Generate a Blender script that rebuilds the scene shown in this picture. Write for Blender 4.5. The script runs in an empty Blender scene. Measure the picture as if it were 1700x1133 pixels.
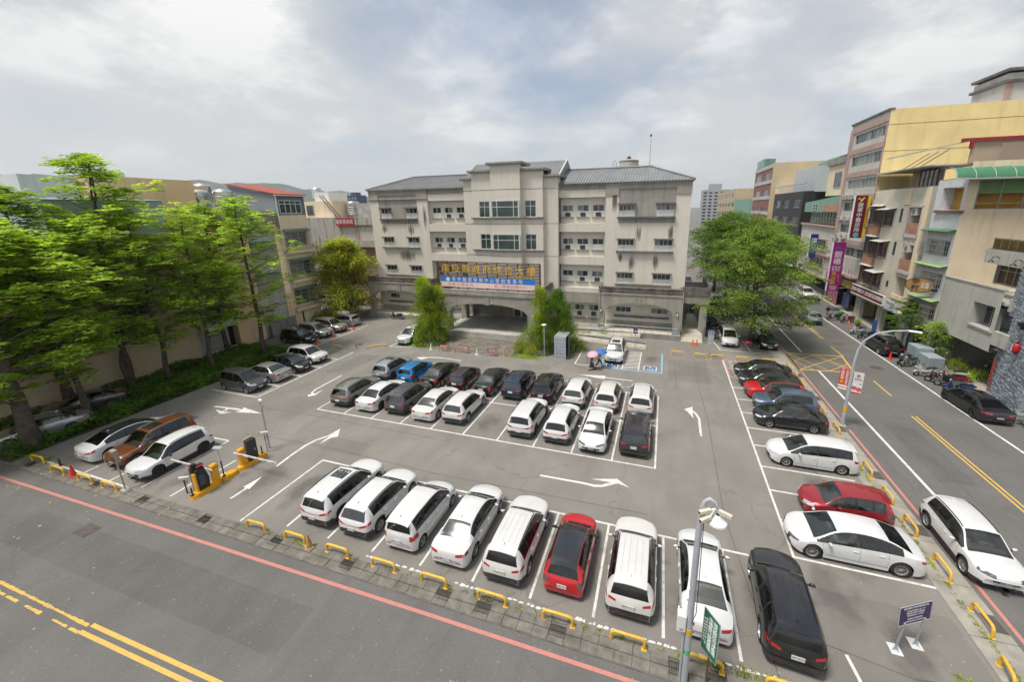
import bpy, bmesh, math, random
import numpy as np
from mathutils import Vector, Matrix
from mathutils.bvhtree import BVHTree
R = math.radians
random.seed(7)
scn = bpy.context.scene
COL = scn.collection
# camera
cam_d = bpy.data.cameras.new('camera')
cam = bpy.data.objects.new('camera', cam_d); COL.objects.link(cam)
cam_d.sensor_width = 36.0
cam_d.lens = 642.478 / 1700 * 36
cam_d.shift_x = -48.81 / 1700
cam_d.shift_y = -57.0 / 1700
cam_d.clip_start = 0.1; cam_d.clip_end = 20000
_yaw, _pit, _rol = -0.30797, 0.24681, -0.015127
_fw = Vector((math.sin(_yaw) * math.cos(_pit), math.cos(_yaw) * math.cos(_pit), -math.sin(_pit)))
_rt = Vector((math.cos(_yaw), -math.sin(_yaw), 0)); _up = _rt.cross(_fw)
_r2 = math.cos(_rol) * _rt + math.sin(_rol) * _up
_u2 = -math.sin(_rol) * _rt + math.cos(_rol) * _up
cam.matrix_world = Matrix(((_r2.x, _u2.x, -_fw.x, 0), (_r2.y, _u2.y, -_fw.y, 0), (_r2.z, _u2.z, -_fw.z, 14.8), (0, 0, 0, 1)))
scn.camera = cam
# sky and sun
SUN_AZ, SUN_EL = R(-135), R(67)      # azimuth from +Y towards +X, elevation: high hazy noon sun
sd = Vector((math.sin(SUN_AZ) * math.cos(SUN_EL), math.cos(SUN_AZ) * math.cos(SUN_EL), math.sin(SUN_EL)))
w = bpy.data.worlds.new('World'); scn.world = w; w.use_nodes = True
nt = w.node_tree; nt.nodes.clear(); N = nt.nodes.new; LK = nt.links.new
out = N('ShaderNodeOutputWorld'); bg = N('ShaderNodeBackground'); LK(bg.outputs[0], out.inputs[0])
sky = N('ShaderNodeTexSky'); sky.sky_type = 'NISHITA'; sky.sun_disc = False
sky.sun_elevation = SUN_EL; sky.sun_rotation = SUN_AZ; sky.dust_density = 2.0; sky.air_density = 1.0
tc = N('ShaderNodeTexCoord'); sep = N('ShaderNodeSeparateXYZ'); LK(tc.outputs['Generated'], sep.inputs[0])
zmax = N('ShaderNodeMath'); zmax.operation = 'MAXIMUM'; zmax.inputs[1].default_value = 0.0; LK(sep.outputs[2], zmax.inputs[0])
zadd = N('ShaderNodeMath'); zadd.operation = 'ADD'; zadd.inputs[1].default_value = 0.30; LK(zmax.outputs[0], zadd.inputs[0])
dx = N('ShaderNodeMath'); dx.operation = 'DIVIDE'; LK(sep.outputs[0], dx.inputs[0]); LK(zadd.outputs[0], dx.inputs[1])
dy = N('ShaderNodeMath'); dy.operation = 'DIVIDE'; LK(sep.outputs[1], dy.inputs[0]); LK(zadd.outputs[0], dy.inputs[1])
cmb = N('ShaderNodeCombineXYZ'); LK(dx.outputs[0], cmb.inputs[0]); LK(dy.outputs[0], cmb.inputs[1])
n1 = N('ShaderNodeTexNoise'); n1.inputs['Scale'].default_value = 0.62; n1.inputs['Detail'].default_value = 8; n1.inputs['Roughness'].default_value = 0.52; n1.inputs['Distortion'].default_value = 0.1
LK(cmb.outputs[0], n1.inputs['Vector'])
n2 = N('ShaderNodeTexNoise'); n2.inputs['Scale'].default_value = 1.9; n2.inputs['Detail'].default_value = 8; n2.inputs['Roughness'].default_value = 0.57; n2.inputs['Distortion'].default_value = 0.0
LK(cmb.outputs[0], n2.inputs['Vector'])
cov = N('ShaderNodeMapRange'); cov.inputs[1].default_value = 0.42; cov.inputs[2].default_value = 0.54; cov.inputs[3].default_value = 0.34; cov.inputs[4].default_value = 1.0; LK(n1.outputs[0], cov.inputs[0])
hz = N('ShaderNodeMapRange'); hz.inputs[1].default_value = 0.02; hz.inputs[2].default_value = 0.34; hz.inputs[3].default_value = 1.0; hz.inputs[4].default_value = 0.0; LK(sep.outputs[2], hz.inputs[0])
cmx = N('ShaderNodeMath'); cmx.operation = 'MAXIMUM'; LK(cov.outputs[0], cmx.inputs[0]); LK(hz.outputs[0], cmx.inputs[1])
ramp = N('ShaderNodeValToRGB'); ce = ramp.color_ramp.elements
ce[0].position = 0.36; ce[0].color = (0.55, 0.58, 0.61, 1); ce[1].position = 0.60; ce[1].color = (0.90, 0.90, 0.89, 1)
e = ramp.color_ramp.elements.new(0.49); e.color = (0.61, 0.63, 0.65, 1)
LK(n2.outputs[0], ramp.inputs[0])
hzm = N('ShaderNodeMixRGB'); hzm.inputs[2].default_value = (0.66, 0.675, 0.69, 1); LK(hz.outputs[0], hzm.inputs[0]); LK(ramp.outputs[0], hzm.inputs[1])
skm = N('ShaderNodeMixRGB'); skm.blend_type = 'MULTIPLY'; skm.inputs[0].default_value = 1; skm.inputs[2].default_value = (0.125, 0.125, 0.125, 1); LK(sky.outputs[0], skm.inputs[1])
mix = N('ShaderNodeMixRGB'); LK(cmx.outputs[0], mix.inputs[0]); LK(skm.outputs[0], mix.inputs[1]); LK(hzm.outputs[0], mix.inputs[2])
LK(mix.outputs[0], bg.inputs[0]); bg.inputs[1].default_value = 1.0
sun_d = bpy.data.lights.new('sun', 'SUN'); sun_d.energy = 3.7; sun_d.angle = R(15); sun_d.color = (1.0, 0.95, 0.87)
sun = bpy.data.objects.new('sun', sun_d); COL.objects.link(sun)
sun.rotation_euler = (-sd).to_track_quat('-Z', 'Y').to_euler()
# exposure and render
scn.view_settings.view_transform = 'Standard'; scn.view_settings.look = 'None'
scn.view_settings.exposure = 0.12; scn.view_settings.gamma = 1.0; scn.view_settings.use_curve_mapping = False
scn.render.engine = 'CYCLES'
scn.cycles.use_denoising = True; scn.cycles.use_adaptive_sampling = True; scn.cycles.adaptive_threshold = 0.03
scn.cycles.max_bounces = 4; scn.cycles.diffuse_bounces = 2; scn.cycles.glossy_bounces = 2; scn.cycles.transmission_bounces = 3; scn.cycles.volume_bounces = 0
scn.cycles.transparent_max_bounces = 6
scn.cycles.caustics_reflective = False; scn.cycles.caustics_refractive = False
# helpers
class MB:
 """collects geometry, then links it as one mesh object"""
 def __init__(s): s.v = []; s.f = []; s.mi = []; s.cur = 0
 def add(s, vs, fs):
  n = len(s.v); s.v.extend([tuple(p) for p in vs])
  for f in fs: s.f.append(tuple(i + n for i in f)); s.mi.append(s.cur)
  return s
 def quad(s, a, b, c, d): return s.add([a, b, c, d], [(0, 1, 2, 3)])
 def box(s, x0, x1, y0, y1, z0, z1):
  if x0 > x1: x0, x1 = x1, x0
  if y0 > y1: y0, y1 = y1, y0
  if z0 > z1: z0, z1 = z1, z0
  return s.add([(x0, y0, z0), (x1, y0, z0), (x1, y1, z0), (x0, y1, z0), (x0, y0, z1), (x1, y0, z1), (x1, y1, z1), (x0, y1, z1)],
     [(3, 2, 1, 0), (4, 5, 6, 7), (0, 1, 5, 4), (1, 2, 6, 5), (2, 3, 7, 6), (3, 0, 4, 7)])
 def rbox(s, c, sx, sy, sz, rz=0.0, ry=0.0, rx=0.0):
  M = Matrix.Rotation(rz, 3, 'Z') @ Matrix.Rotation(ry, 3, 'Y') @ Matrix.Rotation(rx, 3, 'X'); c = Vector(c)
  P = [c + M @ Vector((a * sx / 2, b * sy / 2, d * sz / 2)) for d in (-1, 1) for a, b in ((-1, -1), (1, -1), (1, 1), (-1, 1))]
  return s.add(P, [(3, 2, 1, 0), (4, 5, 6, 7), (0, 1, 5, 4), (1, 2, 6, 5), (2, 3, 7, 6), (3, 0, 4, 7)])
 def cbox(s, x0, x1, y0, y1, z0, z1, c=0.03):
  """box with chamfered upright and top edges"""
  def ring(i, z): return [(x0 + i + c, y0 + i, z), (x1 - i - c, y0 + i, z), (x1 - i, y0 + i + c, z), (x1 - i, y1 - i - c, z), (x1 - i - c, y1 - i, z), (x0 + i + c, y1 - i, z), (x0 + i, y1 - i - c, z), (x0 + i, y0 + i + c, z)]
  V = ring(0, z0) + ring(0, z1 - c) + ring(c * .7, z1)
  F = [tuple(range(7, -1, -1)), tuple(range(16, 24))]
  for k in range(2):
   for i in range(8): j = (i + 1) % 8; F.append((k * 8 + i, k * 8 + j, k * 8 + 8 + j, k * 8 + 8 + i))
  return s.add(V, F)
 def cyl(s, p0, p1, r0, r1=None, n=10, cap=True):
  r1 = r0 if r1 is None else r1
  p0 = Vector(p0); p1 = Vector(p1); d = (p1 - p0).normalized()
  a = d.orthogonal().normalized(); b = d.cross(a)
  V = []
  for p, r in ((p0, r0), (p1, r1)):
   for i in range(n): t = 2 * math.pi * i / n; V.append(p + a * (r * math.cos(t)) + b * (r * math.sin(t)))
  F = [(i, (i + 1) % n, n + (i + 1) % n, n + i) for i in range(n)]
  if cap: F += [tuple(range(n - 1, -1, -1)), tuple(range(n, 2 * n))]
  return s.add(V, F)
 def tube(s, pts, r, n=8, cap=True):
  pts = [Vector(p) for p in pts]; m = len(pts); rr = r if isinstance(r, (list, tuple)) else [r] * m
  V = []; a = None
  for k in range(m):
   d = (pts[min(k + 1, m - 1)] - pts[max(k - 1, 0)]).normalized()
   if a is None: a = d.orthogonal().normalized()
   a = (a - d * a.dot(d)).normalized(); b = d.cross(a)
   for i in range(n): t = 2 * math.pi * i / n; V.append(pts[k] + a * (rr[k] * math.cos(t)) + b * (rr[k] * math.sin(t)))
  F = [(k * n + i, k * n + (i + 1) % n, (k + 1) * n + (i + 1) % n, (k + 1) * n + i) for k in range(m - 1) for i in range(n)]
  if cap: F += [tuple(range(n - 1, -1, -1)), tuple(range((m - 1) * n, m * n))]
  return s.add(V, F)
 def lathe(s, prof, c=(0, 0, 0), n=12, axis='Z'):
  V = []; c = Vector(c)
  for r, h in prof:
   for i in range(n):
    t = 2 * math.pi * i / n
    if axis == 'Z': V.append(c + Vector((r * math.cos(t), r * math.sin(t), h)))
    elif axis == 'Y': V.append(c + Vector((r * math.cos(t), h, r * math.sin(t))))
    else: V.append(c + Vector((h, r * math.cos(t), r * math.sin(t))))
  m = len(prof)
  F = [(k * n + i, k * n + (i + 1) % n, (k + 1) * n + (i + 1) % n, (k + 1) * n + i) for k in range(m - 1) for i in range(n)]
  return s.add(V, F)
 def prism(s, poly, z0, z1):
  n = len(poly); V = [(p[0], p[1], z0) for p in poly] + [(p[0], p[1], z1) for p in poly]
  return s.add(V, [tuple(range(n - 1, -1, -1)), tuple(range(n, 2 * n))] + [(i, (i + 1) % n, n + (i + 1) % n, n + i) for i in range(n)])
 def mesh(s, name):
  me = bpy.data.meshes.new(name); me.from_pydata([tuple(p) for p in s.v], [], s.f); me.update(); return me
 def build(s, name, mats, parent=None, smooth=False, loc=None, kind=None, angle=None):
  me = s.mesh(name)
  if not isinstance(mats, (list, tuple)): mats = [mats]
  for m in mats: me.materials.append(m)
  if len(mats) > 1: me.polygons.foreach_set('material_index', s.mi)
  if smooth:
   me.polygons.foreach_set('use_smooth', [True] * len(me.polygons))
   if angle: me.set_sharp_from_angle(angle=R(angle))
  return link(name, me, parent, loc, kind)
def link(name, me, parent=None, loc=None, kind=None):
 o = bpy.data.objects.new(name, me); COL.objects.link(o)
 if parent is not None: o.parent = parent
 if loc is not None: o.location = loc
 if kind: o['kind'] = kind
 return o
def tag(o, label, cat, group=None):
 o['label'] = label; o['category'] = cat
 if group: o['group'] = group
 return o
def thing(name, label, cat, loc=(0, 0, 0), rz=0.0, group=None):
 o = bpy.data.objects.new(name, None); COL.objects.link(o); o.location = loc; o.rotation_euler = (0, 0, rz)
 o.empty_display_size = .3
 return tag(o, label, cat, group)
def struct(name, mb, m, smooth=False):
 return mb.build(name, m, None, smooth, None, 'structure')
def copy_tree(o, parent=None):
 c = o.copy(); COL.objects.link(c)
 if parent is not None: c.parent = parent
 for ch in o.children: copy_tree(ch, c)
 return c
ORD = ['first', 'second', 'third', 'fourth', 'fifth', 'sixth', 'seventh', 'eighth', 'ninth', 'tenth', 'eleventh', 'twelfth', 'thirteenth', 'fourteenth']
class Fr:
 """a wall's frame: u along the wall (left to right seen from outside), z up, d outward"""
 def __init__(s, o, u):
  s.o = Vector(o); s.u = Vector(u).normalized(); s.n = s.u.cross(Vector((0, 0, 1)))
 def P(s, u, z, d=0.0): return s.o + s.u * u + Vector((0, 0, z)) + s.n * d
 def box(s, mb, u0, u1, z0, z1, d0, d1):
  if d0 > d1: d0, d1 = d1, d0
  P = s.P
  mb.add([P(u0, z0, d1), P(u1, z0, d1), P(u1, z0, d0), P(u0, z0, d0), P(u0, z1, d1), P(u1, z1, d1), P(u1, z1, d0), P(u0, z1, d0)],
   [(3, 2, 1, 0), (4, 5, 6, 7), (0, 1, 5, 4), (1, 2, 6, 5), (2, 3, 7, 6), (3, 0, 4, 7)]); return mb
 def sheet(s, mb, u0, u1, z0, z1, ops=(), dep=0.15, d=0.0):
  """wall face with openings and their reveals"""
  us = sorted(set([u0, u1] + [v for o in ops for v in (o[0], o[1]) if u0 < v < u1])); zs = sorted(set([z0, z1] + [v for o in ops for v in (o[2], o[3]) if z0 < v < z1]))
  for a, b in zip(zs, zs[1:]):
   run = None
   for c, e in zip(us, us[1:]):
    hole = any(o[0] < (c + e) / 2 < o[1] and o[2] < (a + b) / 2 < o[3] for o in ops)
    if not hole: run = (run[0], e) if run else (c, e)
    if (hole or e == us[-1]) and run:
     mb.quad(s.P(run[0], a, d), s.P(run[1], a, d), s.P(run[1], b, d), s.P(run[0], b, d)); run = None
  for o in ops:
   a, b, c, e = o[:4]; q = o[4] if len(o) > 4 else dep; P = s.P
   mb.quad(P(a, c, d), P(a, c, d - q), P(a, e, d - q), P(a, e, d)); mb.quad(P(b, c, d - q), P(b, c, d), P(b, e, d), P(b, e, d - q))
   mb.quad(P(a, c, d), P(b, c, d), P(b, c, d - q), P(a, c, d - q)); mb.quad(P(a, e, d - q), P(b, e, d - q), P(b, e, d), P(a, e, d))
  return mb
def text_mesh(body, size, vertical=False, extrude=0.004, res=2, spacing=1.0):
 c = bpy.data.curves.new('lettering', 'FONT'); c.body = '\n'.join(body) if vertical else body
 c.size = size; c.extrude = extrude; c.resolution_u = res; c.align_x = 'CENTER'; c.align_y = 'CENTER'
 c.space_line = 1.0 * spacing; c.space_character = spacing if not vertical else 1.0
 o = bpy.data.objects.new('lettering', c)
 me = bpy.data.meshes.new_from_object(o); bpy.data.objects.remove(o); bpy.data.curves.remove(c)
 return me
def lettering(body, size, fr, u, z, d, m, parent, vertical=False, spacing=1.0, sx=1.0, bold=0.0, name='lettering', res=2, shear=0.0):
 me = text_mesh(body, size, vertical, 0.006, res, spacing)
 M = Matrix(((fr.u.x, 0, fr.n.x, 0), (fr.u.y, 0, fr.n.y, 0), (fr.u.z, 1, fr.n.z, 0), (0, 0, 0, 1)))
 if sx != 1: me.transform(Matrix.Diagonal((sx, 1, 1, 1)))
 n = len(me.vertices)
 if n and bold:
  co = np.empty(n * 3, 'f'); me.vertices.foreach_get('co', co)
  no = np.empty(n * 3, 'f'); me.vertex_normals.foreach_get('vector', no)
  no = no.reshape(-1, 3); no[:, 2] = 0
  me.vertices.foreach_set('co', (co.reshape(-1, 3) + no * bold).ravel())
 me.transform(Matrix.Translation(fr.P(u, z, d)) @ M)
 me.materials.append(m)
 return link(name, me, parent)
# materials
MATS = {}
def mat(name, col, rough=0.7, var=0.12, scale=2.0, metal=0.0, bump=0.0, bscale=40.0, streak=0.0, dirt=0.0, dirtcol=(0.05, 0.045, 0.04), dscale=0.6, spec=0.5, coat=0.0,
  tile=None, tilecol=None, emit=None, speck=0.0, island=0.0, space='world', grain=0.0, wave=None, wavecol=None):
 if name in MATS: return MATS[name]
 m = bpy.data.materials.new(name); m.use_nodes = True; t = m.node_tree; t.nodes.clear(); n = t.nodes.new; L = t.links.new
 o = n('ShaderNodeOutputMaterial'); b = n('ShaderNodeBsdfPrincipled'); L(b.outputs[0], o.inputs[0])
 b.inputs['Roughness'].default_value = rough; b.inputs['Metallic'].default_value = metal
 b.inputs['Specular IOR Level'].default_value = spec; b.inputs['Coat Weight'].default_value = coat; b.inputs['Coat Roughness'].default_value = 0.12
 if space == 'world': g = n('ShaderNodeNewGeometry'); vec = g.outputs['Position']
 else: g = n('ShaderNodeTexCoord'); vec = g.outputs['Object']
 def noise(s, det=4, sc=None, ro=0.55):
  x = n('ShaderNodeTexNoise'); x.inputs['Scale'].default_value = s; x.inputs['Detail'].default_value = det; x.inputs['Roughness'].default_value = ro
  if sc:
   mp = n('ShaderNodeMapping'); mp.inputs['Scale'].default_value = sc; L(vec, mp.inputs[0]); L(mp.outputs[0], x.inputs['Vector'])
  else: L(vec, x.inputs['Vector'])
  return x.outputs[0]
 def mixc(fac, c1, c2, mode='MIX'):
  x = n('ShaderNodeMixRGB'); x.blend_type = mode
  for i, q in ((0, fac), (1, c1), (2, c2)):
   if hasattr(q, 'links'): L(q, x.inputs[i])
   else: x.inputs[i].default_value = q if i == 0 else (*q[:3], 1)
  return x.outputs[0]
 def rng(v, a, c, lo, hi):
  x = n('ShaderNodeMapRange'); L(v, x.inputs[0])
  for i, q in enumerate((a, c, lo, hi)): x.inputs[i + 1].default_value = q
  return x.outputs[0]
 c = col
 if tile:   # (w, h, mortar)
  bt = n('ShaderNodeTexBrick'); bt.inputs['Scale'].default_value = 1; bt.inputs['Brick Width'].default_value = tile[0]; bt.inputs['Row Height'].default_value = tile[1]
  bt.inputs['Mortar Size'].default_value = tile[2]; bt.inputs['Mortar Smooth'].default_value = .3; bt.offset = tile[3] if len(tile) > 3 else 0.0; bt.inputs['Bias'].default_value = 0
  tc2 = tilecol or tuple(q * .6 for q in col)
  bt.inputs['Color1'].default_value = (*[q * (1 + var * .5) for q in col], 1); bt.inputs['Color2'].default_value = (*[q * (1 - var * .5) for q in col], 1); bt.inputs['Mortar'].default_value = (*tc2, 1)
  if len(tile) > 4:  # ground tiles: use x,y
   L(vec, bt.inputs['Vector'])
  else:
   sp = n('ShaderNodeSeparateXYZ'); L(vec, sp.inputs[0]); ad = n('ShaderNodeMath'); L(sp.outputs[0], ad.inputs[0]); L(sp.outputs[1], ad.inputs[1])
   cb = n('ShaderNodeCombineXYZ'); L(ad.outputs[0], cb.inputs[0]); L(sp.outputs[2], cb.inputs[1]); L(cb.outputs[0], bt.inputs['Vector'])
  c = bt.outputs[0]
 if wave:   # vertical ribs: wave = (scale, axis)
  wv = n('ShaderNodeTexWave'); wv.bands_direction = wave[1]; wv.inputs['Scale'].default_value = wave[0]; L(vec, wv.inputs['Vector'])
  c = mixc(rng(wv.outputs[0], 0.1, 0.5, 0, 1), wavecol or tuple(q * .6 for q in col), c)
 if var:
  f = rng(noise(scale), 0.3, 0.7, 1 - var, 1 + var)
  cc = n('ShaderNodeCombineXYZ')
  for i in range(3): L(f, cc.inputs[i])
  c = mixc(1.0, c, cc.outputs[0], 'MULTIPLY')
 if island:
  gi = n('ShaderNodeNewGeometry'); f = rng(gi.outputs['Random Per Island'], 0, 1, 1 - island, 1 + island); cc = n('ShaderNodeCombineXYZ')
  for i in range(3): L(f, cc.inputs[i])
  c = mixc(1.0, c, cc.outputs[0], 'MULTIPLY')
 if grain:
  f = rng(noise(28, 3), 0.3, 0.7, 1 - grain, 1 + grain); cc = n('ShaderNodeCombineXYZ')
  for i in range(3): L(f, cc.inputs[i])
  c = mixc(1.0, c, cc.outputs[0], 'MULTIPLY')
 if dirt: c = mixc(rng(noise(dscale, 7, None, .62), 0.48, 0.75, 0, dirt), c, dirtcol)
 if streak: c = mixc(rng(noise(1.0, 5, (2.2, 2.2, .16), .6), 0.5, 0.74, 0, streak), c, dirtcol)
 if speck: c = mixc(rng(noise(9, 2), 0.70, 0.74, 0, speck), c, (0.55, 0.53, 0.5))
 if hasattr(c, 'links'): L(c, b.inputs['Base Color'])
 else: b.inputs['Base Color'].default_value = (*c, 1)
 if bump:
  bp = n('ShaderNodeBump'); bp.inputs['Strength'].default_value = bump; bp.inputs['Distance'].default_value = .02; L(noise(bscale, 5), bp.inputs['Height']); L(bp.outputs[0], b.inputs['Normal'])
 if emit: b.inputs['Emission Color'].default_value = (*col, 1); b.inputs['Emission Strength'].default_value = emit
 MATS[name] = m; return m
def leafmat(name, c1, c2, trans=0.45):
 if name in MATS: return MATS[name]
 m = bpy.data.materials.new(name); m.use_nodes = True; t = m.node_tree; t.nodes.clear(); n = t.nodes.new; L = t.links.new
 o = n('ShaderNodeOutputMaterial'); b = n('ShaderNodeBsdfPrincipled'); tr = n('ShaderNodeBsdfTranslucent'); mx = n('ShaderNodeMixShader'); mx.inputs[0].default_value = trans
 g = n('ShaderNodeNewGeometry'); rp = n('ShaderNodeValToRGB'); L(g.outputs['Random Per Island'], rp.inputs[0])
 rp.color_ramp.elements[0].color = (*c1, 1); rp.color_ramp.elements[1].color = (*c2, 1)
 ns = n('ShaderNodeTexNoise'); ns.inputs['Scale'].default_value = 0.55; L(g.outputs['Position'], ns.inputs['Vector'])
 mr = n('ShaderNodeMapRange'); mr.inputs[1].default_value = .35; mr.inputs[2].default_value = .65; mr.inputs[3].default_value = .7; mr.inputs[4].default_value = 1.3; L(ns.outputs[0], mr.inputs[0])
 cc = n('ShaderNodeCombineXYZ'); [L(mr.outputs[0], cc.inputs[i]) for i in range(3)]
 mu = n('ShaderNodeMixRGB'); mu.blend_type = 'MULTIPLY'; mu.inputs[0].default_value = 1; L(rp.outputs[0], mu.inputs[1]); L(cc.outputs[0], mu.inputs[2])
 L(mu.outputs[0], b.inputs['Base Color']); b.inputs['Roughness'].default_value = .5; b.inputs['Specular IOR Level'].default_value = .35
 ty = n('ShaderNodeMixRGB'); ty.blend_type = 'MULTIPLY'; ty.inputs[0].default_value = 1; ty.inputs[2].default_value = (1.5, 1.5, .5, 1); L(mu.outputs[0], ty.inputs[1]); L(ty.outputs[0], tr.inputs[0])
 L(b.outputs[0], mx.inputs[1]); L(tr.outputs[0], mx.inputs[2]); L(mx.outputs[0], o.inputs[0]); MATS[name] = m; return m
M_GLASS = mat('window glass', (0.035, 0.045, 0.05), .06, 0.5, 0.9, spec=.9)
M_GLASSG = mat('green tinted glass', (0.03, 0.06, 0.055), .06, 0.4, 0.9, spec=.9)
M_CURT = mat('curtained glass', (0.20, 0.22, 0.20), .12, 0.35, 1.5, spec=.7)
M_WHITE = mat('white painted metal', (0.72, 0.72, 0.70), .45, .06, 3, streak=.25, dirtcol=(.25, .23, .2))
M_ALU = mat('aluminium', (0.55, 0.56, 0.57), .4, .06, 3, metal=.5)
M_STEEL = mat('galvanised steel', (0.42, 0.45, 0.48), .45, .12, 5, metal=.35, dirt=.2, dscale=2)
M_BLACK = mat('black plastic', (0.018, 0.018, 0.019), .5, .15, 4)
M_RUB = mat('black rubber', (0.022, 0.022, 0.022), .8, .2, 4)
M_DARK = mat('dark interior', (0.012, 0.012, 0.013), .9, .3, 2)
M_CONC = mat('weathered concrete', (0.30, 0.285, 0.26), .85, .18, 1.2, bump=.3, dirt=.55, streak=.45, dirtcol=(.09, .085, .075))
M_CONCL = mat('light concrete', (0.42, 0.40, 0.36), .85, .12, 1.2, bump=.2, dirt=.4, streak=.3, dirtcol=(.16, .15, .13))
M_YEL = mat('yellow enamel paint', (0.74, 0.43, 0.05), .42, .10, 5, dirt=.35, dscale=3, dirtcol=(.34, .20, .06))
M_RUST = mat('rusty brown steel', (0.12, 0.06, 0.035), .75, .3, 8)
M_AC = mat('air conditioner casing', (0.58, 0.57, 0.53), .5, .08, 3, streak=.35, dirtcol=(.25, .22, .18))
M_GRILLE = mat('window grille', (0.33, 0.32, 0.31), .5, .15, 3)
M_GRILLED = mat('brown window grille', (0.05, 0.033, 0.03), .5, .2, 3)
# ground, road, markings
def asphalt(name, col, var, patch, crack=.25, speck=.5):
 m = mat(name, col, .88, var, .35, bump=.35, bscale=90, dirt=patch, dscale=.16, dirtcol=tuple(q * .66 for q in col), speck=speck, grain=.16)
 t = m.node_tree; n = t.nodes.new; L = t.links.new
 b = [x for x in t.nodes if x.type == 'BSDF_PRINCIPLED'][0]; src = b.inputs['Base Color'].links[0].from_socket
 g = n('ShaderNodeNewGeometry')
 mp = n('ShaderNodeMapping'); mp.inputs['Scale'].default_value = (.9, .12, 1); L(g.outputs['Position'], mp.inputs[0])
 ns = n('ShaderNodeTexNoise'); ns.inputs['Scale'].default_value = 1.4; ns.inputs['Detail'].default_value = 6; L(mp.outputs[0], ns.inputs['Vector'])
 r = n('ShaderNodeMapRange'); L(ns.outputs[0], r.inputs[0]); r.inputs[1].default_value = .5; r.inputs[2].default_value = .72; r.inputs[3].default_value = 0; r.inputs[4].default_value = .35
 mx = n('ShaderNodeMixRGB'); L(r.outputs[0], mx.inputs[0]); L(src, mx.inputs[1]); mx.inputs[2].default_value = (*[q * .72 for q in col], 1)
 vo = n('ShaderNodeTexVoronoi'); vo.feature = 'DISTANCE_TO_EDGE'; vo.inputs['Scale'].default_value = .13
 dn = n('ShaderNodeTexNoise'); dn.inputs['Scale'].default_value = .8; dn.inputs['Detail'].default_value = 5; L(g.outputs['Position'], dn.inputs['Vector'])
 va = n('ShaderNodeVectorMath'); va.operation = 'MULTIPLY_ADD'; L(dn.outputs['Color'], va.inputs[0]); va.inputs[1].default_value = (2.2, 2.2, 0); L(g.outputs['Position'], va.inputs[2]); L(va.outputs[0], vo.inputs['Vector'])
 r2 = n('ShaderNodeMapRange'); L(vo.outputs['Distance'], r2.inputs[0]); r2.inputs[1].default_value = 0.0; r2.inputs[2].default_value = .006; r2.inputs[3].default_value = crack; r2.inputs[4].default_value = 0
 mx2 = n('ShaderNodeMixRGB'); L(r2.outputs[0], mx2.inputs[0]); L(mx.outputs[0], mx2.inputs[1]); mx2.inputs[2].default_value = (*[q * .45 for q in col], 1)
 L(mx2.outputs[0], b.inputs['Base Color']); return m
M_LOT = asphalt('lot asphalt', (0.212, 0.198, 0.178), .12, .55, .45)
M_ROAD = asphalt('road asphalt', (0.135, 0.129, 0.121), .10, .4, .2, .3)
M_GROUND = mat('town ground', (0.16, 0.155, 0.145), .9, .2, .05)
def paint(name, col, wear=.45):
 m = mat(name, col, .7, .06, 6, dirt=wear, dscale=3.2, dirtcol=(.24, .225, .2), grain=.12); return m
M_PW = paint('white road paint', (0.66, 0.65, 0.62), .75); M_PY = paint('yellow road paint', (0.62, 0.40, 0.09), .35); M_PR = paint('pink red road paint', (0.50, 0.20, 0.17), .45)
M_PB = paint('light blue road paint', (0.20, 0.46, 0.62), .3); M_PG = paint('green road paint', (0.22, 0.42, 0.34), .4); M_PDB = paint('sign blue road paint', (0.04, 0.12, 0.32), .3); M_PP = paint('pink stall paint', (0.62, 0.30, 0.32), .4)
struct('ground', MB().quad((-6000, -3000, -.16), (6000, -3000, -.16), (6000, 9000, -.16), (-6000, 9000, -.16)), M_GROUND)
struct('road', MB().add([(-300, -14, -.06), (60, -14, -.06), (60, 9.95, -.06), (21.6 + 3.2, 9.95, -.06), (24.8, 130, -.06), (12.45, 130, -.06), (12.45, 9.95, -.06), (-300, 9.95, -.06)], [(0, 1, 2, 3, 6, 7), (3, 4, 5, 6)]), M_ROAD)
struct('parking_lot', MB().add([(-38.0, 10.62, 0), (11.05, 10.62, 0), (11.05, 44.0, 0), (2.6, 44.6, 0), (-45, 47, 0), (-45, 30, 0), (-38.0, 30, 0)], [(0, 1, 2, 3, 4, 5, 6)]), M_LOT)
struct('side_lane', MB().add([(2.4, 44.2, -.012), (12.45, 44.2, -.012), (12.45, 110, -.012), (2.4, 110, -.012)], [(0, 1, 2, 3)]), asphalt('dark lane asphalt', (0.17, 0.158, 0.142), .15, .6))
struct('pavement', MB().box(24.8, 40, 9.9, 130, -.16, .05), mat('street pavement', (0.38, 0.355, 0.32), .85, .12, 1.5, dirt=.4, tile=(.6, .6, .02, 0, 1)))
struct('planting_bed', MB().box(-46.5, -38.02, 10.0, 30, -.16, .03), mat('bed soil', (0.06, 0.06, 0.03), .95, .4, 1.2))
def line(name, m, a, b, wd, z=.006, label=None):
 a = Vector((*a, 0)); b = Vector((*b, 0)); d = (b - a).normalized(); s = Vector((-d.y, d.x, 0)) * wd / 2; q = Vector((0, 0, z))
 return MB().quad(a - s + q, b - s + q, b + s + q, a + s + q).build(name, m, None, False, None, 'structure')
LW = .11
def stalls(name, m, segs, z=.006, wd=LW):
 mb = MB(); zz = z
 for (a, b) in segs:
  A = Vector((*a, 0)); B = Vector((*b, 0)); d = (B - A).normalized(); s = Vector((-d.y, d.x, 0)) * wd / 2; q = Vector((0, 0, zz)); mb.quad(A - s + q, B - s + q, B + s + q, A + s + q); zz += .00035
 return mb.build(name, m, None, False, None, 'structure')
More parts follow.
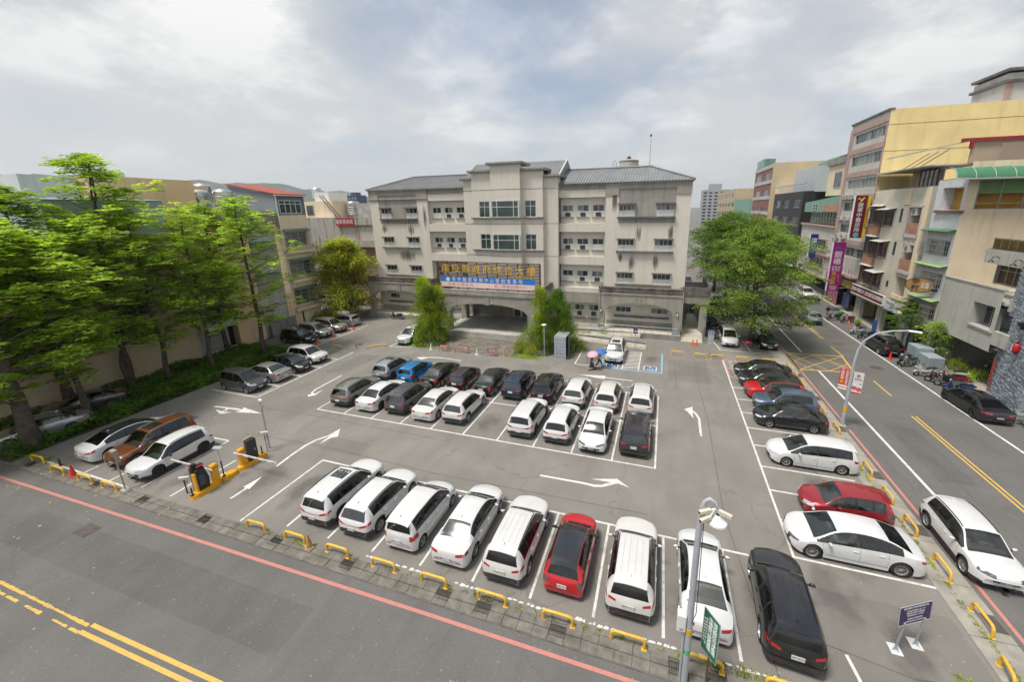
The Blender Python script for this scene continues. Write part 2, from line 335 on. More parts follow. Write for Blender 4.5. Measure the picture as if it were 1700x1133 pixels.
stalls('parking_lines', M_PW, [((-19.33, 15.74), (4.9, 15.74)), ((-19.27, 15.68), (-19.27, 10.75))] + [((x, 15.69), (x + .04, 11.15)) for x in (-16.75, -14.25, -11.75, -9.25, -6.75, -4.25, -1.75, .75, 3.25)] + [((6.7, 12.4), (6.9, 10.9))])
M0 = -24.93; MS = 2.518
stalls('parking_lines', M_PW, [((M0 - .05, 20.65), (.3, 20.65)), ((M0 + 1, 30.0), (.3, 30.0)), ((M0, 25.34), (.25, 25.34))] + [((M0 + MS * k, 20.7), (M0 + MS * k, 29.95)) for k in range(11)])
stalls('parking_lines', M_PW, [((6.17, 39.6), (6.15, 16.15))] + [((6.2, y), (xe, y)) for y, xe in ((16.2, 11.3), (18.37, 7.5), (20.53, 9.5), (22.6, 10.8), (24.8, 9.8), (26.9, 9.9), (29.05, 8), (31.2, 8), (33.35, 8))])
stalls('parking_lines', M_PP, [((6.26, 39.55), (6.26, 35.5)), ((6.3, 39.65), (8.8, 39.7)), ((6.3, 37.52), (8, 37.52)), ((6.3, 35.5), (8, 35.5))], .0075)
stalls('parking_lines', M_PW, [((-31.5, 20.75), (-31.6, 31.6))] + [((-36.8, y), (-31.6, y)) for y in (20.8, 22.93, 25.13, 27.28, 29.45)] + [((-37.35, 32.3), (-37.35, 40.4))] + [((-40, y), (-37.4, y)) for y in (33.6, 35.95, 38.3)])
stalls('parking_lines', M_PG, [((-35.7, 31.55), (-31.7, 31.62)), ((-31.5, 31.5), (-31.5, 29.5)), ((-32.6, 29.55), (-31.6, 29.55))], .0085)
stalls('parking_lines', M_PW, [((-27.15, 15.6), (-27.15, 10.9)), ((-32.1, 15.5), (-27.15, 15.6)), ((-29.65, 11.4), (-29.65, 10.6)), ((-32.1, 11.4), (-32.1, 10.7)), ((-36, 10.75), (-27.7, 10.68)), ((-24.73, 12.1), (-24.73, 10.9)), ((-24.5, 14.2), (-24.5, 13.0)), ((-23.9, 13.2), (-23.9, 12.6))])
stalls('parking_lines', M_PW, [((-7.72, 39.2), (-7.72, 34.8)), ((-7.72, 34.8), (-5.3, 34.73)), ((-3.16, 39.7), (-3.17, 34.75)), ((-1.64, 39.7), (-1.64, 34.8)), ((-28.9, 38.2), (-28.9, 34.2)), ((-28.9, 34.2), (-26.4, 34.6))] + [((-3.1, 35.0 + k * .36), (-1.7, 35.3 + k * .36)) for k in range(13)])
stalls('parking_lines', M_PB, [((-5.2, 36.9), (-5.15, 34.7)), ((-5.2, 34.68), (.5, 34.68)), ((.45, 39.8), (.45, 34.75))], .008, .14)
stalls('parking_lines', M_PW, [((5.7, 46.5), (6.3, 42.9)), ((6.2, 42.7), (10.2, 42.6)), ((5.6, 48.6), (10.5, 49.0)), ((9.0, 46.5), (9.3, 43.0))], .006, .13)
rnd = random.Random(3); mb = MB(); x = -11.8
while x < 8.2:
 l = rnd.uniform(.08, .34); yy = 10.93 + .012 * x * .2 + rnd.uniform(-.02, .02); h = rnd.uniform(.04, .11)
 mb.add([(x, yy - h / 2, .006), (x + l * .5, yy - h / 2 - rnd.uniform(0, .03), .006), (x + l, yy - h * .3, .006), (x + l * .9, yy + h / 2, .006), (x + l * .3, yy + h / 2 + rnd.uniform(0, .03), .006)], [(0, 1, 2, 3, 4)])
 x += l + rnd.choice([0, 0, .02, .05, .12])
 if -8.7 < x < -7.3 and rnd.random() < .3: x += .5
mb.build('worn_edge_line', M_PW, None, False, None, 'structure')
def flat(name, polys, m, z=.008):
 mb = MB()
 for k, p in enumerate(polys): mb.add([(a, b, z + k * .0005) for a, b in p], [tuple(range(len(p)))])
 o = mb.build(name, m, None, False, None, 'structure')
 bm = bmesh.new(); bm.from_mesh(o.data); bmesh.ops.recalc_face_normals(bm, faces=bm.faces)
 for f in bm.faces:
  if f.normal.z < 0: f.normal_flip()
 bm.to_mesh(o.data); bm.free(); return o
def strip(pts, w0, w1=None):
 w1 = w1 or w0; P = [Vector((*p, 0)) for p in pts]; n = len(P); l = []; r = []
 for i in range(n):
  d = (P[min(i + 1, n - 1)] - P[max(i - 1, 0)]).normalized(); s = Vector((-d.y, d.x, 0)) * ((w0 + (w1 - w0) * i / (n - 1)) / 2); l.append(P[i] + s); r.append(P[i] - s)
 return [((l[i].x, l[i].y), (l[i + 1].x, l[i + 1].y), (r[i + 1].x, r[i + 1].y), (r[i].x, r[i].y)) for i in range(n - 1)]
flat('painted_arrow', [[(-21.43, 11.72), (-21.29, 11.72), (-21.27, 12.57), (-21.41, 12.57)], [(-21.62, 12.58), (-21.1, 12.54), (-21.45, 13.55)]], M_PW)
flat('painted_arrow', strip([(-21.5, 14.47), (-21.62, 15.6), (-21.66, 16.6), (-21.5, 17.3), (-21.2, 17.8), (-20.95, 18.05)], .16, .2) + [[(-21.0, 18.9), (-20.4, 18.05), (-20.75, 17.75), (-21.2, 17.95)], [(-20.75, 17.75), (-20.9, 16.95), (-20.98, 17.5), (-20.95, 17.85)]], M_PW)
flat('painted_arrow', strip([(-33.3, 18.72), (-31.5, 18.86), (-30.5, 18.9)], .2) + [[(-30.85, 19.25), (-28.5, 18.94), (-30.75, 18.5), (-30.5, 18.88)]] + strip([(-31.9, 18.8), (-31.75, 18.5), (-31.9, 18.35)], .22) + [[(-32.75, 18.42), (-31.55, 17.97), (-30.95, 18.43), (-31.75, 18.3)]], M_PW)
flat('painted_arrow', strip([(-28.05, 26.3), (-28.0, 24.7), (-27.95, 23.3), (-27.75, 22.75), (-27.4, 22.5)], .16, .2) + [[(-27.45, 22.05), (-27.75, 22.35), (-27.3, 22.75), (-27.05, 22.45)], [(-27.05, 22.45), (-27.3, 23.5), (-27.35, 22.85)]], M_PW)
flat('painted_arrow', strip([(-6.02, 18.17), (-4.6, 18.2), (-3.5, 18.22), (-2.9, 18.18), (-2.5, 18.28), (-2.05, 18.6), (-1.75, 18.85)], .13, .22) + [[(-3.16, 18.69), (-1.75, 19.1), (-1.6, 18.7), (-2.1, 18.7)], [(-1.75, 19.08), (-1.02, 18.56), (-1.6, 18.72)]], M_PW)
flat('painted_arrow', strip([(-19.0, 32.55), (-20.5, 32.68), (-22, 32.62), (-22.9, 32.4), (-23.4, 32.1)], .13, .26) + [[(-24.0, 32.12), (-23.2, 32.42), (-22.6, 32.45), (-23.1, 31.72)]], M_PW)
flat('painted_arrow', [[(-4.4, 32.5), (-4.4, 32.36), (-1.95, 32.3), (-1.95, 32.44)], [(-6.9, 32.44), (-4.4, 32.05), (-4.4, 32.8)]], M_PW)
flat('painted_arrow', strip([(3.08, 24.9), (3.1, 26.3), (3.12, 27.2), (2.95, 27.9), (2.65, 28.35)], .14, .2) + [[(2.16, 28.37), (2.8, 28.95), (2.72, 28.3), (2.74, 27.15), (2.4, 28.0)]], M_PW)
for cx, cy in ((-.6, 35.57), (-4.15, 35.35)):
 flat('wheelchair_marking', [[(cx - .6, cy - .5), (cx + .6, cy - .5), (cx + .6, cy + .5), (cx - .6, cy + .5)]], M_PW, .009)
 flat('wheelchair_marking', [[(cx - .5, cy - .42), (cx + .5, cy - .42), (cx + .5, cy + .42), (cx - .5, cy + .42)]], M_PDB, .0105)
 ring = [(cx + .02 + .25 * math.cos(t), cy - .1 + .22 * math.sin(t)) for t in [R(a) for a in range(-200, 50, 25)]]
 flat('wheelchair_marking', strip(ring, .07) + strip([(cx - .05, cy + .3), (cx - .03, cy + .02), (cx + .2, cy), (cx + .36, cy - .26)], .07) + [[(cx - .1, cy + .28), (cx + .02, cy + .28), (cx + .02, cy + .4), (cx - .1, cy + .4)]], M_PW, .012)
for k in range(7):
 yy = 39.3 - k * .55
 mb = MB(); rr = random.Random(k)
 for _ in range(5): ax = 6.6 + rr.uniform(-.02, .3); ay = yy + rr.uniform(-.18, .18); mb.quad((ax, ay, .0085 + _ * .0004), (ax + rr.uniform(.06, .2), ay, .0085 + _ * .0004), (ax + .2, ay + .06, .0085 + _ * .0004), (ax, ay + .06, .0085 + _ * .0004))
 mb.build('worn_stall_lettering', M_PW, None, False, None, 'structure')
ZR = -.06 + .006
line('red_kerb_line', M_PR, (-110, 8.6), (-36.5, 9.15), .14, ZR); line('red_kerb_line', M_PR, (-36.5, 9.15), (-7.9, 9.5), .14, ZR); line('red_kerb_line', M_PR, (-7.9, 9.5), (11.5, 9.62), .14, ZR)
line('red_kerb_line', M_PR, (12.74, 11), (12.74, 28.6), .15, ZR); line('red_kerb_line', M_PR, (12.74, 29.3), (12.74, 46.5), .15, ZR)
line('road_edge_line', M_PW, (14.3, 10.5), (14.28, 39.3), .17, ZR); line('road_edge_line', M_PW, (14.3, 44.3), (14.2, 110), .17, ZR); line('road_edge_line', M_PW, (21.75, 24), (21.0, 62), .17, ZR); line('road_edge_line', M_PW, (21.0, 62), (20.9, 110), .17, ZR)
for dxx in (-.13, .13):
 line('yellow_centre_line', M_PY, (17.85 + dxx, 31.9), (17.85 + dxx, 8), .11, ZR); line('yellow_centre_line', M_PY, (17.9 + dxx, 49.8), (17.85 + dxx, 110), .11, ZR)
line('yellow_dash', M_PY, (17.98, 38.1), (17.98, 35.2), .12, ZR); line('yellow_dash', M_PY, (17.83, 47.1), (17.87, 43.9), .12, ZR)
line('yellow_centre_line', M_PY, (-19.6, 5.52), (10, 5.9), .13, ZR); line('yellow_centre_line', M_PY, (-19.7, 5.24), (10, 5.62), .13, ZR)
mb = MB(); rnd = random.Random(5)
for yb, dens in ((5.46, 1.0), (5.2, .75)):
 x = -19.7
 while x > -60:
  l = rnd.uniform(.1, .45); h = rnd.uniform(.06, .12)
  if rnd.random() < dens: mb.add([(x, yb - h / 2, ZR), (x, yb + h * .5, ZR), (x - l * .5, yb + h * .6, ZR), (x - l, yb + h * .3, ZR), (x - l, yb - h * .5, ZR)], [(0, 1, 2, 3, 4)])
  x -= l + rnd.uniform(0, .02)
mb.build('worn_centre_line', M_PY, None, False, None, 'structure')
bx = [((12.78, 43.55), (12.78, 39.2)), ((12.78, 43.55), (17.75, 44.05)), ((17.75, 44.05), (17.2, 39.65)), ((12.78, 39.2), (17.2, 39.65)), ((12.78, 43.5), (15.2, 39.5)), ((15.4, 43.8), (17.3, 40.3)), ((12.85, 41.4), (15.4, 43.8)), ((12.8, 39.25), (17.7, 43.9)), ((15.2, 39.5), (17.5, 41.8)), ((12.85, 41.4), (13.9, 39.35)), ((14.9, 43.75), (17.2, 39.9))]
for k, (a, b) in enumerate(bx): line('yellow_box_marking', M_PY, a, b, .17 if k < 4 else .09, ZR + .0012 * k)
M_IRON = mat('cast iron', (0.09, 0.075, 0.065), .7, .3, 4, bump=.5, bscale=30)
for (x, y, a, b) in ((-26.0, 8.2, .5, .34), (-32.75, 33.9, .3, .3), (19.6, 41.5, .45, .45), (18.9, 48.2, .5, .3), (1.0, 7.8, .6, .5)):
 z = -.06 if y < 10 or x > 12.5 else 0
 struct('manhole_cover', MB().cbox(x - a, x + a, y - b, y + b, z - .02, z + .012, .02), M_IRON)
struct('drain_cover', MB().box(-33.9, -32.6, 16.6, 17.2, -.02, .012), M_IRON)
M_PATCH = asphalt('patched asphalt', (0.182, 0.17, 0.153), .15, .5); M_PATCHR = asphalt('patched road asphalt', (0.118, 0.113, 0.106), .15, .5, .2, .3)
for a, b, c, d, mm, zz in ((-12.6, -9.8, 30.6, 33.6, M_PATCH, .002), (1.0, 4.6, 33.4, 38.6, M_PATCH, .002), (-30.2, -28.0, 26.6, 31.5, M_PATCH, .002), (-20.5, -17.4, 16.6, 18.0, M_PATCH, .002), (5.9, 10.9, 11.2, 14.9, M_PATCH, .002), (15.2, 17.0, 24, 30, M_PATCHR, -.058), (-30, -12, 6.6, 8.4, M_PATCHR, -.058), (18.6, 20.6, 50, 58, M_PATCHR, -.058)):
 struct('asphalt_patch', MB().quad((a, c, zz), (b, c + .06, zz), (b - .05, d, zz), (a + .04, d - .05, zz)), mm)
M_TAR = mat('tar seam', (0.10, 0.094, 0.085), .85, .3, 3)
for pts in ([(3.5, 40), (3.45, 34), (3.7, 27), (3.6, 18), (4.4, 10.8)], [(1.6, 39), (1.7, 33), (1.55, 31.5)], [(-37, 19.6), (-30, 19.55), (-25.8, 19.8), (-14, 19.7)], [(-27, 16.6), (-20, 16.9), (-12, 16.6), (0, 16.9)], [(6, 12.6), (8.5, 12.2), (10.9, 12.6)], [(15.9, 12), (16.1, 30), (15.9, 48)]):
 zz = .004 if pts[0][0] < 12 else -.0565
 q = MB()
 for a in strip(pts, .035): q.add([(u, v, zz) for u, v in a], [(0, 1, 2, 3)])
 struct('asphalt_seam', q, M_TAR)
def decal_mat(name, col, lo=.42, hi=.6, mx_=.75, scale=1.6, stretch=None):
 m = bpy.data.materials.new(name); m.use_nodes = True; t = m.node_tree; t.nodes.clear(); n = t.nodes.new; L = t.links.new
 o = n('ShaderNodeOutputMaterial'); b = n('ShaderNodeBsdfPrincipled'); b.inputs['Base Color'].default_value = (*col, 1); b.inputs['Roughness'].default_value = .8; tr = n('ShaderNodeBsdfTransparent'); mx = n('ShaderNodeMixShader')
 g = n('ShaderNodeNewGeometry'); ns = n('ShaderNodeTexNoise'); ns.inputs['Scale'].default_value = scale; ns.inputs['Detail'].default_value = 6
 mp = n('ShaderNodeMapping'); mp.inputs['Scale'].default_value = stretch or (1, 1, 1); L(g.outputs['Position'], mp.inputs[0]); L(mp.outputs[0], ns.inputs['Vector'])
 tc_ = n('ShaderNodeTexCoord'); gr = n('ShaderNodeTexGradient'); gr.gradient_type = 'SPHERICAL'; mp2 = n('ShaderNodeMapping'); mp2.inputs['Location'].default_value = (-1, -1, -1); mp2.inputs['Scale'].default_value = (2, 2, 2); L(tc_.outputs['Generated'], mp2.inputs[0])
 sx = n('ShaderNodeSeparateXYZ'); L(mp2.outputs[0], sx.inputs[0])
 va = n('ShaderNodeVectorMath'); va.operation = 'MULTIPLY'; va.inputs[1].default_value = (1, 1, 1) if stretch is None else (1, 0, 1); L(mp2.outputs[0], va.inputs[0]);
 if stretch is None: va.inputs[1].default_value = (1, 1, 0)
 L(va.outputs[0], gr.inputs[0])
 mu = n('ShaderNodeMath'); mu.operation = 'MULTIPLY_ADD'; L(gr.outputs[1], mu.inputs[0]); mu.inputs[1].default_value = .45; L(ns.outputs[0], mu.inputs[2])
 r = n('ShaderNodeMapRange'); L(mu.outputs[0], r.inputs[0]); r.inputs[1].default_value = lo + .12; r.inputs[2].default_value = hi + .22; r.inputs[3].default_value = 0; r.inputs[4].default_value = mx_
 ml = n('ShaderNodeMath'); ml.operation = 'MULTIPLY'; L(r.outputs[0], ml.inputs[0]); cl = n('ShaderNodeMapRange'); L(gr.outputs[1], cl.inputs[0]); cl.inputs[1].default_value = 0; cl.inputs[2].default_value = .25; L(cl.outputs[0], ml.inputs[1])
 L(ml.outputs[0], mx.inputs[0]); L(tr.outputs[0], mx.inputs[1]); L(b.outputs[0], mx.inputs[2]); L(mx.outputs[0], o.inputs[0]); return m
M_OIL = decal_mat('oil stained asphalt', (.10, .094, .085), .40, .64, .30, 1.1)
rnd = random.Random(8)
OILS = [(x, 13.2) for x in (-18, -15.5, -13, -10.5, -8, -5.5, -3, -.5, 2, 4.8)] + [(M0 + MS * (k + .5), y) for k in range(10) for y in (22.8, 27.6)] + [(8.6, y) for y in (17.3, 19.5, 21.6, 23.7, 25.9, 28, 30.1)] + [(-34, y) for y in (22, 24, 26.2, 28.4, 30.6)] + [(-6.4, 37), (-.6, 37.5), (9, 13), (7, 14.6), (-21, 13.5), (-25.9, 12.5)]
for x, y in OILS:
 a, b = rnd.uniform(.6, 1.1), rnd.uniform(1.2, 2.1); z_ = .0045 if y > 10 and x < 12 else -.056; x += rnd.uniform(-.3, .3); y += rnd.uniform(-.4, .4)
 struct('oil_stain', MB().quad((x - a, y - b, z_), (x + a, y - b, z_), (x + a, y + b, z_), (x - a, y + b, z_)), M_OIL)
M_KERB = mat('kerb concrete', (0.175, 0.163, 0.14), .9, .3, 2.5, bump=.5, dirt=.85, dscale=1.1, dirtcol=(.09, .082, .068), island=.2, grain=.18)
kb = struct('kerb', MB().box(-48, 11.0, 9.9, 10.64, -.2, -.035), mat('kerb bed', (0.14, 0.13, 0.115), .9, .3, 2))
stone = MB().cbox(-.291, .291, -.17, .175, -.03, .055, .014).mesh('kerb_stone'); stone.materials.append(M_KERB)
stone2 = MB().cbox(-.291, .291, -.172, .18, -.03, .035, .014).mesh('kerb_stone'); stone2.materials.append(M_KERB)
M_GRATE = mat('drain grating', (0.075, 0.068, 0.06), .6, .3, 5, metal=.3)
gm = MB(); gm.box(-.3, .3, -.02, .0, .0, .03)
gm = MB()
for k in range(9): gm.box(-.29 + k * .07, -.26 + k * .07, -.2, .2, 0, .03)
for yy in (-.2, 0, .18): gm.box(-.3, .3, yy, yy + .025, .001, .034)
gm = gm.mesh('drain_grating'); gm.materials.append(M_GRATE)
GR = [-45.4, -40.2, -36.2, -30.1, -25.6, -21.3, -16.7, -12.1, -7.6, -5.8, -3.06, 1.3, 2.6, 5.2, 8.1]
rnd = random.Random(11); x = -47.7
while x < 10.8:
 yoff = .0025 * (x + 10) * .6
 gx = [g for g in GR if abs(g - x) < .3]
 if gx:
  link('drain_grating', gm, kb, (x, 10.31, -.03))
 else:
  o = link('kerb_stone', stone, kb, (x + rnd.uniform(-.01, .01), 10.47, -.04 + rnd.uniform(-.012, .012))); o.rotation_euler = (rnd.uniform(-.02, .02), rnd.uniform(-.02, .02), rnd.uniform(-.012, .012))
 o = link('kerb_stone', stone2, kb, (x + rnd.uniform(-.01, .01), 10.075 if gx else 10.11, -.045 + rnd.uniform(-.01, .01))); o.rotation_euler = (rnd.uniform(-.02, .02), rnd.uniform(-.02, .02), rnd.uniform(-.015, .015))
 x += .59
kb2 = struct('kerb', MB().box(11.0, 12.46, 9.95, 44.2, -.2, -.02), mat('kerb bed', (0.1, .1, .1)))
rnd = random.Random(12); y = 10.0
M_KSTRIP = mat('kerb strip concrete', (0.30, 0.278, 0.24), .9, .25, 1.3, bump=.35, dirt=.55, dscale=.7, dirtcol=(.15, .14, .12), island=.06)
while y < 44:
 l = 2.2
 MB().cbox(11.07, 12.43, y + .012, min(y + l, 44.15) - .012, -.1, .012 + rnd.uniform(-.004, .006), .02).build('kerb_strip', M_KSTRIP, kb2)
 y += l
for y in (15.1, 19.5, 23.5, 28.4, 33.0, 37.5): MB().box(11.95, 12.4, y - .35, y + .35, .0, .022).build('drain_lid', M_IRON, kb2)
def tuft(mb, x, y, r, h, n, rn, z=0.0):
 for _ in range(n):
  a = rn.uniform(0, 6.28); d = r * math.sqrt(rn.random()); px = x + d * math.cos(a); py = y + d * math.sin(a); hh = h * rn.uniform(.4, 1); b = rn.uniform(0, 6.28); w = rn.uniform(.012, .03); t = rn.uniform(.2, .8) * hh
  mb.add([(px - w * math.sin(b), py + w * math.cos(b), z), (px + w * math.sin(b), py - w * math.cos(b), z), (px + t * math.cos(b) * .5 + w * math.sin(b), py + t * math.sin(b) * .5 - w * math.cos(b), z + hh * .7), (px + t * math.cos(b), py + t * math.sin(b), z + hh)], [(0, 1, 2, 3)])
mb = MB(); rn = random.Random(21)
for (x0, y0, x1, y1, n, r) in ((11.6, 12.4, 11.55, 27, 130, .09), (10.6, 12.3, 11.5, 12.9, 40, .2), (9.8, 12.7, 10.3, 12.5, 12, .12), (-19, 10.6, 10, 10.75, 60, .12), (1.0, 10.75, 5.0, 10.85, 55, .2), (-6.5, 10.7, 0, 10.75, 22, .12), (-15.6, 10.6, -14.8, 10.6, 12, .15), (-40, 10.7, -36, 10.9, 60, .25)):
 for _ in range(n): q = rn.random(); tuft(mb, x0 + (x1 - x0) * q + rn.uniform(-.06, .06), y0 + (y1 - y0) * q + rn.uniform(-.04, .04), r, rn.uniform(.04, .09), 16, rn)
o = mb.build('weeds', leafmat('weed green', (0.20, 0.28, 0.04), (0.42, 0.46, 0.09)), kind='stuff'); tag(o, 'green weeds growing in the joints along the kerbs', 'weeds')
M_PAVE = mat('plaza pavers', (0.17, 0.15, 0.125), .9, .35, 1.2, tile=(.4, .2, .012, .5, 1), dirt=.6, dscale=.8, dirtcol=(.22, .2, .17))
struct('plaza', MB().add([(-24.9, 34.95, .012), (-14.0, 34.75, .012), (-13.2, 39.5, .012), (-25.4, 39.5, .012)], [(0, 1, 2, 3)]), M_PAVE)
mb = MB(); rn = random.Random(31)
def leaf_on_ground(x, y, z, s):
 a = rn.uniform(0, 6.28); c, q = math.cos(a) * s, math.sin(a) * s; e = .02
 mb.add([(x - c, y - q, z + .01), (x - q * .4, y + c * .4, z + e), (x + c, y + q, z + .012), (x + q * .4, y - c * .4, z + e * rn.random())], [(0, 1, 2, 3)])
for _ in range(520):
 x = rn.triangular(-47, -18, -40); y = rn.uniform(3, 20) if rn.random() < .75 else rn.uniform(20, 36)
 if y > 20: x = rn.uniform(-38, -28)
 leaf_on_ground(x, y, -.06 if y < 9.9 else .05 if y < 10.6 else .01, rn.uniform(.04, .09))
o = mb.build('fallen_leaves', mat('dry leaf', (0.50, 0.36, 0.12), .8, .2, 3, island=.5), kind='stuff'); tag(o, 'yellow fallen leaves scattered near the trees and gate', 'leaves')
# buildings: shared pieces
def finish(root, loc):
 loc = Vector(loc); root.location = loc; seen = set()
 def rec(o, top):
  for ch in o.children:
   if ch.location.length > 1e-6 and top: ch.location = ch.location - loc; continue
   if ch.location.length > 1e-6: continue
   if ch.data and ch.data.name not in seen: seen.add(ch.data.name); ch.data.transform(Matrix.Translation(-loc))
   rec(ch, ch.location.length < 1e-6 and top)
 rec(root, True); return root
def window(parent, fr, u0, u1, z0, z1, d=-.12, cols=2, rows=(), fw=.05, glass=None, frame=None, sill=None, panel=None, hood=None, name='window'):
 """frame with mullions (a part), panes, sill and infill panel as its sub-parts"""
 frame = frame or M_WHITE; glass = glass or M_GLASS
 mb = MB(); t = .05
 zb = z0 if panel is None else z0 + (z1 - z0) * panel
 fr.box(mb, u0, u0 + fw, zb, z1, d, d + t); fr.box(mb, u1 - fw, u1, zb, z1, d, d + t)
 fr.box(mb, u0 + fw, u1 - fw, z1 - fw, z1, d, d + t); fr.box(mb, u0 + fw, u1 - fw, zb, zb + fw, d, d + t)
 us = [u0 + fw + (u1 - u0 - 2 * fw) * k / cols for k in range(1, cols)] if isinstance(cols, int) else [u0 + (u1 - u0) * c for c in cols]
 for u in us: fr.box(mb, u - fw * .45, u + fw * .45, zb + fw, z1 - fw, d, d + t * .9)
 for r in rows: zz = zb + (z1 - zb) * r; fr.box(mb, u0 + fw, u1 - fw, zz - fw * .45, zz + fw * .45, d, d + t * .8)
 w = mb.build(name, frame, parent)
 edges = [u0 + fw] + us + [u1 - fw]
 for k in range(len(edges) - 1):
  m = MB(); fr.box(m, edges[k], edges[k + 1], zb + fw * .5, z1 - fw * .5, d - .02, d + .012 + .004 * (k % 2)); m.build('pane', random.choice(glass) if isinstance(glass, list) else glass, w)
 if panel is not None:
  m = MB(); fr.box(m, u0, u1, z0, zb, d - .03, d + .06); m.build('infill_panel', M_WHITE, w)
 if sill: m = MB(); fr.box(m, u0 - .08, u1 + .08, z0 - .14, z0 - .004, d - .02, .2); m.build('sill', sill, w)
 return w
def ac_unit(parent, fr, u, z, d, w=.8, h=.55, t=.3, m=None):
 mb = MB(); fr.box(mb, u - w / 2, u + w / 2, z, z + h, d, d + t); a = mb.build('air_conditioner', m or M_AC, parent)
 c = fr.P(u - w * .12, z + h / 2, d + t); b = MB(); b.cyl(c, c + fr.n * .012, h * .38, None, 14); f = b.build('fan_grille', mat('fan grille', (0.16, .16, .15), .5), a)
 b = MB(); fr.box(b, u - w * .4, u - w * .34, z - .08, z - .002, d - .1, d + t); fr.box(b, u + w * .34, u + w * .4, z - .08, z - .002, d - .1, d + t); b.build('bracket', M_GRILLE, a)
 return a
def grille(parent, fr, u0, u1, z0, z1, d, m, step=.14, roof=None, rows=4):
 """projecting cage of bars in front of a window"""
 mb = MB(); n = max(2, int((u1 - u0) / step))
 for k in range(n + 1): u = u0 + (u1 - u0) * k / n; fr.box(mb, u - .012, u + .012, z0, z1, d - .02, d)
 for k in range(rows + 1): z = z0 + (z1 - z0) * k / rows; fr.box(mb, u0, u1, z - .015, z + .015, d - .025, d + .005)
 for u in (u0, u1):
  for k in range(rows + 1): z = z0 + (z1 - z0) * k / rows; fr.box(mb, u - .012, u + .012, z - .012, z + .012, .0, d - .02)
  for q in (.33, .66): fr.box(mb, u - .01, u + .01, z0, z1, d * q - .01, d * q + .01)
 g = mb.build('window_grille', m, parent)
 if roof:
  b = MB(); P = fr.P; b.add([P(u0 - .08, z1 + .22, 0), P(u1 + .08, z1 + .22, 0), P(u1 + .08, z1 + .04, d + .12), P(u0 - .08, z1 + .04, d + .12), P(u0 - .08, z1 + .26, 0), P(u1 + .08, z1 + .26, 0), P(u1 + .08, z1 + .08, d + .12), P(u0 - .08, z1 + .08, d + .12)], [(3, 2, 1, 0), (4, 5, 6, 7), (0, 1, 5, 4), (1, 2, 6, 5), (2, 3, 7, 6), (3, 0, 4, 7)]); b.build('awning', roof, g)
 return g
def sbox(parent, name, m, *a):
 mb = MB(); mb.box(*a); return mb.build(name, m, parent)
# main building
M_TILE = mat('cream wall tile', (0.70, 0.655, 0.575), .5, .05, .5, tile=(.24, .06, .006, .5), tilecol=(.57, .53, .47), dirt=.2, dscale=.25, streak=.28, dirtcol=(.38, .33, .265))
M_GTILE = mat('grey wall tile', (0.37, 0.35, 0.315), .6, .10, .5, tile=(.24, .06, .006, .5), streak=.6, dirt=.3, dirtcol=(.12, .11, .1))
M_GREY = mat('grey brown washed render', (0.345, 0.32, 0.28), .9, .12, .8, bump=.4, bscale=60, dirt=.35, streak=.45, dirtcol=(.16, .145, .125), grain=.1)
M_TRIM = mat('dark stained ledge', (0.17, 0.155, 0.14), .9, .35, 1.5, dirt=.6, streak=.4, dirtcol=(.035, .033, .03))
M_ROOFT = mat('grey glazed roof tile', (0.22, 0.225, 0.23), .45, .15, .8, dirt=.3, dirtcol=(.12, .12, .12))
M_SILL = mat('grey sill', (0.30, 0.28, 0.25), .85, .15, 1, streak=.4)
M_FLOOR = mat('porch floor granite', (0.50, 0.50, 0.47), .5, .12, .8, tile=(.6, .6, .012, 0, 1), dirt=.3, dscale=.3)
M_ARCF = mat('arcade floor tile', (0.62, 0.57, 0.48), .6, .08, .8, tile=(.3, .3, .01, 0, 1))
MBD = thing('office_building', 'four storey cream tiled office building with grey hip roof and arched porch', 'building')
YW, YB, YF, YM, YC = 46.9, 47.5, 46.3, 45.8, 45.2
def fx(y): return Fr((0, y, 0), (1, 0, 0))
fw_, fb, ff, fm_, fc = fx(YW), fx(YB), fx(YF), fx(YM), fx(YC)
FL = [(13.85, 15.2), (9.9, 11.2), (5.95, 7.22)]
XL, XR = -40.2, 2.5
GL = [M_GLASS, M_GLASS, M_GLASS, M_CURT]
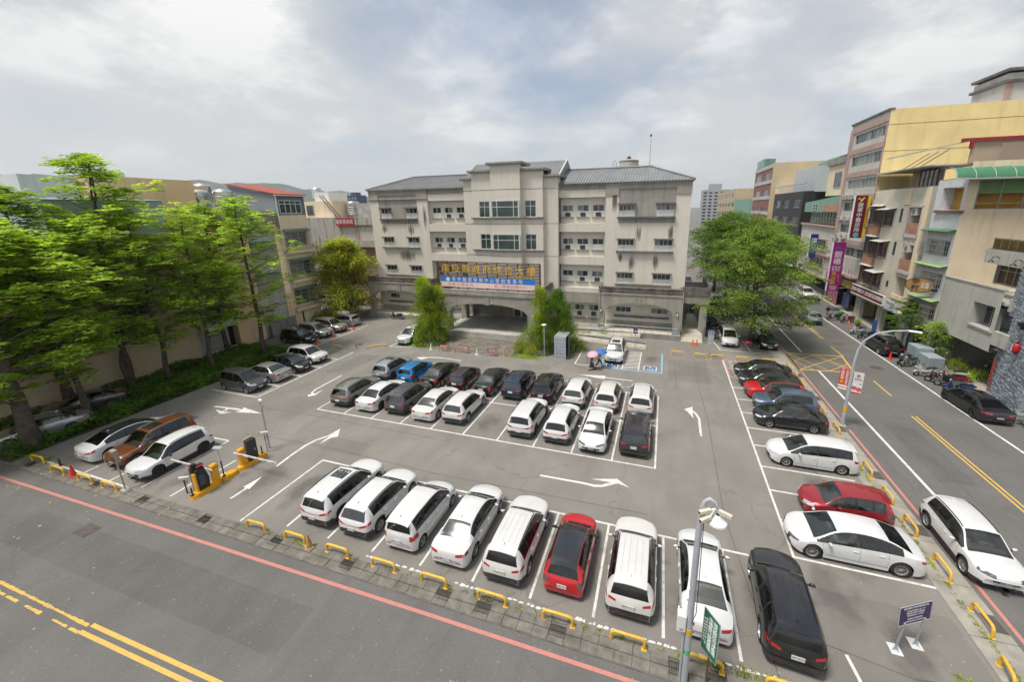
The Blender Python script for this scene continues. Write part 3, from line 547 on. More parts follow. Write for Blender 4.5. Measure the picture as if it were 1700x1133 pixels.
def wing(x0, x1, wins, p0, p1, out):
 ops = [(a, b, z0, z1, .2) for a, b in wins for z0, z1 in FL] + [(a, b, 2.0, 3.05, .2) for a, b in wins]
 mb = MB(); fw_.sheet(mb, x0, x1, .6, 13.1, [o for o in ops if o[2] < 13]); fw_.sheet(mb, x0, p0, 13.1, 16.25); fw_.sheet(mb, p1, x1, 13.1, 16.25); mb.build('wall', M_TILE, MBD)
 mb = MB(); fw_.sheet(mb, p0, p1, 13.1, 16.95, [o for o in ops if o[2] > 13], d=-.05)
 mb.quad(fw_.P(p0, 13.1, 0), fw_.P(p1, 13.1, 0), fw_.P(p1, 13.1, -.05), fw_.P(p0, 13.1, -.05)); mb.build('upper_panel', M_GTILE, MBD)
 mb = MB(); fw_.box(mb, x0 - .04, p0, 16.25, 17.45, -.3, .10); fw_.box(mb, p1, x1 + .04, 16.25, 17.45, -.3, .10); fw_.box(mb, p0, p1, 16.95, 17.45, -.3, .06); fw_.box(mb, x0 - .06, x1 + .06, 17.45, 17.66, -.3, .16); mb.build('frieze', M_GREY, MBD)
 if out < 0: mb = MB(); fw_.box(mb, x0 - .1, x1 + .1, 16.4, 16.5, -.02, .16); mb.build('band', M_CONCL, MBD)
 for a, b in wins:
  for z0, z1 in FL:
   window(MBD, fw_, a, b, z0, z1, -.16, 4 if out > 0 else 3, (), .045, GL, panel=.48)
   mb = MB(); fw_.box(mb, a - .12, b + .12, z1, z1 + .14, -.1, .3); mb.build('window_hood', M_TRIM, MBD)
  window(MBD, fw_, a, b, 2.0, 3.05, -.16, 3, (), .045, GL, panel=.35)
 for z0, z1 in FL: mb = MB(); fw_.box(mb, wins[0][0] - .15, wins[1][1] + .15, z0 - .2, z0 - .003, -.1, .32); mb.build('ledge', M_TRIM, MBD)
 mb = MB(); fw_.box(mb, wins[0][0] - .15, wins[1][1] + .15, 1.8, 1.997, -.1, .25); mb.build('ledge', M_TRIM, MBD)
 mb = MB(); fw_.box(mb, x0 + .4, x1 - .4, .6, 1.3, -.05, .05); mb.build('dado', M_GREY, MBD)
wing(XL, -30.85, [(-38.5, -36.85), (-34.4, -32.65)], -38.7, -32.5, -1)
wing(-6.85, XR, [(-5.3, -3.45), (-1.1, .85)], -5.3, .95, 1)
mb = MB(); mb.quad((XL, 56, 0), (XL, YW, 0), (XL, YW, 17.5), (XL, 56, 17.5)); mb.quad((XR, YW, 0), (XR, 56, 0), (XR, 56, 17.5), (XR, YW, 17.5)); mb.quad((XR, 56, 0), (XL, 56, 0), (XL, 56, 17.5), (XR, 56, 17.5)); mb.build('wall', M_TILE, MBD)
def bay(x0, x1, wins, gf):
 ops = [(a, b, z0, z1 + .05, .12) for a, b in wins for z0, z1 in FL]
 gops = [(a, b, 1.45, 2.9, .12) for a, b in gf]
 mb = MB(); fb.sheet(mb, x0, x1, .5, 17.5, ops + gops)
 for xx, s in ((x0, 1), (x1, -1)): mb.quad((xx, YB, .5), (xx, YW, .5), (xx, YW, 17.5), (xx, YB, 17.5))
 mb.build('wall', M_TILE, MBD)
 for a, b in ((12.07, 13.1), (8.07, 9.1), (16.1, 16.95), (4.65, 5.2)):
  mb = MB(); fw_.box(mb, x0, x1, a, b, -.58, -.04); mb.build('spandrel', M_TILE, MBD)
 mb = MB(); fw_.box(mb, x0, x1, 16.95, 17.45, -.58, -.08); fw_.box(mb, x0, x1, 17.45, 17.64, -.58, .1); mb.build('frieze', M_GREY, MBD)
 mb = MB(); fw_.box(mb, x0, x1, 3.3, 4.65, -.58, .1); mb.build('beam', M_GREY, MBD)
 for k, (a, b) in enumerate(wins):
  for j, (z0, z1) in enumerate(FL):
   w = window(MBD, fb, a, b, z0, z1 + .05, -.1, 2, (), .05, GL, sill=M_SILL, panel=.45)
   if (k * 3 + j + int(x0)) % 5: m = MB(); fb.box(m, (a + b) / 2 - .3, (a + b) / 2 + .3, z0 + .04, z0 + .5, -.1, .06); m.build('window_air_conditioner', mat('dark vent', (.05, .05, .045), .6), w)
 for a, b in gf:
  w = window(MBD, fb, a, b, 1.45, 2.9, -.1, 2, (), .05, GL, sill=M_SILL, panel=.48)
  m = MB(); fb.box(m, (a + b) / 2 - .28, (a + b) / 2 + .28, 1.5, 2.0, -.1, .06); m.build('window_air_conditioner', mat('dark vent', (.05, .05, .045), .6), w)
 mb = MB(); fb.box(mb, x0, x1, .5, 1.15, -.02, .05); mb.build('dado', M_GREY, MBD)
bay(-30.85, -25.0, [(-30.5, -29.2), (-28.65, -27.4), (-26.85, -25.5)], [(-30.4, -29.1), (-28.5, -27.2)])
bay(-12.45, -6.85, [(-12.2, -10.85), (-10.35, -8.95), (-8.45, -7.1)], [(-12.2, -11.1), (-10.6, -9.3), (-8.75, -7.5)])
def block(fr, y, x0, x1, z1, yback, ops, cap):
 mb = MB(); fr.sheet(mb, x0, x1, 4.6, z1, ops)
 mb.quad((x0, yback, 4.6), (x0, y, 4.6), (x0, y, z1), (x0, yback, z1)); mb.quad((x1, y, 4.6), (x1, yback, 4.6), (x1, yback, z1), (x1, y, z1)); mb.quad((x0, y, z1), (x1, y, z1), (x1, yback + 2.5, z1), (x0, yback + 2.5, z1))
 mb.build('wall', M_TILE, MBD)
 m = MB(); m.box(x0 - .32, x1 + .32, y - .32, yback + 2.4, z1 - .02, z1 + .1); m.box(x0 - .4, x1 + .4, y - .4, yback + 2.5, z1 + .1, z1 + .27); m.build('cornice', M_GREY, MBD)
 for z in (17.2, 13.1, 9.1): m = MB(); fr.box(m, x0 - .008, x1 + .008, z - .03, z + .03, -.01, .012); m.build('joint', M_TRIM, MBD)
block(ff, YF, -25.0, -12.45, 18.5, YB, [], 0)
mo = [(-22.62, -21.2, 13.92, 15.86), (-22.62, -21.2, 9.92, 11.82), (-16.5, -15.08, 13.92, 15.86), (-16.5, -15.08, 9.92, 11.82)]
block(fm_, YM, -23.55, -14.2, 19.3, YF, mo, 0)
co = [(-20.62, -17.0, 13.92, 15.9), (-20.62, -17.0, 9.92, 11.86)]
block(fc, YC, -20.65 - .02, -16.85, 20.05, YM, [(a + .06, b - .06, c, d) for a, b, c, d in co], 0)
for a, b, c, d in mo: window(MBD, fm_, a, b, c, d, -.1, 2, (.66,), .055, M_GLASSG)
for a, b, c, d in co:
 w = window(MBD, fc, a + .06, b - .06, c, d, .06, [.19, .81], (.62,), .07, M_GLASSG)
 mb = MB(); fc.box(mb, a - .02, a + .06, c - .05, d + .05, -.02, .2); fc.box(mb, b - .06, b + .02, c - .05, d + .05, -.02, .2); mb.build('fin', M_WHITE, w)
for zz in (13.72, 9.72):
 for fr, a, b in ((fm_, -23.7, -20.85), (fc, -20.85, -16.65), (fm_, -16.65, -14.05)):
  m = MB(); fr.box(m, a, b, zz, zz + .17, -.02, .22); m.build('ledge', M_TRIM, MBD)
def roof_plane(mb, ribs, a, b, c, d, n):
 """a-b eave, d-c ridge; ribs run up the slope"""
 a, b, c, d = map(Vector, (a, b, c, d)); mb.quad(a, b, c, d)
 nor = (b - a).cross(d - a).normalized()
 if nor.z < 0: nor = -nor
 for k in range(n + 1):
  t = k / n; p = a.lerp(b, t)
  e = (b - a).normalized(); up = nor.cross(e); up = up if up.z > 0 else -up
  best = None
  for q0, q1 in ((b, c), (c, d), (d, a)):
   dd = q1 - q0; M2 = np.array([[up.dot(e), -dd.dot(e)], [up.dot(up), -dd.dot(up)]]); rhs = np.array([(q0 - p).dot(e), (q0 - p).dot(up)])
   if abs(np.linalg.det(M2)) < 1e-9: continue
   s_, r_ = np.linalg.solve(M2, rhs)
   if s_ > .05 and -1e-6 <= r_ <= 1 + 1e-6: best = s_ if best is None else min(best, s_)
  if best: ribs.tube([p + nor * .02, p + up * best + nor * .02], .055, 5, True)
ez, rz_ = 17.7, 19.62; x0, x1, y0, y1 = -40.45, 2.75, 46.6, 56.2; ym = (y0 + y1) / 2; rx0, rx1 = -35.6, -2.1
mb = MB(); rb = MB()
roof_plane(mb, rb, (x0, y0, ez), (x1, y0, ez), (rx1, ym, rz_), (rx0, ym, rz_), 130); roof_plane(mb, rb, (x1, y0, ez), (x1, y1, ez), (rx1, ym, rz_), (rx1, ym, rz_ - 1e-4), 28)
roof_plane(mb, rb, (x0, y1, ez), (x0, y0, ez), (rx0, ym, rz_), (rx0, ym, rz_ - 1e-4), 28); mb.quad((x1, y1, ez), (x0, y1, ez), (rx0, ym, rz_), (rx1, ym, rz_))
mb.box(x0, x1, y0, y1, ez - .06, ez - .004)
RF = mb.build('roof', M_ROOFT, MBD); o = rb.build('roof_tile_rolls', M_ROOFT, RF, True); o['kind'] = 'stuff'
mb = MB(); mb.tube([(x0, y0, ez + .05), (rx0, ym, rz_ + .08), (rx1, ym, rz_ + .08), (x1, y0, ez + .05)], .12, 8); mb.tube([(rx1, ym, rz_ + .08), (x1, y1, ez + .05)], .12, 8); mb.build('ridge', M_ROOFT, RF, True)
mb = MB(); rb = MB(); gx0, gx1 = -25.1, -12.45
roof_plane(mb, rb, (gx0, 47.0, 18.75), (gx1, 47.0, 18.75), (gx1, 50.8, 20.8), (gx0, 50.8, 20.8), 38); mb.quad((gx1, 54.6, 18.75), (gx0, 54.6, 18.75), (gx0, 50.8, 20.8), (gx1, 50.8, 20.8))
mb.add([(gx1, 47.0, 18.75), (gx1, 54.6, 18.75), (gx1, 50.8, 20.8)], [(0, 1, 2)]); mb.add([(gx0, 47.0, 18.75), (gx0, 54.6, 18.75), (gx0, 50.8, 20.8)], [(2, 1, 0)])
RG = mb.build('roof', M_ROOFT, MBD); o = rb.build('roof_tile_rolls', M_ROOFT, RG, True); o['kind'] = 'stuff'
mb = MB(); mb.tube([(gx1, 47.0, 18.8), (gx1, 50.8, 20.86)], .1, 6); mb.tube([(gx1, 50.8, 20.86), (gx1, 54.6, 18.8)], .1, 6); mb.build('verge', M_WHITE, RG, True)
def arch_wall(fr, u0, u1, a0, a1, zs, za, z0, z1, dep, name, parent, m):
 """wall with an arched opening a0..a1, springing at zs, apex za"""
 mb = MB(); n = 22; P = fr.P
 xs = [a0 + (a1 - a0) * k / n for k in range(n + 1)]; c = (a0 + a1) / 2; h = (a1 - a0) / 2
 zz = [zs + (za - zs) * math.sqrt(max(0, 1 - ((x - c) / h) ** 2)) * (1 if True else 0) for x in xs]
 for d in (0, -dep):
  mb.quad(P(u0, z0, d), P(a0, z0, d), P(a0, z1, d), P(u0, z1, d)); mb.quad(P(a1, z0, d), P(u1, z0, d), P(u1, z1, d), P(a1, z1, d))
  for k in range(n): mb.quad(P(xs[k], zz[k], d), P(xs[k + 1], zz[k + 1], d), P(xs[k + 1], z1, d), P(xs[k], z1, d))
 for k in range(n): mb.quad(P(xs[k], zz[k], 0), P(xs[k], zz[k], -dep), P(xs[k + 1], zz[k + 1], -dep), P(xs[k + 1], zz[k + 1], 0))
 for u in (u0, a0, a1, u1): mb.quad(P(u, z0, 0), P(u, z0, -dep), P(u, z1 if u in (u0, u1) else zs, -dep), P(u, z1 if u in (u0, u1) else zs, 0))
 o = mb.build(name, m, parent)
 tr = MB()   # lighter rim round the opening
 for k in range(n): tr.add([P(xs[k], zz[k] - .015, .03), P(xs[k + 1], zz[k + 1] - .015, .03), P(xs[k + 1], zz[k + 1] + .13, .03), P(xs[k], zz[k] + .13, .03), P(xs[k], zz[k] - .015, -.05), P(xs[k + 1], zz[k + 1] - .015, -.05), P(xs[k + 1], zz[k + 1] + .13, .001), P(xs[k], zz[k] + .13, .001)], [(0, 1, 2, 3), (4, 5, 1, 0), (3, 2, 6, 7)])
 for u in (a0, a1): s = 1 if u == a0 else -1; fr.box(tr, min(u + .015 * s, u - .13 * s), max(u + .015 * s, u - .13 * s), z0, zs + .02, .001, .03)
 tr.build('arch_rim', M_CONC, o)
 k = MB(); fr.box(k, c - .32, c + .32, za - .12, za + .75, .001, .09); k.build('keystone', M_CONC, o)
 return o
def arcade(x0, x1, a0, a1):
 f = fx(44.7)
 arch_wall(f, x0, x1, a0, a1, 2.9, 4.05, .6, 5.0, .55, 'arcade', MBD, M_GREY)
 mb = MB(); f.box(mb, x0 - .06, x1 + .06, 5.0, 5.18, -2.2, .08); mb.build('cornice', M_CONC, MBD)
 mb = MB(); f.box(mb, x0, x1, 5.18, 5.78, -.22, -.02); f.box(mb, x0, x0 + .2, 5.18, 5.78, -2.18, -.22); f.box(mb, x1 - .2, x1, 5.18, 5.78, -2.18, -.22); f.box(mb, x0 - .04, x1 + .04, 5.78, 5.92, -.28, .04); f.box(mb, x0 - .02, x1 + .02, 5.42, 5.5, -.02, .02); mb.build('parapet', M_TRIM, MBD)
 sbox(MBD, 'ceiling', M_CONCL, x0 + .05, x1 - .05, 45.26, 46.88, 4.7, 4.9)
arcade(-40.3, -30.0, -39.65, -30.7); arcade(-7.1, 2.25, -6.35, 1.4)
for a_ in ((-40.6, -30.0, 44.45, 46.9, -.1, .6), (-7.2, 2.35, 44.45, 46.9, -.1, .6), (-30.0, -25.6, 45.2, 47.5, -.1, .5), (-13.2, -7.2, 44.9, 47.5, -.1, .5)): sbox(MBD, 'plinth', M_CONC, *a_)
for a_, b_ in ((-40.5, -30.05), (-7.1, 2.28)): sbox(MBD, 'arcade_floor', M_ARCF, a_, b_, 44.55, 46.85, .6, .612)
mb = MB(); mb.box(4.35, 5.15, 46.9, 47.6, -.1, 4.0); mb.box(2.6, 3.3, 52.5, 53.2, -.1, 4); mb.box(4.35, 5.15, 54, 54.7, -.1, 4); mb.build('pillar', M_GREY, MBD)
mb = MB(); mb.box(2.3, 5.3, 46.8, 47.5, 3.9, 4.9); mb.box(4.5, 5.25, 47.5, 55, 3.9, 4.9); mb.box(2.52, 4.5, 47.5, 55, 4.5, 4.7); mb.build('beam', M_GREY, MBD)
mb = MB(); mb.box(2.3, 5.35, 46.75, 46.95, 5.0, 5.85); mb.box(5.15, 5.35, 46.95, 55, 5.0, 5.85); mb.box(2.25, 5.4, 46.7, 55.05, 4.9, 5.0); mb.build('parapet', M_TRIM, MBD)
mb = MB()
for k in range(4): mb.box(2.36, 4.7, 44.35 + k * .32, 46.5, -.05 + k * .155, .105 + k * .155)
mb.box(2.4, 4.6, 46.5, 55, -.05, .575); mb.build('side_steps', M_ARCF, MBD)
PF = fx(40.3)
arch_wall(PF, -25.9, -13.15, -24.6, -14.5, 2.95, 4.05, .5, 5.0, .75, 'porch_front', MBD, M_GREY)
mb = MB(); PF.box(mb, -26.0, -13.05, 5.0, 5.22, -5.6, .1); mb.build('cornice', M_CONC, MBD)
mb = MB(); PF.box(mb, -25.7, -13.35, 5.22, 5.62, -.3, -.02); mb.build('parapet', M_CONC, MBD)
for xx in (-25.9, -13.9):
 f = Fr((xx if xx < -20 else -13.15, 46.9, 0), (0, -1, 0)); xx2 = xx + .75
 mb = MB(); mb.box(xx, xx2, 45.4, 46.3, .5, 5.0); mb.box(xx, xx2, 41.06, 45.4, 3.6, 5.0); mb.build('porch_side', M_GREY, MBD)
mb = MB(); mb.box(-13.4, -13.15, 41, 46.2, 5.22, 5.9); mb.box(-25.9, -25.65, 41, 46.2, 5.22, 5.9); mb.build('parapet', M_TRIM, MBD)
sbox(MBD, 'porch_ceiling', M_CONCL, -25.1, -13.95, 41.06, 46.2, 4.55, 4.75)
sbox(MBD, 'porch_floor', M_FLOOR, -25.95, -13.1, 40.25, 47.9, -.1, .5)
mb = MB()
for k in range(3): mb.box(-25.1, -13.9, 39.35 + k * .3, 39.35 + (k + 1) * .3 + .005, -.05, .13 + k * .135)
mb.build('steps', M_CONC, MBD)
mb = MB(); mb.add([(x, y, .506) for x, y in ((-17.8, 41.3), (-14.3, 41.3), (-14.3, 41.5), (-17.6, 41.5), (-17.6, 44.5), (-17.8, 44.5))], [(0, 1, 2, 3, 4, 5)]); mb.build('floor_marking', M_PY, MBD)
PB = fx(47.9)
mb = MB(); PB.sheet(mb, -25.9, -13.1, .5, 4.6, [(-23.2, -19.6, 2.2, 3.6), (-19.2, -18.3, .5, 3.4), (-18.0, -16.0, .5, 3.4), (-15.7, -14.2, .5, 3.4)], .2); mb.build('entrance_wall', M_TILE, MBD)
mb = MB(); PB.box(mb, -25.9, -19.3, .5, 1.9, -.02, .06); mb.build('dado', M_GREY, MBD)
window(MBD, PB, -23.2, -19.6, 2.2, 3.6, -.15, 4, (), .05, M_GLASS, M_ALU)
for a, b, c in ((-19.2, -18.3, 1), (-18.0, -16.0, 2), (-15.7, -14.2, 2)): window(MBD, PB, a, b, .5, 3.4, -.15, c, (.72,), .06, M_GLASS, M_ALU, name='glass_door')
for x, z, y in ((-39.95, 3.1, 44.7), (-25.2, 2.95, 40.3), (-13.75, 3.0, 40.3), (-6.75, 3.0, 44.7), (1.85, 3.0, 44.7)):
 m = MB(); m.box(x - .1, x + .1, y - .14, y - .001, z - .2, z + .28); a = m.build('wall_lamp', M_BLACK, MBD); m = MB(); m.cbox(x - .075, x + .075, y - .2, y - .142, z - .14, z + .2, .02); m.build('lamp_glass', mat('lamp opal', (.75, .75, .72), .3, .02), a)
for x in (-6.8, 1.75): sbox(MBD, 'notice', mat('blue notice', (.10, .38, .55), .5), x - .16, x + .16, 44.67, 44.699, 1.0, 1.28)
for (x, y) in ((-6.95, 44.62), (2.35, 44.62), (-13.2, 40.9), (-30.2, 44.62)):
 m = MB(); m.tube([(x, y, 5.7), (x, y, 1.2)], .05, 6); m.build('downpipe', M_CONCL, MBD)
M_MOULD = decal_mat('mould run', (.13, .115, .098), .44, .72, .5, 1.3, (7, 1, .22))
for x0, x1, z0, z1 in ((-3.4, -2.6, 10.6, 13.1), (-5.3, -4.6, 8.4, 9.7), (-1.4, -.4, 7.4, 9.7), (-4.2, -3.0, 7.3, 9.6), (-34.3, -33.2, 11.3, 13.2), (-36.4, -33.0, 7.6, 9.75), (-38.8, -37.6, 11.6, 13.2), (-33.5, -32.4, 4.6, 5.9), (.2, 1.0, 10.8, 13.1), (-6.2, -5.4, 14, 17.2), (-31.8, -31.0, 12, 16), (-5.4, -4.4, 4.6, 5.6)):
 m = MB(); fw_.box(m, x0, x1, z0, z1, .002, .005); m.build('mould_run', M_MOULD, MBD)
m = MB(); m.lathe([(1.45, 19.2), (1.25, 20.0), (1.18, 20.45), (1.24, 20.5), (1.24, 20.62), (.4, 20.8), (.01, 20.82)], (-4.95, 53.2, 0), 16); t_ = m.build('roof_tank', M_CONCL, MBD, True, angle=40); m = MB(); m.lathe([(.2, 20.75), (.26, 21.0), (.16, 21.15), (.01, 21.2)], (-4.95, 53.2, 0), 8); m.build('vent_cap', M_RUST, t_, True)
m = MB(); m.tube([(-6.9, 53, 19.4), (-6.9, 53, 20.5), (-6.7, 53, 20.75), (-6.5, 53, 20.5), (-6.5, 53, 19.4)], .05, 6); m.build('vent_pipe', M_STEEL, MBD)
m = MB(); m.tube([(-2.3, 51.3, 19.4), (-2.3, 51.3, 23.0)], [.05, .03], 6); q = m.build('lightning_rod', M_STEEL, MBD); m = MB(); m.lathe([(.01, 23.0), (.13, 23.1), (.13, 23.16), (.01, 23.3)], (-2.3, 51.3, 0), 8); m.build('rod_tip', M_BLACK, q)
finish(MBD, (-18.85, 46.9, 0))
SGN = thing('slatted_sign', 'brown slatted signboard with nine gold characters standing on the porch roof', 'sign')
SF = fx(40.62); M_SLAT = mat('brown painted slat', (0.075, 0.045, 0.038), .6, .2, 2)
for k in range(19):
 z = 5.72 + k * .165; m = MB(); SF.box(m, -26.1, -13.0, z, z + .1, -.03, .03); m.build('slat', M_SLAT, SGN)
for k in range(11):
 x = -26.0 + k * 1.29; m = MB(); SF.box(m, x - .04, x + .04, 5.62, 8.85, -.14, -.032); m.build('post', M_SLAT, SGN)
m = MB()
for x in (-26.16, -13.0): SF.box(m, x, x + .06, 5.66, 8.85, -.04, .04)
SF.box(m, -26.1, -13.0, 8.86, 8.94, -.06, .05); m.build('sign_frame', M_SLAT, SGN)
M_GOLD = mat('gold lettering', (0.85, 0.55, 0.08), .35, .12, 3, metal=.2)
for k, ch in enumerate('南投縣政府綜合大樓'): lettering(ch, 1.08, SF, -24.95 + k * 1.36, 8.08 - k * .012, .05, M_GOLD, SGN, name='character', bold=.018)
lettering('縣長 林明溱題', .3, SF, -14.9, 7.28, .05, M_GOLD, SGN, name='signature')
finish(SGN, (-19.5, 40.6, 5.6))
BN = thing('cloth_banner', 'long blue over pink cloth banner with white characters tied on the slatted sign', 'banner')
BF = fx(40.54); M_BB = mat('blue banner cloth', (0.02, 0.19, 0.66), .7, .06, 2); M_BP = mat('pink banner cloth', (0.86, 0.62, 0.58), .7, .06, 2); M_BWH = mat('white banner print', (.78, .78, .76), .7, .03)
m = MB(); BF.box(m, -25.6, -13.62, 6.5, 7.1, 0, .012); m.build('upper_cloth', M_BB, BN); m = MB(); BF.box(m, -25.6, -13.62, 5.9, 6.5, 0, .012); m.build('lower_cloth', M_BP, BN)
m = MB(); c = BF.P(-24.65, 6.8, .013); m.cyl(c, c + BF.n * .006, .25, None, 18); m.build('round_emblem', M_BWH, BN)
for k, ch in enumerate('青年職涯發展中心暨創客基地'): lettering(ch, .52, BF, -23.85 + k * .71, 6.8, .02, M_BWH, BN, name='character', bold=.012)
M_BPR = mat('pale pink print', (.62, .36, .33), .7, .03)
lettering('亞幸三得投所', .46, BF, -23.0, 6.19, .02, M_BPR, BN, spacing=1.6); lettering('第二職業訓練中心', .46, BF, -16.6, 6.19, .02, M_BPR, BN, spacing=1.25)
finish(BN, (-19.6, 40.5, 5.9))
# right hand street: buildings from near to far
FX = 25.2
def fs(x, y0): return Fr((x, y0, 0), (0, -1, 0))     # street front facing -X, u runs from far to near; u = y0 - y
def U(y0, y): return y0 - y
M_CREAM = mat('cream render', (0.78, 0.65, 0.46), .85, .06, .6, streak=.30, dirt=.15, dscale=.4, dirtcol=(.30, .22, .14))
M_YWALL = mat('yellow painted wall', (0.86, 0.68, 0.32), .8, .07, .4, streak=.28, dirt=.25, dscale=.25, dirtcol=(.42, .33, .18))
M_WTILE = mat('white glazed tile', (0.74, 0.75, 0.76), .3, .06, 1, tile=(.22, .11, .012), tilecol=(.33, .34, .36), streak=.2, dirtcol=(.3, .28, .25))
M_BTILE = mat('beige mosaic tile', (0.66, 0.60, 0.50), .5, .07, .6, tile=(.3, .3, .008), tilecol=(.54, .48, .4), streak=.3, dirtcol=(.25, .2, .16))
M_BRICK = mat('red brown brick', (0.40, 0.19, 0.11), .8, .2, 1, tile=(.24, .08, .012, .5), tilecol=(.32, .24, .18))
M_GCONC = mat('grey washed concrete', (0.46, 0.445, 0.405), .9, .08, .7, bump=.3, bscale=80, streak=.45, dirt=.2, dirtcol=(.14, .13, .115), grain=.1)
M_PINK = mat('dusty pink tile', (0.46, 0.315, 0.28), .7, .1, .8, streak=.3, dirtcol=(.15, .1, .09))
M_GREYP = mat('grey painted spandrel', (0.55, 0.53, 0.485), .8, .07, .8, streak=.45, dirt=.2, dirtcol=(.18, .16, .14))
M_LAV = mat('pale lilac frame', (0.58, 0.50, 0.50), .7, .06, 1, streak=.25)
M_GRN = mat('green corrugated roof', (0.11, 0.24, 0.14), .55, .12, 1.5, wave=(6, 'X'))
M_GRNP = mat('pale green sheet', (0.30, 0.42, 0.20), .6, .12, 1.5)
M_GRNW = mat('green metal cladding', (0.20, 0.36, 0.27), .55, .08, .6, streak=.2)
M_RED = mat('red painted steel', (0.30, 0.02, 0.025), .5, .1, 2)
M_DGLASS = mat('dark green glass', (0.04, 0.085, 0.04), .15, .4, .8, spec=.8)
def door_dark(parent, fr, u0, u1, z0, z1, d=-.4, name='doorway'):
 m = MB(); fr.box(m, u0, u1, z0, z1, d - .05, d); return m.build(name, M_DARK, parent)
SL = thing('slate_building', 'tall building corner faced in rough blue grey slate at the right edge', 'building')
M_SLATE = mat('slate', (0.30, 0.335, 0.38), .75, .25, 3, island=.45)
m = MB(); pA, pB = Vector((25.75, 38.35, 0)), Vector((23.75, 32.6, 0)); pC = Vector((36, 31.0, 0))
n1_ = (pB - pA).normalized(); m.add([pA, pB, pC, Vector((36, 38.35, 0)), pA + Vector((0, 0, 16)), pB + Vector((0, 0, 16)), pC + Vector((0, 0, 16)), Vector((36, 38.35, 16))], [(0, 1, 5, 4), (1, 2, 6, 5), (2, 3, 7, 6), (3, 0, 4, 7), (4, 5, 6, 7)]); m.build('wall', mat('slate bed', (.08, .09, .1), .9), SL)
def slate_face(a, b, z1, name):
 fr = Fr(a, b - a); ln = (b - a).length; mb = MB(); rn = random.Random(4); z = 0
 while z < z1:
  h = rn.uniform(.05, .10); u = 0
  while u < ln:
   w_ = rn.uniform(.18, .6); e = min(u + w_, ln); d = rn.uniform(.01, .055); fr.box(mb, u + .004, e - .004, z + .004, z + h - .004, 0, d); u = e
  z += h
 return mb.build(name, M_SLATE, SL, kind='stuff')
slate_face(pA, pB, 11.5, 'slate_pieces'); slate_face(pB, pC, 3.0, 'slate_pieces')
for (t_, z) in ((.62, 6.1), (.86, 6.3), (.95, 5.2)):
 p = pA.lerp(pB, t_); q = MB(); fr = Fr(p, pB - pA); fr.box(q, -.2, .15, z, z + .25, .02, .3); fr.box(q, -.12, .2, z + .25, z + .5, .05, .45); q.build('spotlight', M_BLACK, SL)
finish(SL, (24.8, 35.4, 0))
LN = thing('paper_lantern', 'red paper lantern hanging on the slate wall', 'lantern')
p = pA.lerp(pB, .62); fr = Fr(p, pB - pA); c = fr.P(0, 4.7, .22)
q = MB(); q.lathe([(.07, -.36), (.16, -.3), (.2, -.15), (.21, 0), (.2, .15), (.16, .3), (.07, .36)], c, 12); b_ = q.build('lantern_body', mat('lantern red', (.50, .02, .03), .5), LN, True); q = MB(); q.cyl(c + Vector((0, 0, .36)), c + Vector((0, 0, .43)), .09, None, 10); q.cyl(c - Vector((0, 0, .43)), c - Vector((0, 0, .36)), .09, None, 10); q.build('lantern_cap', M_BLACK, LN)
q = MB(); q.rbox(c + Vector((0, 0, .46)) - fr.n * .1, .03, .26, .03, math.atan2(fr.n.y, fr.n.x) + 1.57); q.build('hook', M_BLACK, LN); lettering('居酒', .26, fr, 0, 4.7, .44, M_BWH, LN, True)
finish(LN, c)
NB = thing('red_banner', 'tall narrow red cloth banner standing at the foot of the slate wall', 'banner'); fr = Fr(pA + Vector((-.35, -.4, 0)), pB - pA); q = MB(); fr.box(q, -.02, .3, .5, 3.0, 0, .02); q.build('cloth', mat('banner red', (.55, .02, .02), .7), NB); q = MB(); q.tube([fr.P(-.05, 0, 0), fr.P(-.05, 3.1, 0)], .02, 6); q.build('pole', M_ALU, NB); finish(NB, (25.3, 38, 0))
GH = thing('terrace_house', 'grey concrete house with deep terraces over an open garage beside the slate wall', 'building')
y0 = 45.3; f = fs(FX, y0)
mb = MB(); f.sheet(mb, 0, U(y0, 38.45), 3.2, 8.15, [(U(y0, 41.2), U(y0, 38.9), 4.85, 6.75, 1.2)]); mb.quad(f.P(0, 3.2, 0), f.P(0, 3.2, -6), f.P(U(y0, 38.45), 3.2, -6), f.P(U(y0, 38.45), 3.2, 0)); mb.build('wall', M_GCONC, GH)
mb = MB(); f.box(mb, 0, U(y0, 38.45), 8.15, 8.27, -.2, .06); mb.build('coping', M_CONCL, GH)
mb = MB(); f.box(mb, U(y0, 41.2), U(y0, 38.5), 4.7, 4.84, -.4, .1); mb.build('sill', M_CONCL, GH)
window(GH, f, U(y0, 41.15), U(y0, 38.95), 4.9, 6.7, -.9, 3, (), .06, M_GLASS, M_ALU)
sbox(GH, 'terrace_slab', M_GCONC, FX + .2, 34, 38.3, 45.25, 7.0, 7.2)
f2 = fs(FX + 1.6, 42.4)   # upper storey set back
mb = MB(); f2.sheet(mb, 0, U(42.4, 37.6), 8.15, 9.9, [(.1, 2.6, 8.2, 9.8, .3), (2.8, 4.7, 8.2, 9.8, .3)]); mb.build('upper_wall', M_GCONC, GH)
window(GH, f2, .1, 2.6, 8.2, 9.8, -.2, 3, (.7,), .06, mat('wood blind behind glass', (.10, .045, .025), .3, .3, 2, spec=.8), M_ALU); window(GH, f2, 2.8, 4.7, 8.2, 9.8, -.2, 3, (), .06, M_GLASS, M_ALU)
mb = MB(); f2.box(mb, -.1, 4.9, 9.9, 11.05, -.2, .9); mb.box(26.2, 34, 42.42, 42.62, 9.9, 11.05); mb.build('upper_parapet', M_GCONC, GH)
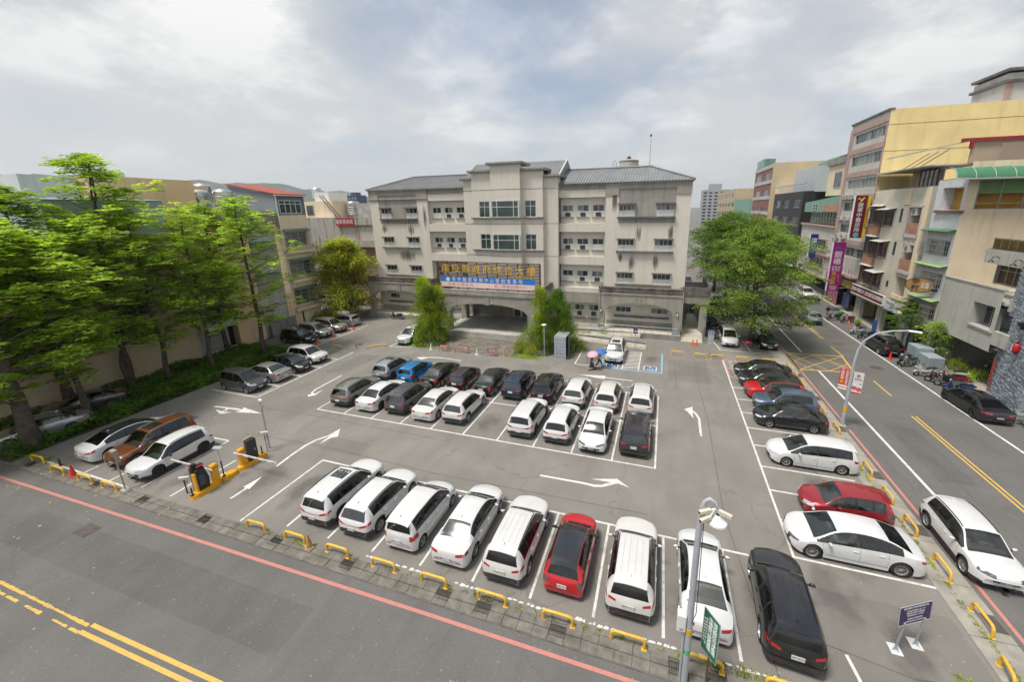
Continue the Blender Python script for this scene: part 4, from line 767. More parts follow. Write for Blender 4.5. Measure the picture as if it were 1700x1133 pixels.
mb = MB(); f2.box(mb, 0, 4.9, 11.05, 11.1, -.1, .8); f2.box(mb, 0, 4.9, 11.9, 11.95, .6, .66); mb.build('terrace_rail', M_GRILLED, GH)
for k in range(6):
 q = MB(); f2.box(q, .05 + k * .8, .8 + k * .8, 11.12, 11.88, .62, .64); q.build('rail_panel', mat('brown glass panel', (.10, .065, .03), .2, .3, 2, spec=.7), GH)
for u in (1.5, 3.7):
 q = MB(); q.tube([f2.P(u, 10.4, .9), f2.P(u, 10.55, 1.1), f2.P(u, 10.5, 1.35), f2.P(u, 10.25, 1.4)], .025, 6); w_ = q.build('swan_neck_lamp', M_BLACK, GH); q = MB(); q.lathe([(.22, -.02), (.12, .1), (.03, .14)], f2.P(u, 10.12, 1.4), 10); q.build('lamp_shade', M_BLACK, w_)
mb = MB(); mb.box(FX - .1, FX + 1.9, 36.9, 38.42, 3.9, 5.0); mb.box(FX + .4, FX + 2.2, 36.8, 38.42, 6.6, 7.6); mb.box(FX + .8, FX + 2.2, 36.9, 38.42, 5.0, 5.3); mb.build('side_balcony', M_GCONC, GH)
mb = MB(); mb.box(FX + .2, FX + .3, 37.4, 38.3, 5.0, 6.4); mb.build('balcony_glass', M_GLASS, GH)
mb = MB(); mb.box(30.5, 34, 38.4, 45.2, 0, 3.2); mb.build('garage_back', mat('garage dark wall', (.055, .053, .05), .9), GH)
window(GH, fs(30.5, 44), .5, 5, .05, 2.6, .03, 4, (.75,), .06, M_GLASS, M_BLACK, name='glass_door')
mb = MB(); mb.cyl((26.3, 44.6, 0), (26.3, 44.6, 3.2), .42, None, 14); mb.build('column', M_GCONC, GH); sbox(GH, 'garage_wall', M_GCONC, 26.0, 34, 45.0, 45.26, 0, 3.2)
finish(GH, (26, 42, 0))
WH_ = thing('white_tiled_house', 'narrow white tiled house with cream side wall and green awnings', 'building')
y0 = 49.4; yn = 45.32; f = fs(FX, y0); wd = y0 - yn
ops = [(.9, wd - .35, 14.2, 16.2, 1.0), (.25, wd - .5, 9.4 + .5, 11.4, .3), (.25, wd - .5, 6.9, 8.3, .3), (.25, wd - .3, 3.6, 5.4, .3)]
mb = MB(); f.sheet(mb, 0, wd, 2.9, 16.9, ops); mb.build('front_wall', M_WTILE, WH_)
for z0, z1, aw in ((9.85, 12.2, M_GRN), (6.9, 8.9, M_GRNP), (3.4, 5.6, M_GRNP)): grille(WH_, f, .0, wd - .1, z0, z1, .55, M_GRILLE, .16, aw, 4); window(WH_, f, .3, wd - .55, z0 + .1, z1 - .9, -.25, 3, (), .05, GL, M_ALU)
mb = MB(); f.box(mb, .95, wd - .4, 14.2, 16.15, -.95, -.9); mb.build('balcony_back', mat('orange ochre wall', (.45, .23, .03), .8), WH_); mb = MB(); f.box(mb, .6, wd + .1, 13.9, 14.15, -.1, .25); mb.build('planter', mat('brick planter', (.22, .11, .08), .8), WH_)
fy = fx(yn)      # side wall towards the camera, above the grey house
mb = MB(); fy.sheet(mb, FX, 36, 3.2, 18.3, [(FX + .75, 36, 14.25, 16.7, .9)]); mb.build('side_wall', M_CREAM, WH_)
for k in range(4):
 u = FX + .8 + k * 1.6
 q = MB(); fy.box(q, u, u + 1.56, 15.6, 16.7, -.05, -.03); q.build('green_screen', mat('green screen', (.13, .24, .07), .5, .15, 1), WH_); q = MB(); fy.box(q, u, u + 1.56, 14.3, 15.6, -.8, -.75); q.build('loggia_back', random.choice([mat('orange ochre wall', (.45, .23, .03)), M_DGLASS, M_GREYP]), WH_)
 q = MB(); fy.box(q, u - .05, u + .03, 14.25, 16.7, -.05, .02); q.build('loggia_post', M_GRILLE, WH_)
mb = MB(); fy.box(mb, FX + .75, 36, 14.7, 14.76, -.04, .02); fy.box(mb, FX + .75, 36, 14.25, 14.3, -.04, .02); mb.build('rail', M_GRILLE, WH_)
mb = MB()     # rounded green canopy
for k in range(8):
 a0, a1 = R(8 + k * 11.5), R(8 + (k + 1) * 11.5); r_ = 1.25
 mb.quad((FX - 1.6, yn - r_ * math.cos(a0), 16.75 + r_ * math.sin(a0) * .85), (36, yn - r_ * math.cos(a0), 16.75 + r_ * math.sin(a0) * .85), (36, yn - r_ * math.cos(a1), 16.75 + r_ * math.sin(a1) * .85), (FX - 1.6, yn - r_ * math.cos(a1), 16.75 + r_ * math.sin(a1) * .85))
cn = mb.build('round_canopy', mat('translucent green sheet', (.06, .20, .10), .3, .12, 1.5), WH_, True)
for k in range(9):
 x = FX - 1.55 + k * 1.3; q = MB(); q.tube([(x, yn - 1.25 * math.cos(R(a)), 16.76 + 1.28 * math.sin(R(a)) * .85) for a in range(5, 100, 12)], .025, 5); q.build('canopy_rib', M_ALU, cn)
mb = MB(); mb.box(FX - 1.6, 36, yn - 1.3, yn - 1.22, 16.75, 16.87); mb.build('gutter', M_ALU, cn)
mb = MB(); mb.box(FX + .05, 36, yn + .3, 49.4, 16.9, 17.0); mb.build('roof', M_CONCL, WH_)
mb = MB(); mb.box(26.4, 36, 46.6, 46.8, 17.0, 18.4); mb.box(27.6, 36, 46.4, 46.58, 17.0, 19.8); mb.build('roof_room', mat('tan striped cladding', (.36, .27, .19), .7, .06, 1, wave=(3, 'X'), wavecol=(.33, .27, .22)), WH_)
mb = MB(); f.box(mb, 0, wd, 0, 2.9, -1.6, -1.5); mb.build('ground_wall', M_GREYP, WH_); mb = MB(); f.box(mb, -.02, .5, 0, 2.9, -.5, .0); f.box(mb, wd - .5, wd, 0, 2.9, -.5, -.002); mb.build('pier', M_WTILE, WH_)
ac_unit(WH_, f, wd * .35, 2.2, .05, 1.1, .9, .5)
finish(WH_, (27, 47.4, 0))
OS = thing('oval_sign', 'brown oval restaurant sign on a black arm above the pavement', 'sign'); c = Vector((24.2, 46.9, 7.0)); fo = Fr(c, (.75, -.66, 0))
q = MB(); q.add([fo.P(1.05 * math.cos(R(a)), .68 * math.sin(R(a)), s) for s in (-.06, .06) for a in range(0, 360, 15)], [tuple(range(23, -1, -1)), tuple(range(24, 48))] + [(k, (k + 1) % 24, 24 + (k + 1) % 24, 24 + k) for k in range(24)]); q.build('board', mat('sign brown', (.36, .20, .07), .5, .15, 3), OS)
q = MB(); q.tube([fo.P(1.05 * math.cos(R(a)), .68 * math.sin(R(a)), 0) for a in range(0, 361, 15)], .07, 6, False); q.build('rim', M_BLACK, OS)
q = MB(); fo.box(q, .95, 2.3, -.45, .3, -.05, .05); q.build('arm', mat('navy board', (.02, .022, .04), .5), OS)
lettering('宇\n村', .62, fo, -.3, .0, .07, M_BLACK, OS, bold=.02); lettering('日本\n料理', .3, fo, .42, .0, .07, M_BWH, OS)
finish(OS, c)
BH = thing('beige_mosaic_house', 'beige mosaic house with brown window cages and brick balconies', 'building')
y0 = 61.6; f = fs(FX, y0); uu = lambda y: y0 - y
mb = MB(); f.sheet(mb, 0, uu(50.0), 3.3, 16.4, [(uu(53.2), uu(50.9), z, z + 3.1, 1.3) for z in (11.3, 7.4)] + [(uu(53.2), uu(50.9), 4.6, 6.9, 1.3)] + [(uu(61.4), uu(58.6), z, z + 2.4, .3) for z in (12.0, 8.2, 4.7)]); mb.build('front_wall', M_BTILE, BH)
for k, z in enumerate((12.6, 8.9, 5.2)):
 grille(BH, f, .15, 3.0, z - .2, z + 1.9, .25, M_GRILLED, .12, M_GREYP, 5); grille(BH, f, 3.2, 5.6, z - .4, z + 1.5, .9, M_GRILLED, .16, M_GREYP, 4)
 window(BH, f, .2, 3.0, z - .1, z + 1.8, -.25, 3, (), .05, M_GLASS, M_ALU); window(BH, f, 3.3, 5.5, z - .3, z + 1.4, .02, 2, (), .05, M_GLASS, M_ALU)
 if k < 2: q = MB(); f.box(q, .1, 2.9, z - 1.6, z - .25, .0, .12); q.build('brick_panel', M_BRICK, BH); q = MB(); f.box(q, .05, 3.0, z - 1.85, z - 1.6, .0, .16); q.build('balcony_edge', M_LAV, BH)
 q = MB(); f.box(q, 6.6, 7.05, z + .2, z + 1.7 if k < 2 else z + .9, -.02, .02); q.build('slit_window', M_GLASSG, BH)
for z in (11.3, 7.4):
 a, b = uu(53.2), uu(50.9)
 q = MB(); f.box(q, a + .1, b - .1, z + .3, z + 1.5, -.05, .1); q.build('brick_panel', M_BRICK, BH); q = MB(); f.box(q, a - .1, b + .1, z - .05, z + .3, -.1, .16); q.build('balcony_edge', M_LAV, BH); ac_unit(BH, f, (a + b) / 2 - .3, z + 2.3, -.4, 1.0, .75, .45)
 q = MB(); f.box(q, b - .8, b - .1, z, z + 2.8, -1.28, -1.2); q.build('balcony_door', M_DARK, BH)
q = MB(); f.box(q, uu(53.2) - .15, uu(53.2) - .001, 11.2, 14.6, -.05, .16); f.box(q, uu(50.9) + .001, uu(50.9) + .15, 11.2, 14.6, -.05, .16); f.box(q, uu(53.2) - .15, uu(50.9) + .15, 14.42, 14.6, -.05, .165); q.build('balcony_frame', M_LAV, BH)
q = MB(); f.box(q, uu(51.0) + .02, uu(50.02), 3.4, 16.3, .002, .1); f.box(q, uu(54.6), uu(53.4), 14.7, 16.3, .002, .08); q.build('cream_strip', M_CREAM, BH)
q = MB(); f.box(q, uu(50.9), uu(53.3), 4.4, 4.9, .003, .12); q.build('balcony_parapet', M_CREAM, BH)
for a_ in (0, 5.5, 10.2): mb = MB(); f.box(mb, a_, a_ + 1.3, 0, 3.3, -.6, -.1); mb.build('ground_pier', M_GREYP, BH)
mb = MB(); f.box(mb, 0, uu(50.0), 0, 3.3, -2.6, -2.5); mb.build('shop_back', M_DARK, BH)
q = MB(); f.box(q, -.1, uu(50.0), 3.05, 3.3, -2.5, .6); q.build('shop_canopy', M_GREYP, BH)
mb = MB(); mb.box(FX + .02, 38, 50.0, 61.6, 16.4, 16.5); mb.build('roof', M_CONCL, BH); mb = MB(); mb.box(FX, 38, 49.99, 50.15, 3.2, 16.4); mb.build('side_wall', M_GREYP, BH)
mb = MB(); f.box(mb, 6.2, 9.2, 16.5, 18.4, -1.4, -1.3); mb.build('glazed_screen', M_GLASS, BH); q = MB()
for k in range(5): f.box(q, 6.2 + k * .74, 6.26 + k * .74, 16.5, 18.4, -1.3, -1.24)
f.box(q, 6.2, 9.2, 17.4, 17.46, -1.3, -1.24); q.build('screen_bars', mat('ochre steel', (.25, .17, .05), .6), BH)
q = MB(); f.box(q, 0.1, 11.4, 18.4, 18.52, -4, .35); q.build('terrace_roof', M_GREYP, BH); q = MB(); f.box(q, 0.1, 6, 16.5, 18.4, -3.5, -3.4); q.build('terrace_back', M_CREAM, BH)
mb = MB(); mb.add([(23.4, 49.9, 19.65), (27.2, 49.9, 20.5), (27.2, 56, 20.5), (23.4, 56, 19.65), (23.4, 49.9, 19.8), (27.2, 49.9, 20.62), (27.2, 56, 20.62), (23.4, 56, 19.8)], [(3, 2, 1, 0), (4, 5, 6, 7), (0, 1, 5, 4), (1, 2, 6, 5), (2, 3, 7, 6), (3, 0, 4, 7)]); mb.build('lean_to_roof', mat('pale metal sheet', (.45, .46, .42), .5), BH)
q = MB(); q.box(26.4, 38, 49.7, 49.88, 20.45, 20.75); q.box(27.1, 27.35, 49.7, 49.88, 19.8, 20.45); q.build('red_beam', M_RED, BH); q = MB(); q.box(27.35, 38, 49.9, 50.05, 18.52, 20.45); q.build('roof_wall', mat('tan render', (.42, .34, .25), .8, .08, .5, streak=.2), BH)
for k in range(3):
 q = MB(); q.tube([(24.9, 52.5 + k * 1.6, 18.5), (27.0, 52.5 + k * 1.6, 20.1)], .05, 6); q.build('stay', M_ALU, BH)
q = MB(); f.box(q, .2, 8.2, 3.4, 4.45, .62, .72); sb = q.build('shop_sign', mat('maroon signboard', (.16, .01, .03), .5), BH); lettering('建華中醫診所 全民健保定期服務', .56, f, 4.2, 3.92, .73, M_BWH, sb)
q = MB(); f.box(q, .1, 8.4, 3.32, 3.4, .55, .8); f.box(q, .1, 8.4, 4.45, 4.52, .6, .76); f.box(q, 8.2, 8.45, 3.4, 4.45, .6, .75); q.build('sign_edge', M_WHITE, sb)
q = MB(); f.box(q, 8.7, 11.2, 3.2, 4.3, .62, .72); sb = q.build('coffee_sign', mat('pale signboard', (.55, .60, .62), .5), BH); lettering('PMI COFFEE', .3, f, 9.9, 3.95, .73, mat('sign grey print', (.12, .13, .15), .6), sb); cc_ = f.P(10.3, 3.55, .73); q = MB(); q.tube([cc_ + f.u * (.34 * math.cos(R(a))) + Vector((0, 0, .22 * math.sin(R(a)))) for a in range(40, 330, 20)], .03, 5); q.build('sign_mark', mat('sign grey print', (.12, .13, .15)), sb)
finish(BH, (28, 55.8, 0))
def vsign(name, label, y, x0, x1, z0, z1, m, edge):
 t_ = thing(name, label, 'sign'); fr = fx(y); q = MB(); fr.box(q, x0, x1, z0, z1, -.12, .1); q.build('board', m, t_); q = MB(); fr.box(q, x0 - .1, x0, z0, z1, -.13, .11); q.build('edge', edge, t_); q = MB(); fr.box(q, x1, x1 + .9, z1 - .5, z1 - .42, -.05, .02); fr.box(q, x1, x1 + .9, z0 + .4, z0 + .48, -.05, .02); q.build('bracket', M_GRILLE, t_); return t_, fr
M_MAR = mat('maroon sign', (.13, .005, .02), .45); M_MAG = mat('magenta sign', (.30, .01, .18), .45, .12, .6); M_YSG = mat('yellow sign', (.65, .42, .02), .5)
t_, fr = vsign('vertical_sign', 'tall maroon clinic sign with white characters and yellow side strip', 60.9, 22.9, 24.2, 10.6, 15.9, M_MAR, M_BWH)
q = MB(); fr.box(q, 24.2, 24.55, 10.6, 15.9, -.12, .08); q.build('yellow_strip', M_YSG, t_); lettering('建華中醫診所', .62, fr, 23.55, 13.15, .11, M_BWH, t_, True, bold=.012); q = MB(); cc_ = fr.P(23.55, 10.98, .11); q.cyl(cc_, cc_ + fr.n * .01, .3, None, 16); q.build('round_badge', mat('badge blue', (.12, .45, .6), .5), t_); lettering('H', .36, fr, 23.55, 10.98, .13, mat('badge green', (.01, .2, .12), .5), t_)
q = MB(); q.tube([fr.P(23.2 + .7 * t, 15.4 + .22 * math.sin(t * 9), .12) for t in [k / 8 for k in range(9)]], .05, 5); q.tube([fr.P(23.4, 15.1, .12), fr.P(23.8, 15.65, .12)], .05, 5); q.build('gold_mark', M_GOLD, t_); lettering('中醫婦科內科針灸', .26, fr, 24.38, 13.1, .09, mat('sign brown print', (.2, .06, .02), .6), t_, True, spacing=1.25); finish(t_, (23.6, 60.9, 10.6))
t_, fr = vsign('vertical_sign', 'tall magenta karaoke sign below the maroon one', 63.6, 22.3, 23.75, 3.0, 9.8, M_MAG, M_BWH)
lettering('銀\n櫃', .95, fr, 23.02, 7.6, .11, M_BWH, t_, bold=.015); lettering('自助式', .36, fr, 23.02, 6.35, .11, M_BWH, t_); lettering('KTV', .5, fr, 23.02, 5.95, .11, M_BWH, t_, bold=.01); lettering('南\n投\n店', .62, fr, 22.9, 4.75, .11, M_YSG, t_, bold=.012); lettering('南崗一路', .2, fr, 23.45, 4.8, .11, M_YSG, t_, True, spacing=1.3); lettering('049-22\n24499', .3, fr, 23.02, 3.42, .11, M_BWH, t_)
q = MB(); cc_ = fr.P(23.02, 9.0, .11); q.add([fr.P(23.02 + .42 * math.cos(R(a)), 8.9 + .3 * math.sin(R(a)), .112) for a in range(0, 181, 20)], [tuple(range(10))]); q.build('crown_mark', mat('mark blue', (.03, .12, .25), .5), t_); finish(t_, (23, 63.6, 3))
t_, fr = vsign('vertical_sign', 'blue sign with white characters showing above the street tree', 75.0, 22.9, 24.0, 6.5, 10.2, mat('deep blue sign', (.01, .03, .22), .45), M_BWH); lettering('偉\n立', .95, fr, 23.45, 8.6, .11, M_BWH, t_, bold=.015); finish(t_, (23.4, 75, 6.5))
TB = thing('strip_window_block', 'tall grey and pink block with strip windows and big yellow side wall', 'building')
y0 = 72.0; f = fs(FX, y0); wd = 10.4
rows_ = [(23.1, 24.3), (20.05, 21.35), (17.0, 18.2), (13.9, 15.1), (10.8, 12.0), (7.6, 8.9)]
mb = MB(); f.sheet(mb, 0, wd, 3.4, 26.0, [(1.6 + .0, wd - .35, a, b, .25) for a, b in rows_]); mb.build('front_wall', M_GREYP, TB)
for k, (a, b) in enumerate(rows_):
 window(TB, f, 1.6, 5.9, a, b, -.18, 3, (), .07, [M_GLASS, M_CURT, M_CURT], M_GRILLE); window(TB, f, 6.0, wd - .35, a, b, -.18, 4, (), .07, [M_GLASS, M_CURT], M_GRILLE)
 q = MB(); f.box(q, .0, wd, b + .35, b + 1.05, .002, .1); q.build('pink_band', M_PINK, TB)
q = MB(); f.box(q, 0, .9, 3.4, 25.0, .003, .14); f.box(q, wd - .3, wd, 3.4, 24.6, .003, .06); q.build('pink_pier', M_PINK, TB)
q = MB(); f.box(q, -.1, wd + .05, 25.85, 26.1, -.4, .15); q.build('coping', M_TRIM, TB)
fy = fx(61.6); mb = MB(); fy.sheet(mb, FX + .02, 44, 0, 25.95); mb.build('side_wall', M_YWALL, TB)
for z in (24.2, 21.15): q = MB(); fy.box(q, FX + .03, 44, z - .03, z + .03, .0, .01); q.build('slab_joint', mat('rusty joint', (.25, .18, .1), .8), TB)
mb = MB(); mb.box(FX + .1, 44, 61.7, 72, 25.7, 25.9); mb.quad((FX, 72, 0), (44, 72, 0), (44, 72, 26), (FX, 72, 26)); mb.build('roof', M_CONCL, TB)
mb = MB(); mb.box(36.6, 42, 63.5, 69, 25.9, 29.2); mb.build('stair_tower', M_GREYP, TB); q = MB(); q.box(36.3, 42.2, 63.2, 69.2, 28.2, 28.5); q.box(36.3, 42.2, 63.2, 69.2, 29.4, 29.7); q.build('stair_cornice', M_TRIM, TB); q = MB(); q.box(36.55, 37.2, 63.42, 63.6, 25.9, 28.2); q.build('stair_pier', M_PINK, TB)
for k in range(5): ac_unit(TB, f, 1.6 + k * .9, 15.6 - (k % 2) * .05, .1, .75, .6, .35)
for k in range(4): ac_unit(TB, f, .9 + k * 1.0, 9.4 + (k % 2) * .6, .1, .8, .6, .35); ac_unit(TB, f, .9 + k * 1.0, 12.6, .1, .8, .6, .35) if k % 2 else None
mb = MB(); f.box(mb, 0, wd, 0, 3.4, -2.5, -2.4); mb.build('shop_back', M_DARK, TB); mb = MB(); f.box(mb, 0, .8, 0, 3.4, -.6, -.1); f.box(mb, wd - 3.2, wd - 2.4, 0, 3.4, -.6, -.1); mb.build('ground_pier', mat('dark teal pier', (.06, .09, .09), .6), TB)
q = MB(); f.box(q, .5, 6.5, 3.5, 4.6, .3, .45); sb = q.build('shop_sign', mat('red shop sign', (.45, .015, .03), .5), TB); lettering('銀櫃自助式', .8, f, 3.2, 4.05, .46, M_BWH, sb); q = MB(); f.box(q, 6.6, 9.8, 3.5, 4.5, .3, .45); q.build('side_sign', mat('yellow pink sign', (.5, .35, .08), .5, .5, 2), TB)
q = MB(); f.box(q, .9, 4.5, .1, 2.6, -.05, .0); q.build('shop_poster', mat('pink shop poster', (.38, .14, .20), .5, .6, 3), TB); q = MB(); f.box(q, 6.4, 8.5, .6, 2.6, -.08, -.02); q.build('shop_poster', mat('blue shop poster', (.06, .08, .2), .5, .6, 3), TB)
for z in (5.2, 6.4):
 q = MB(); f.box(q, .2, wd - .4, z, z + .05, .9, .95); f.box(q, .2, wd - .4, z + 1.0, z + 1.05, .9, .95)
 for k in range(11): f.box(q, .2 + k, .26 + k, z, z + 1.0, .9, .95)
 q.build('balcony_rail', M_GRILLE, TB) if z < 6 else None
q = MB(); f.box(q, .2, wd - .4, 5.0, 5.2, 0, .95); q.build('balcony_slab', M_PINK, TB)
finish(TB, (30, 66.8, 0))
RBD = thing('rounded_corner_house', 'low pinkish house with rounded ledges and a green metal top storey', 'building')
y0 = 88.0; f = fs(FX, y0); wd = 15.9
mb = MB(); f.sheet(mb, 0, wd, 2.8, 11.6, [(6.5, 13.5, 7.6, 9.2, .3), (6.5, 13.5, 4.4, 6.2, .3)]); mb.build('front_wall', M_GREYP, RBD)
for a, b in ((7.6, 9.2), (4.4, 6.2)):
 window(RBD, f, 6.5, 13.5, a, b, -.2, 4, (.5,), .07, M_GLASS, M_GRILLED); q = MB(); f.box(q, 6.2, 13.8, b, b + .2, .0, .2); f.box(q, 6.2, 13.8, a - .25, a, .0, .25); f.box(q, 6.2, 6.5, a, b, .0, .2); f.box(q, 13.5, 13.8, a, b, .0, .2); q.build('window_surround', M_PINK, RBD)
for z in (11.3, 6.6, 3.0): q = MB(); f.box(q, 0, wd, z, z + .3, .002, .3); q.build('ledge', M_PINK, RBD)
mb = MB(); f.box(mb, 3.0, wd, 11.7, 13.6, -.5, -.4); mb.build('loggia_glass', M_DGLASS, RBD); q = MB()
for k in range(11): f.box(q, 3 + k * 1.28, 3.1 + k * 1.28, 11.7, 13.6, -.4, -.32)
f.box(q, 3, wd, 12.6, 12.68, -.4, -.32); q.build('loggia_bars', M_GRILLE, RBD); q = MB(); f.box(q, 0, 3, 11.7, 13.6, -1.5, -1.4); q.build('loggia_back', M_CREAM, RBD)
mb = MB(); mb.add([f.P(0, 13.6, 0), f.P(wd, 13.6, 0), f.P(wd, 16.2, 0), f.P(0, 15.3, 0), f.P(0, 13.6, -9), f.P(wd, 13.6, -9), f.P(wd, 16.2, -9), f.P(0, 15.3, -9)], [(0, 1, 2, 3), (1, 5, 6, 2), (3, 2, 6, 7), (4, 0, 3, 7)]); mb.build('green_storey', M_GRNW, RBD)
window(RBD, f, 4.5, 7.0, 14.0, 15.0, .02, 2, (.5,), .08, M_GLASS, M_WHITE); q = MB(); f.box(q, 9.5, wd, 13.7, 14.9, .01, .15); q.build('breeze_block_rail', mat('ornate pink block', (.45, .25, .18), .8, .3, 3), RBD)
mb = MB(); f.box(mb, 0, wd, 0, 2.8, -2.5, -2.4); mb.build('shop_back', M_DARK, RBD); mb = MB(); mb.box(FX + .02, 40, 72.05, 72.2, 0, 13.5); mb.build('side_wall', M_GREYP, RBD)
finish(RBD, (28, 80, 0))
def house(name, label, y1, y2, h, m, rows, cols, extra=None, x=FX, depth=12, glass=None, base=3.0, frame=None, sidem=None, fh=None):
 t_ = thing(name, label, 'building'); f = fs(x, y2); wd = y2 - y1; fh_ = fh or (h - base - .6) / rows; ops = []
 for r_ in range(rows):
  for c_ in range(cols):
   a = wd * (c_ + .18) / cols; b = wd * (c_ + .82) / cols; z = base + r_ * fh_ + .9; ops.append((a, b, z, z + fh_ * .45, .2))
 mb = MB(); f.sheet(mb, 0, wd, base, h, ops); mb.build('front_wall', m, t_)
 for o in ops: window(t_, f, o[0], o[1], o[2], o[3], -.15, 2, (), .07, glass or GL, frame or M_ALU)
 mb = MB(); mb.quad((x, y1, 0), (x + depth, y1, 0), (x + depth, y1, h), (x, y1, h)); mb.quad((x, y1, h - .3), (x + depth, y1, h - .3), (x + depth, y2, h - .3), (x, y2, h - .3)); mb.quad((x + depth, y2, 0), (x, y2, 0), (x, y2, h), (x + depth, y2, h)); mb.build('side_wall', sidem or m, t_)
 mb = MB(); f.box(mb, 0, wd, 0, base, -1.6, -1.5); mb.build('shop_back', M_DARK, t_); q = MB(); f.box(q, 0, wd, base - .3, base, -1.5, .6); q.build('canopy', M_GREYP, t_)
 if extra: extra(t_, f, wd)
 finish(t_, (x + depth / 2, (y1 + y2) / 2, 0)); return t_
M_BLK = mat('black cladding', (.03, .03, .032), .6, .15, 1); M_BRK2 = mat('red brown brick tile', (.27, .12, .09), .7, .1, .8, tile=(.4, .12, .01, .5))
M_LGT = mat('pale grey tile', (.50, .49, .46), .6, .07, .6, streak=.35)
def ex6(t_, f, wd):
 q = MB(); f.box(q, 0, wd, 18.9, 19.2, -.3, .1); f.box(q, .1, wd, 20.1, 20.15, -.2, -.15)
 for k in range(9): f.box(q, wd * k / 8 - .03, wd * k / 8 + .03, 19.2, 20.1, -.2, -.15)
 q.build('roof_rail', M_ALU, t_)
house('black_clad_house', 'black clad house with a railed roof terrace beyond the pinkish house', 90, 112, 17.5, M_BLK, 4, 3, ex6)
def ex7(t_, f, wd):
 for z in (12.5, 16.5, 20.5, 24.3): q = MB(); f.box(q, 0, wd, z, z + .9, .002, .12); q.build('pale_band', M_LGT, t_)
 q = MB(); f.box(q, 0, 9, 25.4, 27.6, -3, -.2); q.build('roof_glasshouse', mat('teal glass', (.10, .22, .20), .2, .3, .5, spec=.8), t_)
house('brick_tower_house', 'tall red brick apartment house with cream side wall and glass roof room', 117, 138, 25.4, M_BRK2, 5, 2, ex7, sidem=mat('peeling cream wall', (.56, .47, .31), .85, .08, .3, dirt=.35, dscale=.25, dirtcol=(.38, .31, .2)))
house('cream_shophouse', 'cream shophouse with a grey roof tank behind the black clad house', 112.2, 116.8, 19.6, M_CREAM, 4, 2, None, FX + 1)
def ex8(t_, f, wd):
 q = MB(); f.box(q, 0, wd, 12.5, 17.2, .0, .15); q.build('green_cladding', M_GRNW, t_)
house('green_clad_house', 'house with plain green metal cladding far up the street', 139, 172, 17.3, M_LGT, 3, 4, ex8)
house('tan_apartment_house', 'tan apartment house with roof tank far up the street', 173, 228, 21.5, mat('tan tile', (.47, .38, .25), .7, .08, .3), 5, 6)
house('rust_red_house', 'rust red block rising behind the green clad house', 160, 172, 20.2, mat('rust red wall', (.30, .07, .04), .8, .1, .3), 4, 2, None, FX + 8)
t_ = thing('roof_shed', 'white metal shed with a green arched roof above the black clad house', 'shed'); q = MB(); q.box(27, 37, 88.5, 104, 17.3, 22.0); q.build('wall', mat('white sheet wall', (.50, .52, .54), .6, .05, .5), t_); q = MB()
for k in range(8):
 a0, a1 = R(k * 22.5), R((k + 1) * 22.5); q.quad((32.5 - 4 * math.cos(a0), 88.0, 22 + 2.0 * math.sin(a0)), (32.5 - 4 * math.cos(a1), 88.0, 22 + 2.0 * math.sin(a1)), (32.5 - 4 * math.cos(a1), 96, 22 + 2.0 * math.sin(a1)), (32.5 - 4 * math.cos(a0), 96, 22 + 2.0 * math.sin(a0)))
q.build('arched_roof', M_GRN, t_, True); finish(t_, (32, 92, 17.3))
def tank(name, label, x, y, z, r=.7, h=1.6, m=None):
 t_ = thing(name, label, 'water tank', (x, y, z)); q = MB(); q.lathe([(r, 0), (r, .03), (r, h), (r * .7, h + .25), (.02, h + .32)], (0, 0, .5), 18); b_ = q.build('tank_body', m or mat('stainless tank', (.62, .62, .60), .25, .1, 2, metal=.8), t_, True, angle=35); q = MB()
 for zz in (.55, .9, 1.3, 1.7): q.lathe([(r + .005, -.03), (r + .03, 0), (r + .005, .03)], (0, 0, zz), 18)
 q.build('hoop', M_STEEL, b_)
 for a in range(4):
  q = MB(); q.cyl((r * .7 * math.cos(a * 1.57 + .78), r * .7 * math.sin(a * 1.57 + .78), 0), (r * .7 * math.cos(a * 1.57 + .78), r * .7 * math.sin(a * 1.57 + .78), .5), .04, None, 6); q.build('leg', M_STEEL, t_)
 return t_
tank('water_tank', 'steel water tank on the cream roof left of the strip window block', 28.5, 78, 22.2, 1.1, 2.0)
t_ = thing('roof_house', 'small cream roof house under the steel tank', 'building'); q = MB(); q.box(26.3, 38, 74, 82, 16.3, 21.2); q.build('wall', M_CREAM, t_); q = MB(); q.box(26, 38.2, 73.7, 82.3, 21.2, 22.2); q.build('parapet', M_CONC, t_); window(t_, fs(26.3, 81), 2, 5, 17.5, 20, .02, 2, (), .08, M_GLASS, M_ALU); finish(t_, (32, 78, 16.3))
# left side buildings and the far town
def fl(x, y0): return Fr((x, y0, 0), (0, 1, 0))     # front facing +X, u runs away from the camera
M_OCH = mat('ochre render', (0.60, 0.48, 0.32), .9, .08, .5, streak=.25, dirt=.25, dscale=.4, dirtcol=(.2, .16, .1))
M_ORG = mat('peach render', (0.80, 0.58, 0.34), .9, .06, .5, streak=.2, dirtcol=(.35, .24, .14))
M_CLADB = mat('blue grey cladding', (0.34, 0.42, 0.46), .5, .08, .6, wave=(5, 'Y'), wavecol=(.26, .32, .36))
M_CLADG = mat('grey metal cladding', (0.32, 0.36, 0.40), .5, .08, .6, wave=(4, 'X'), wavecol=(.15, .17, .2))
M_STAIN = mat('black stained concrete', (0.44, 0.42, 0.385), .9, .15, .5, streak=.95, dirt=.6, dscale=.5, dirtcol=(.04, .038, .035))
OW = thing('long_ochre_building', 'long ochre building with blue grey clad top storey behind the left trees', 'building')
f = fl(-45.2, -6)
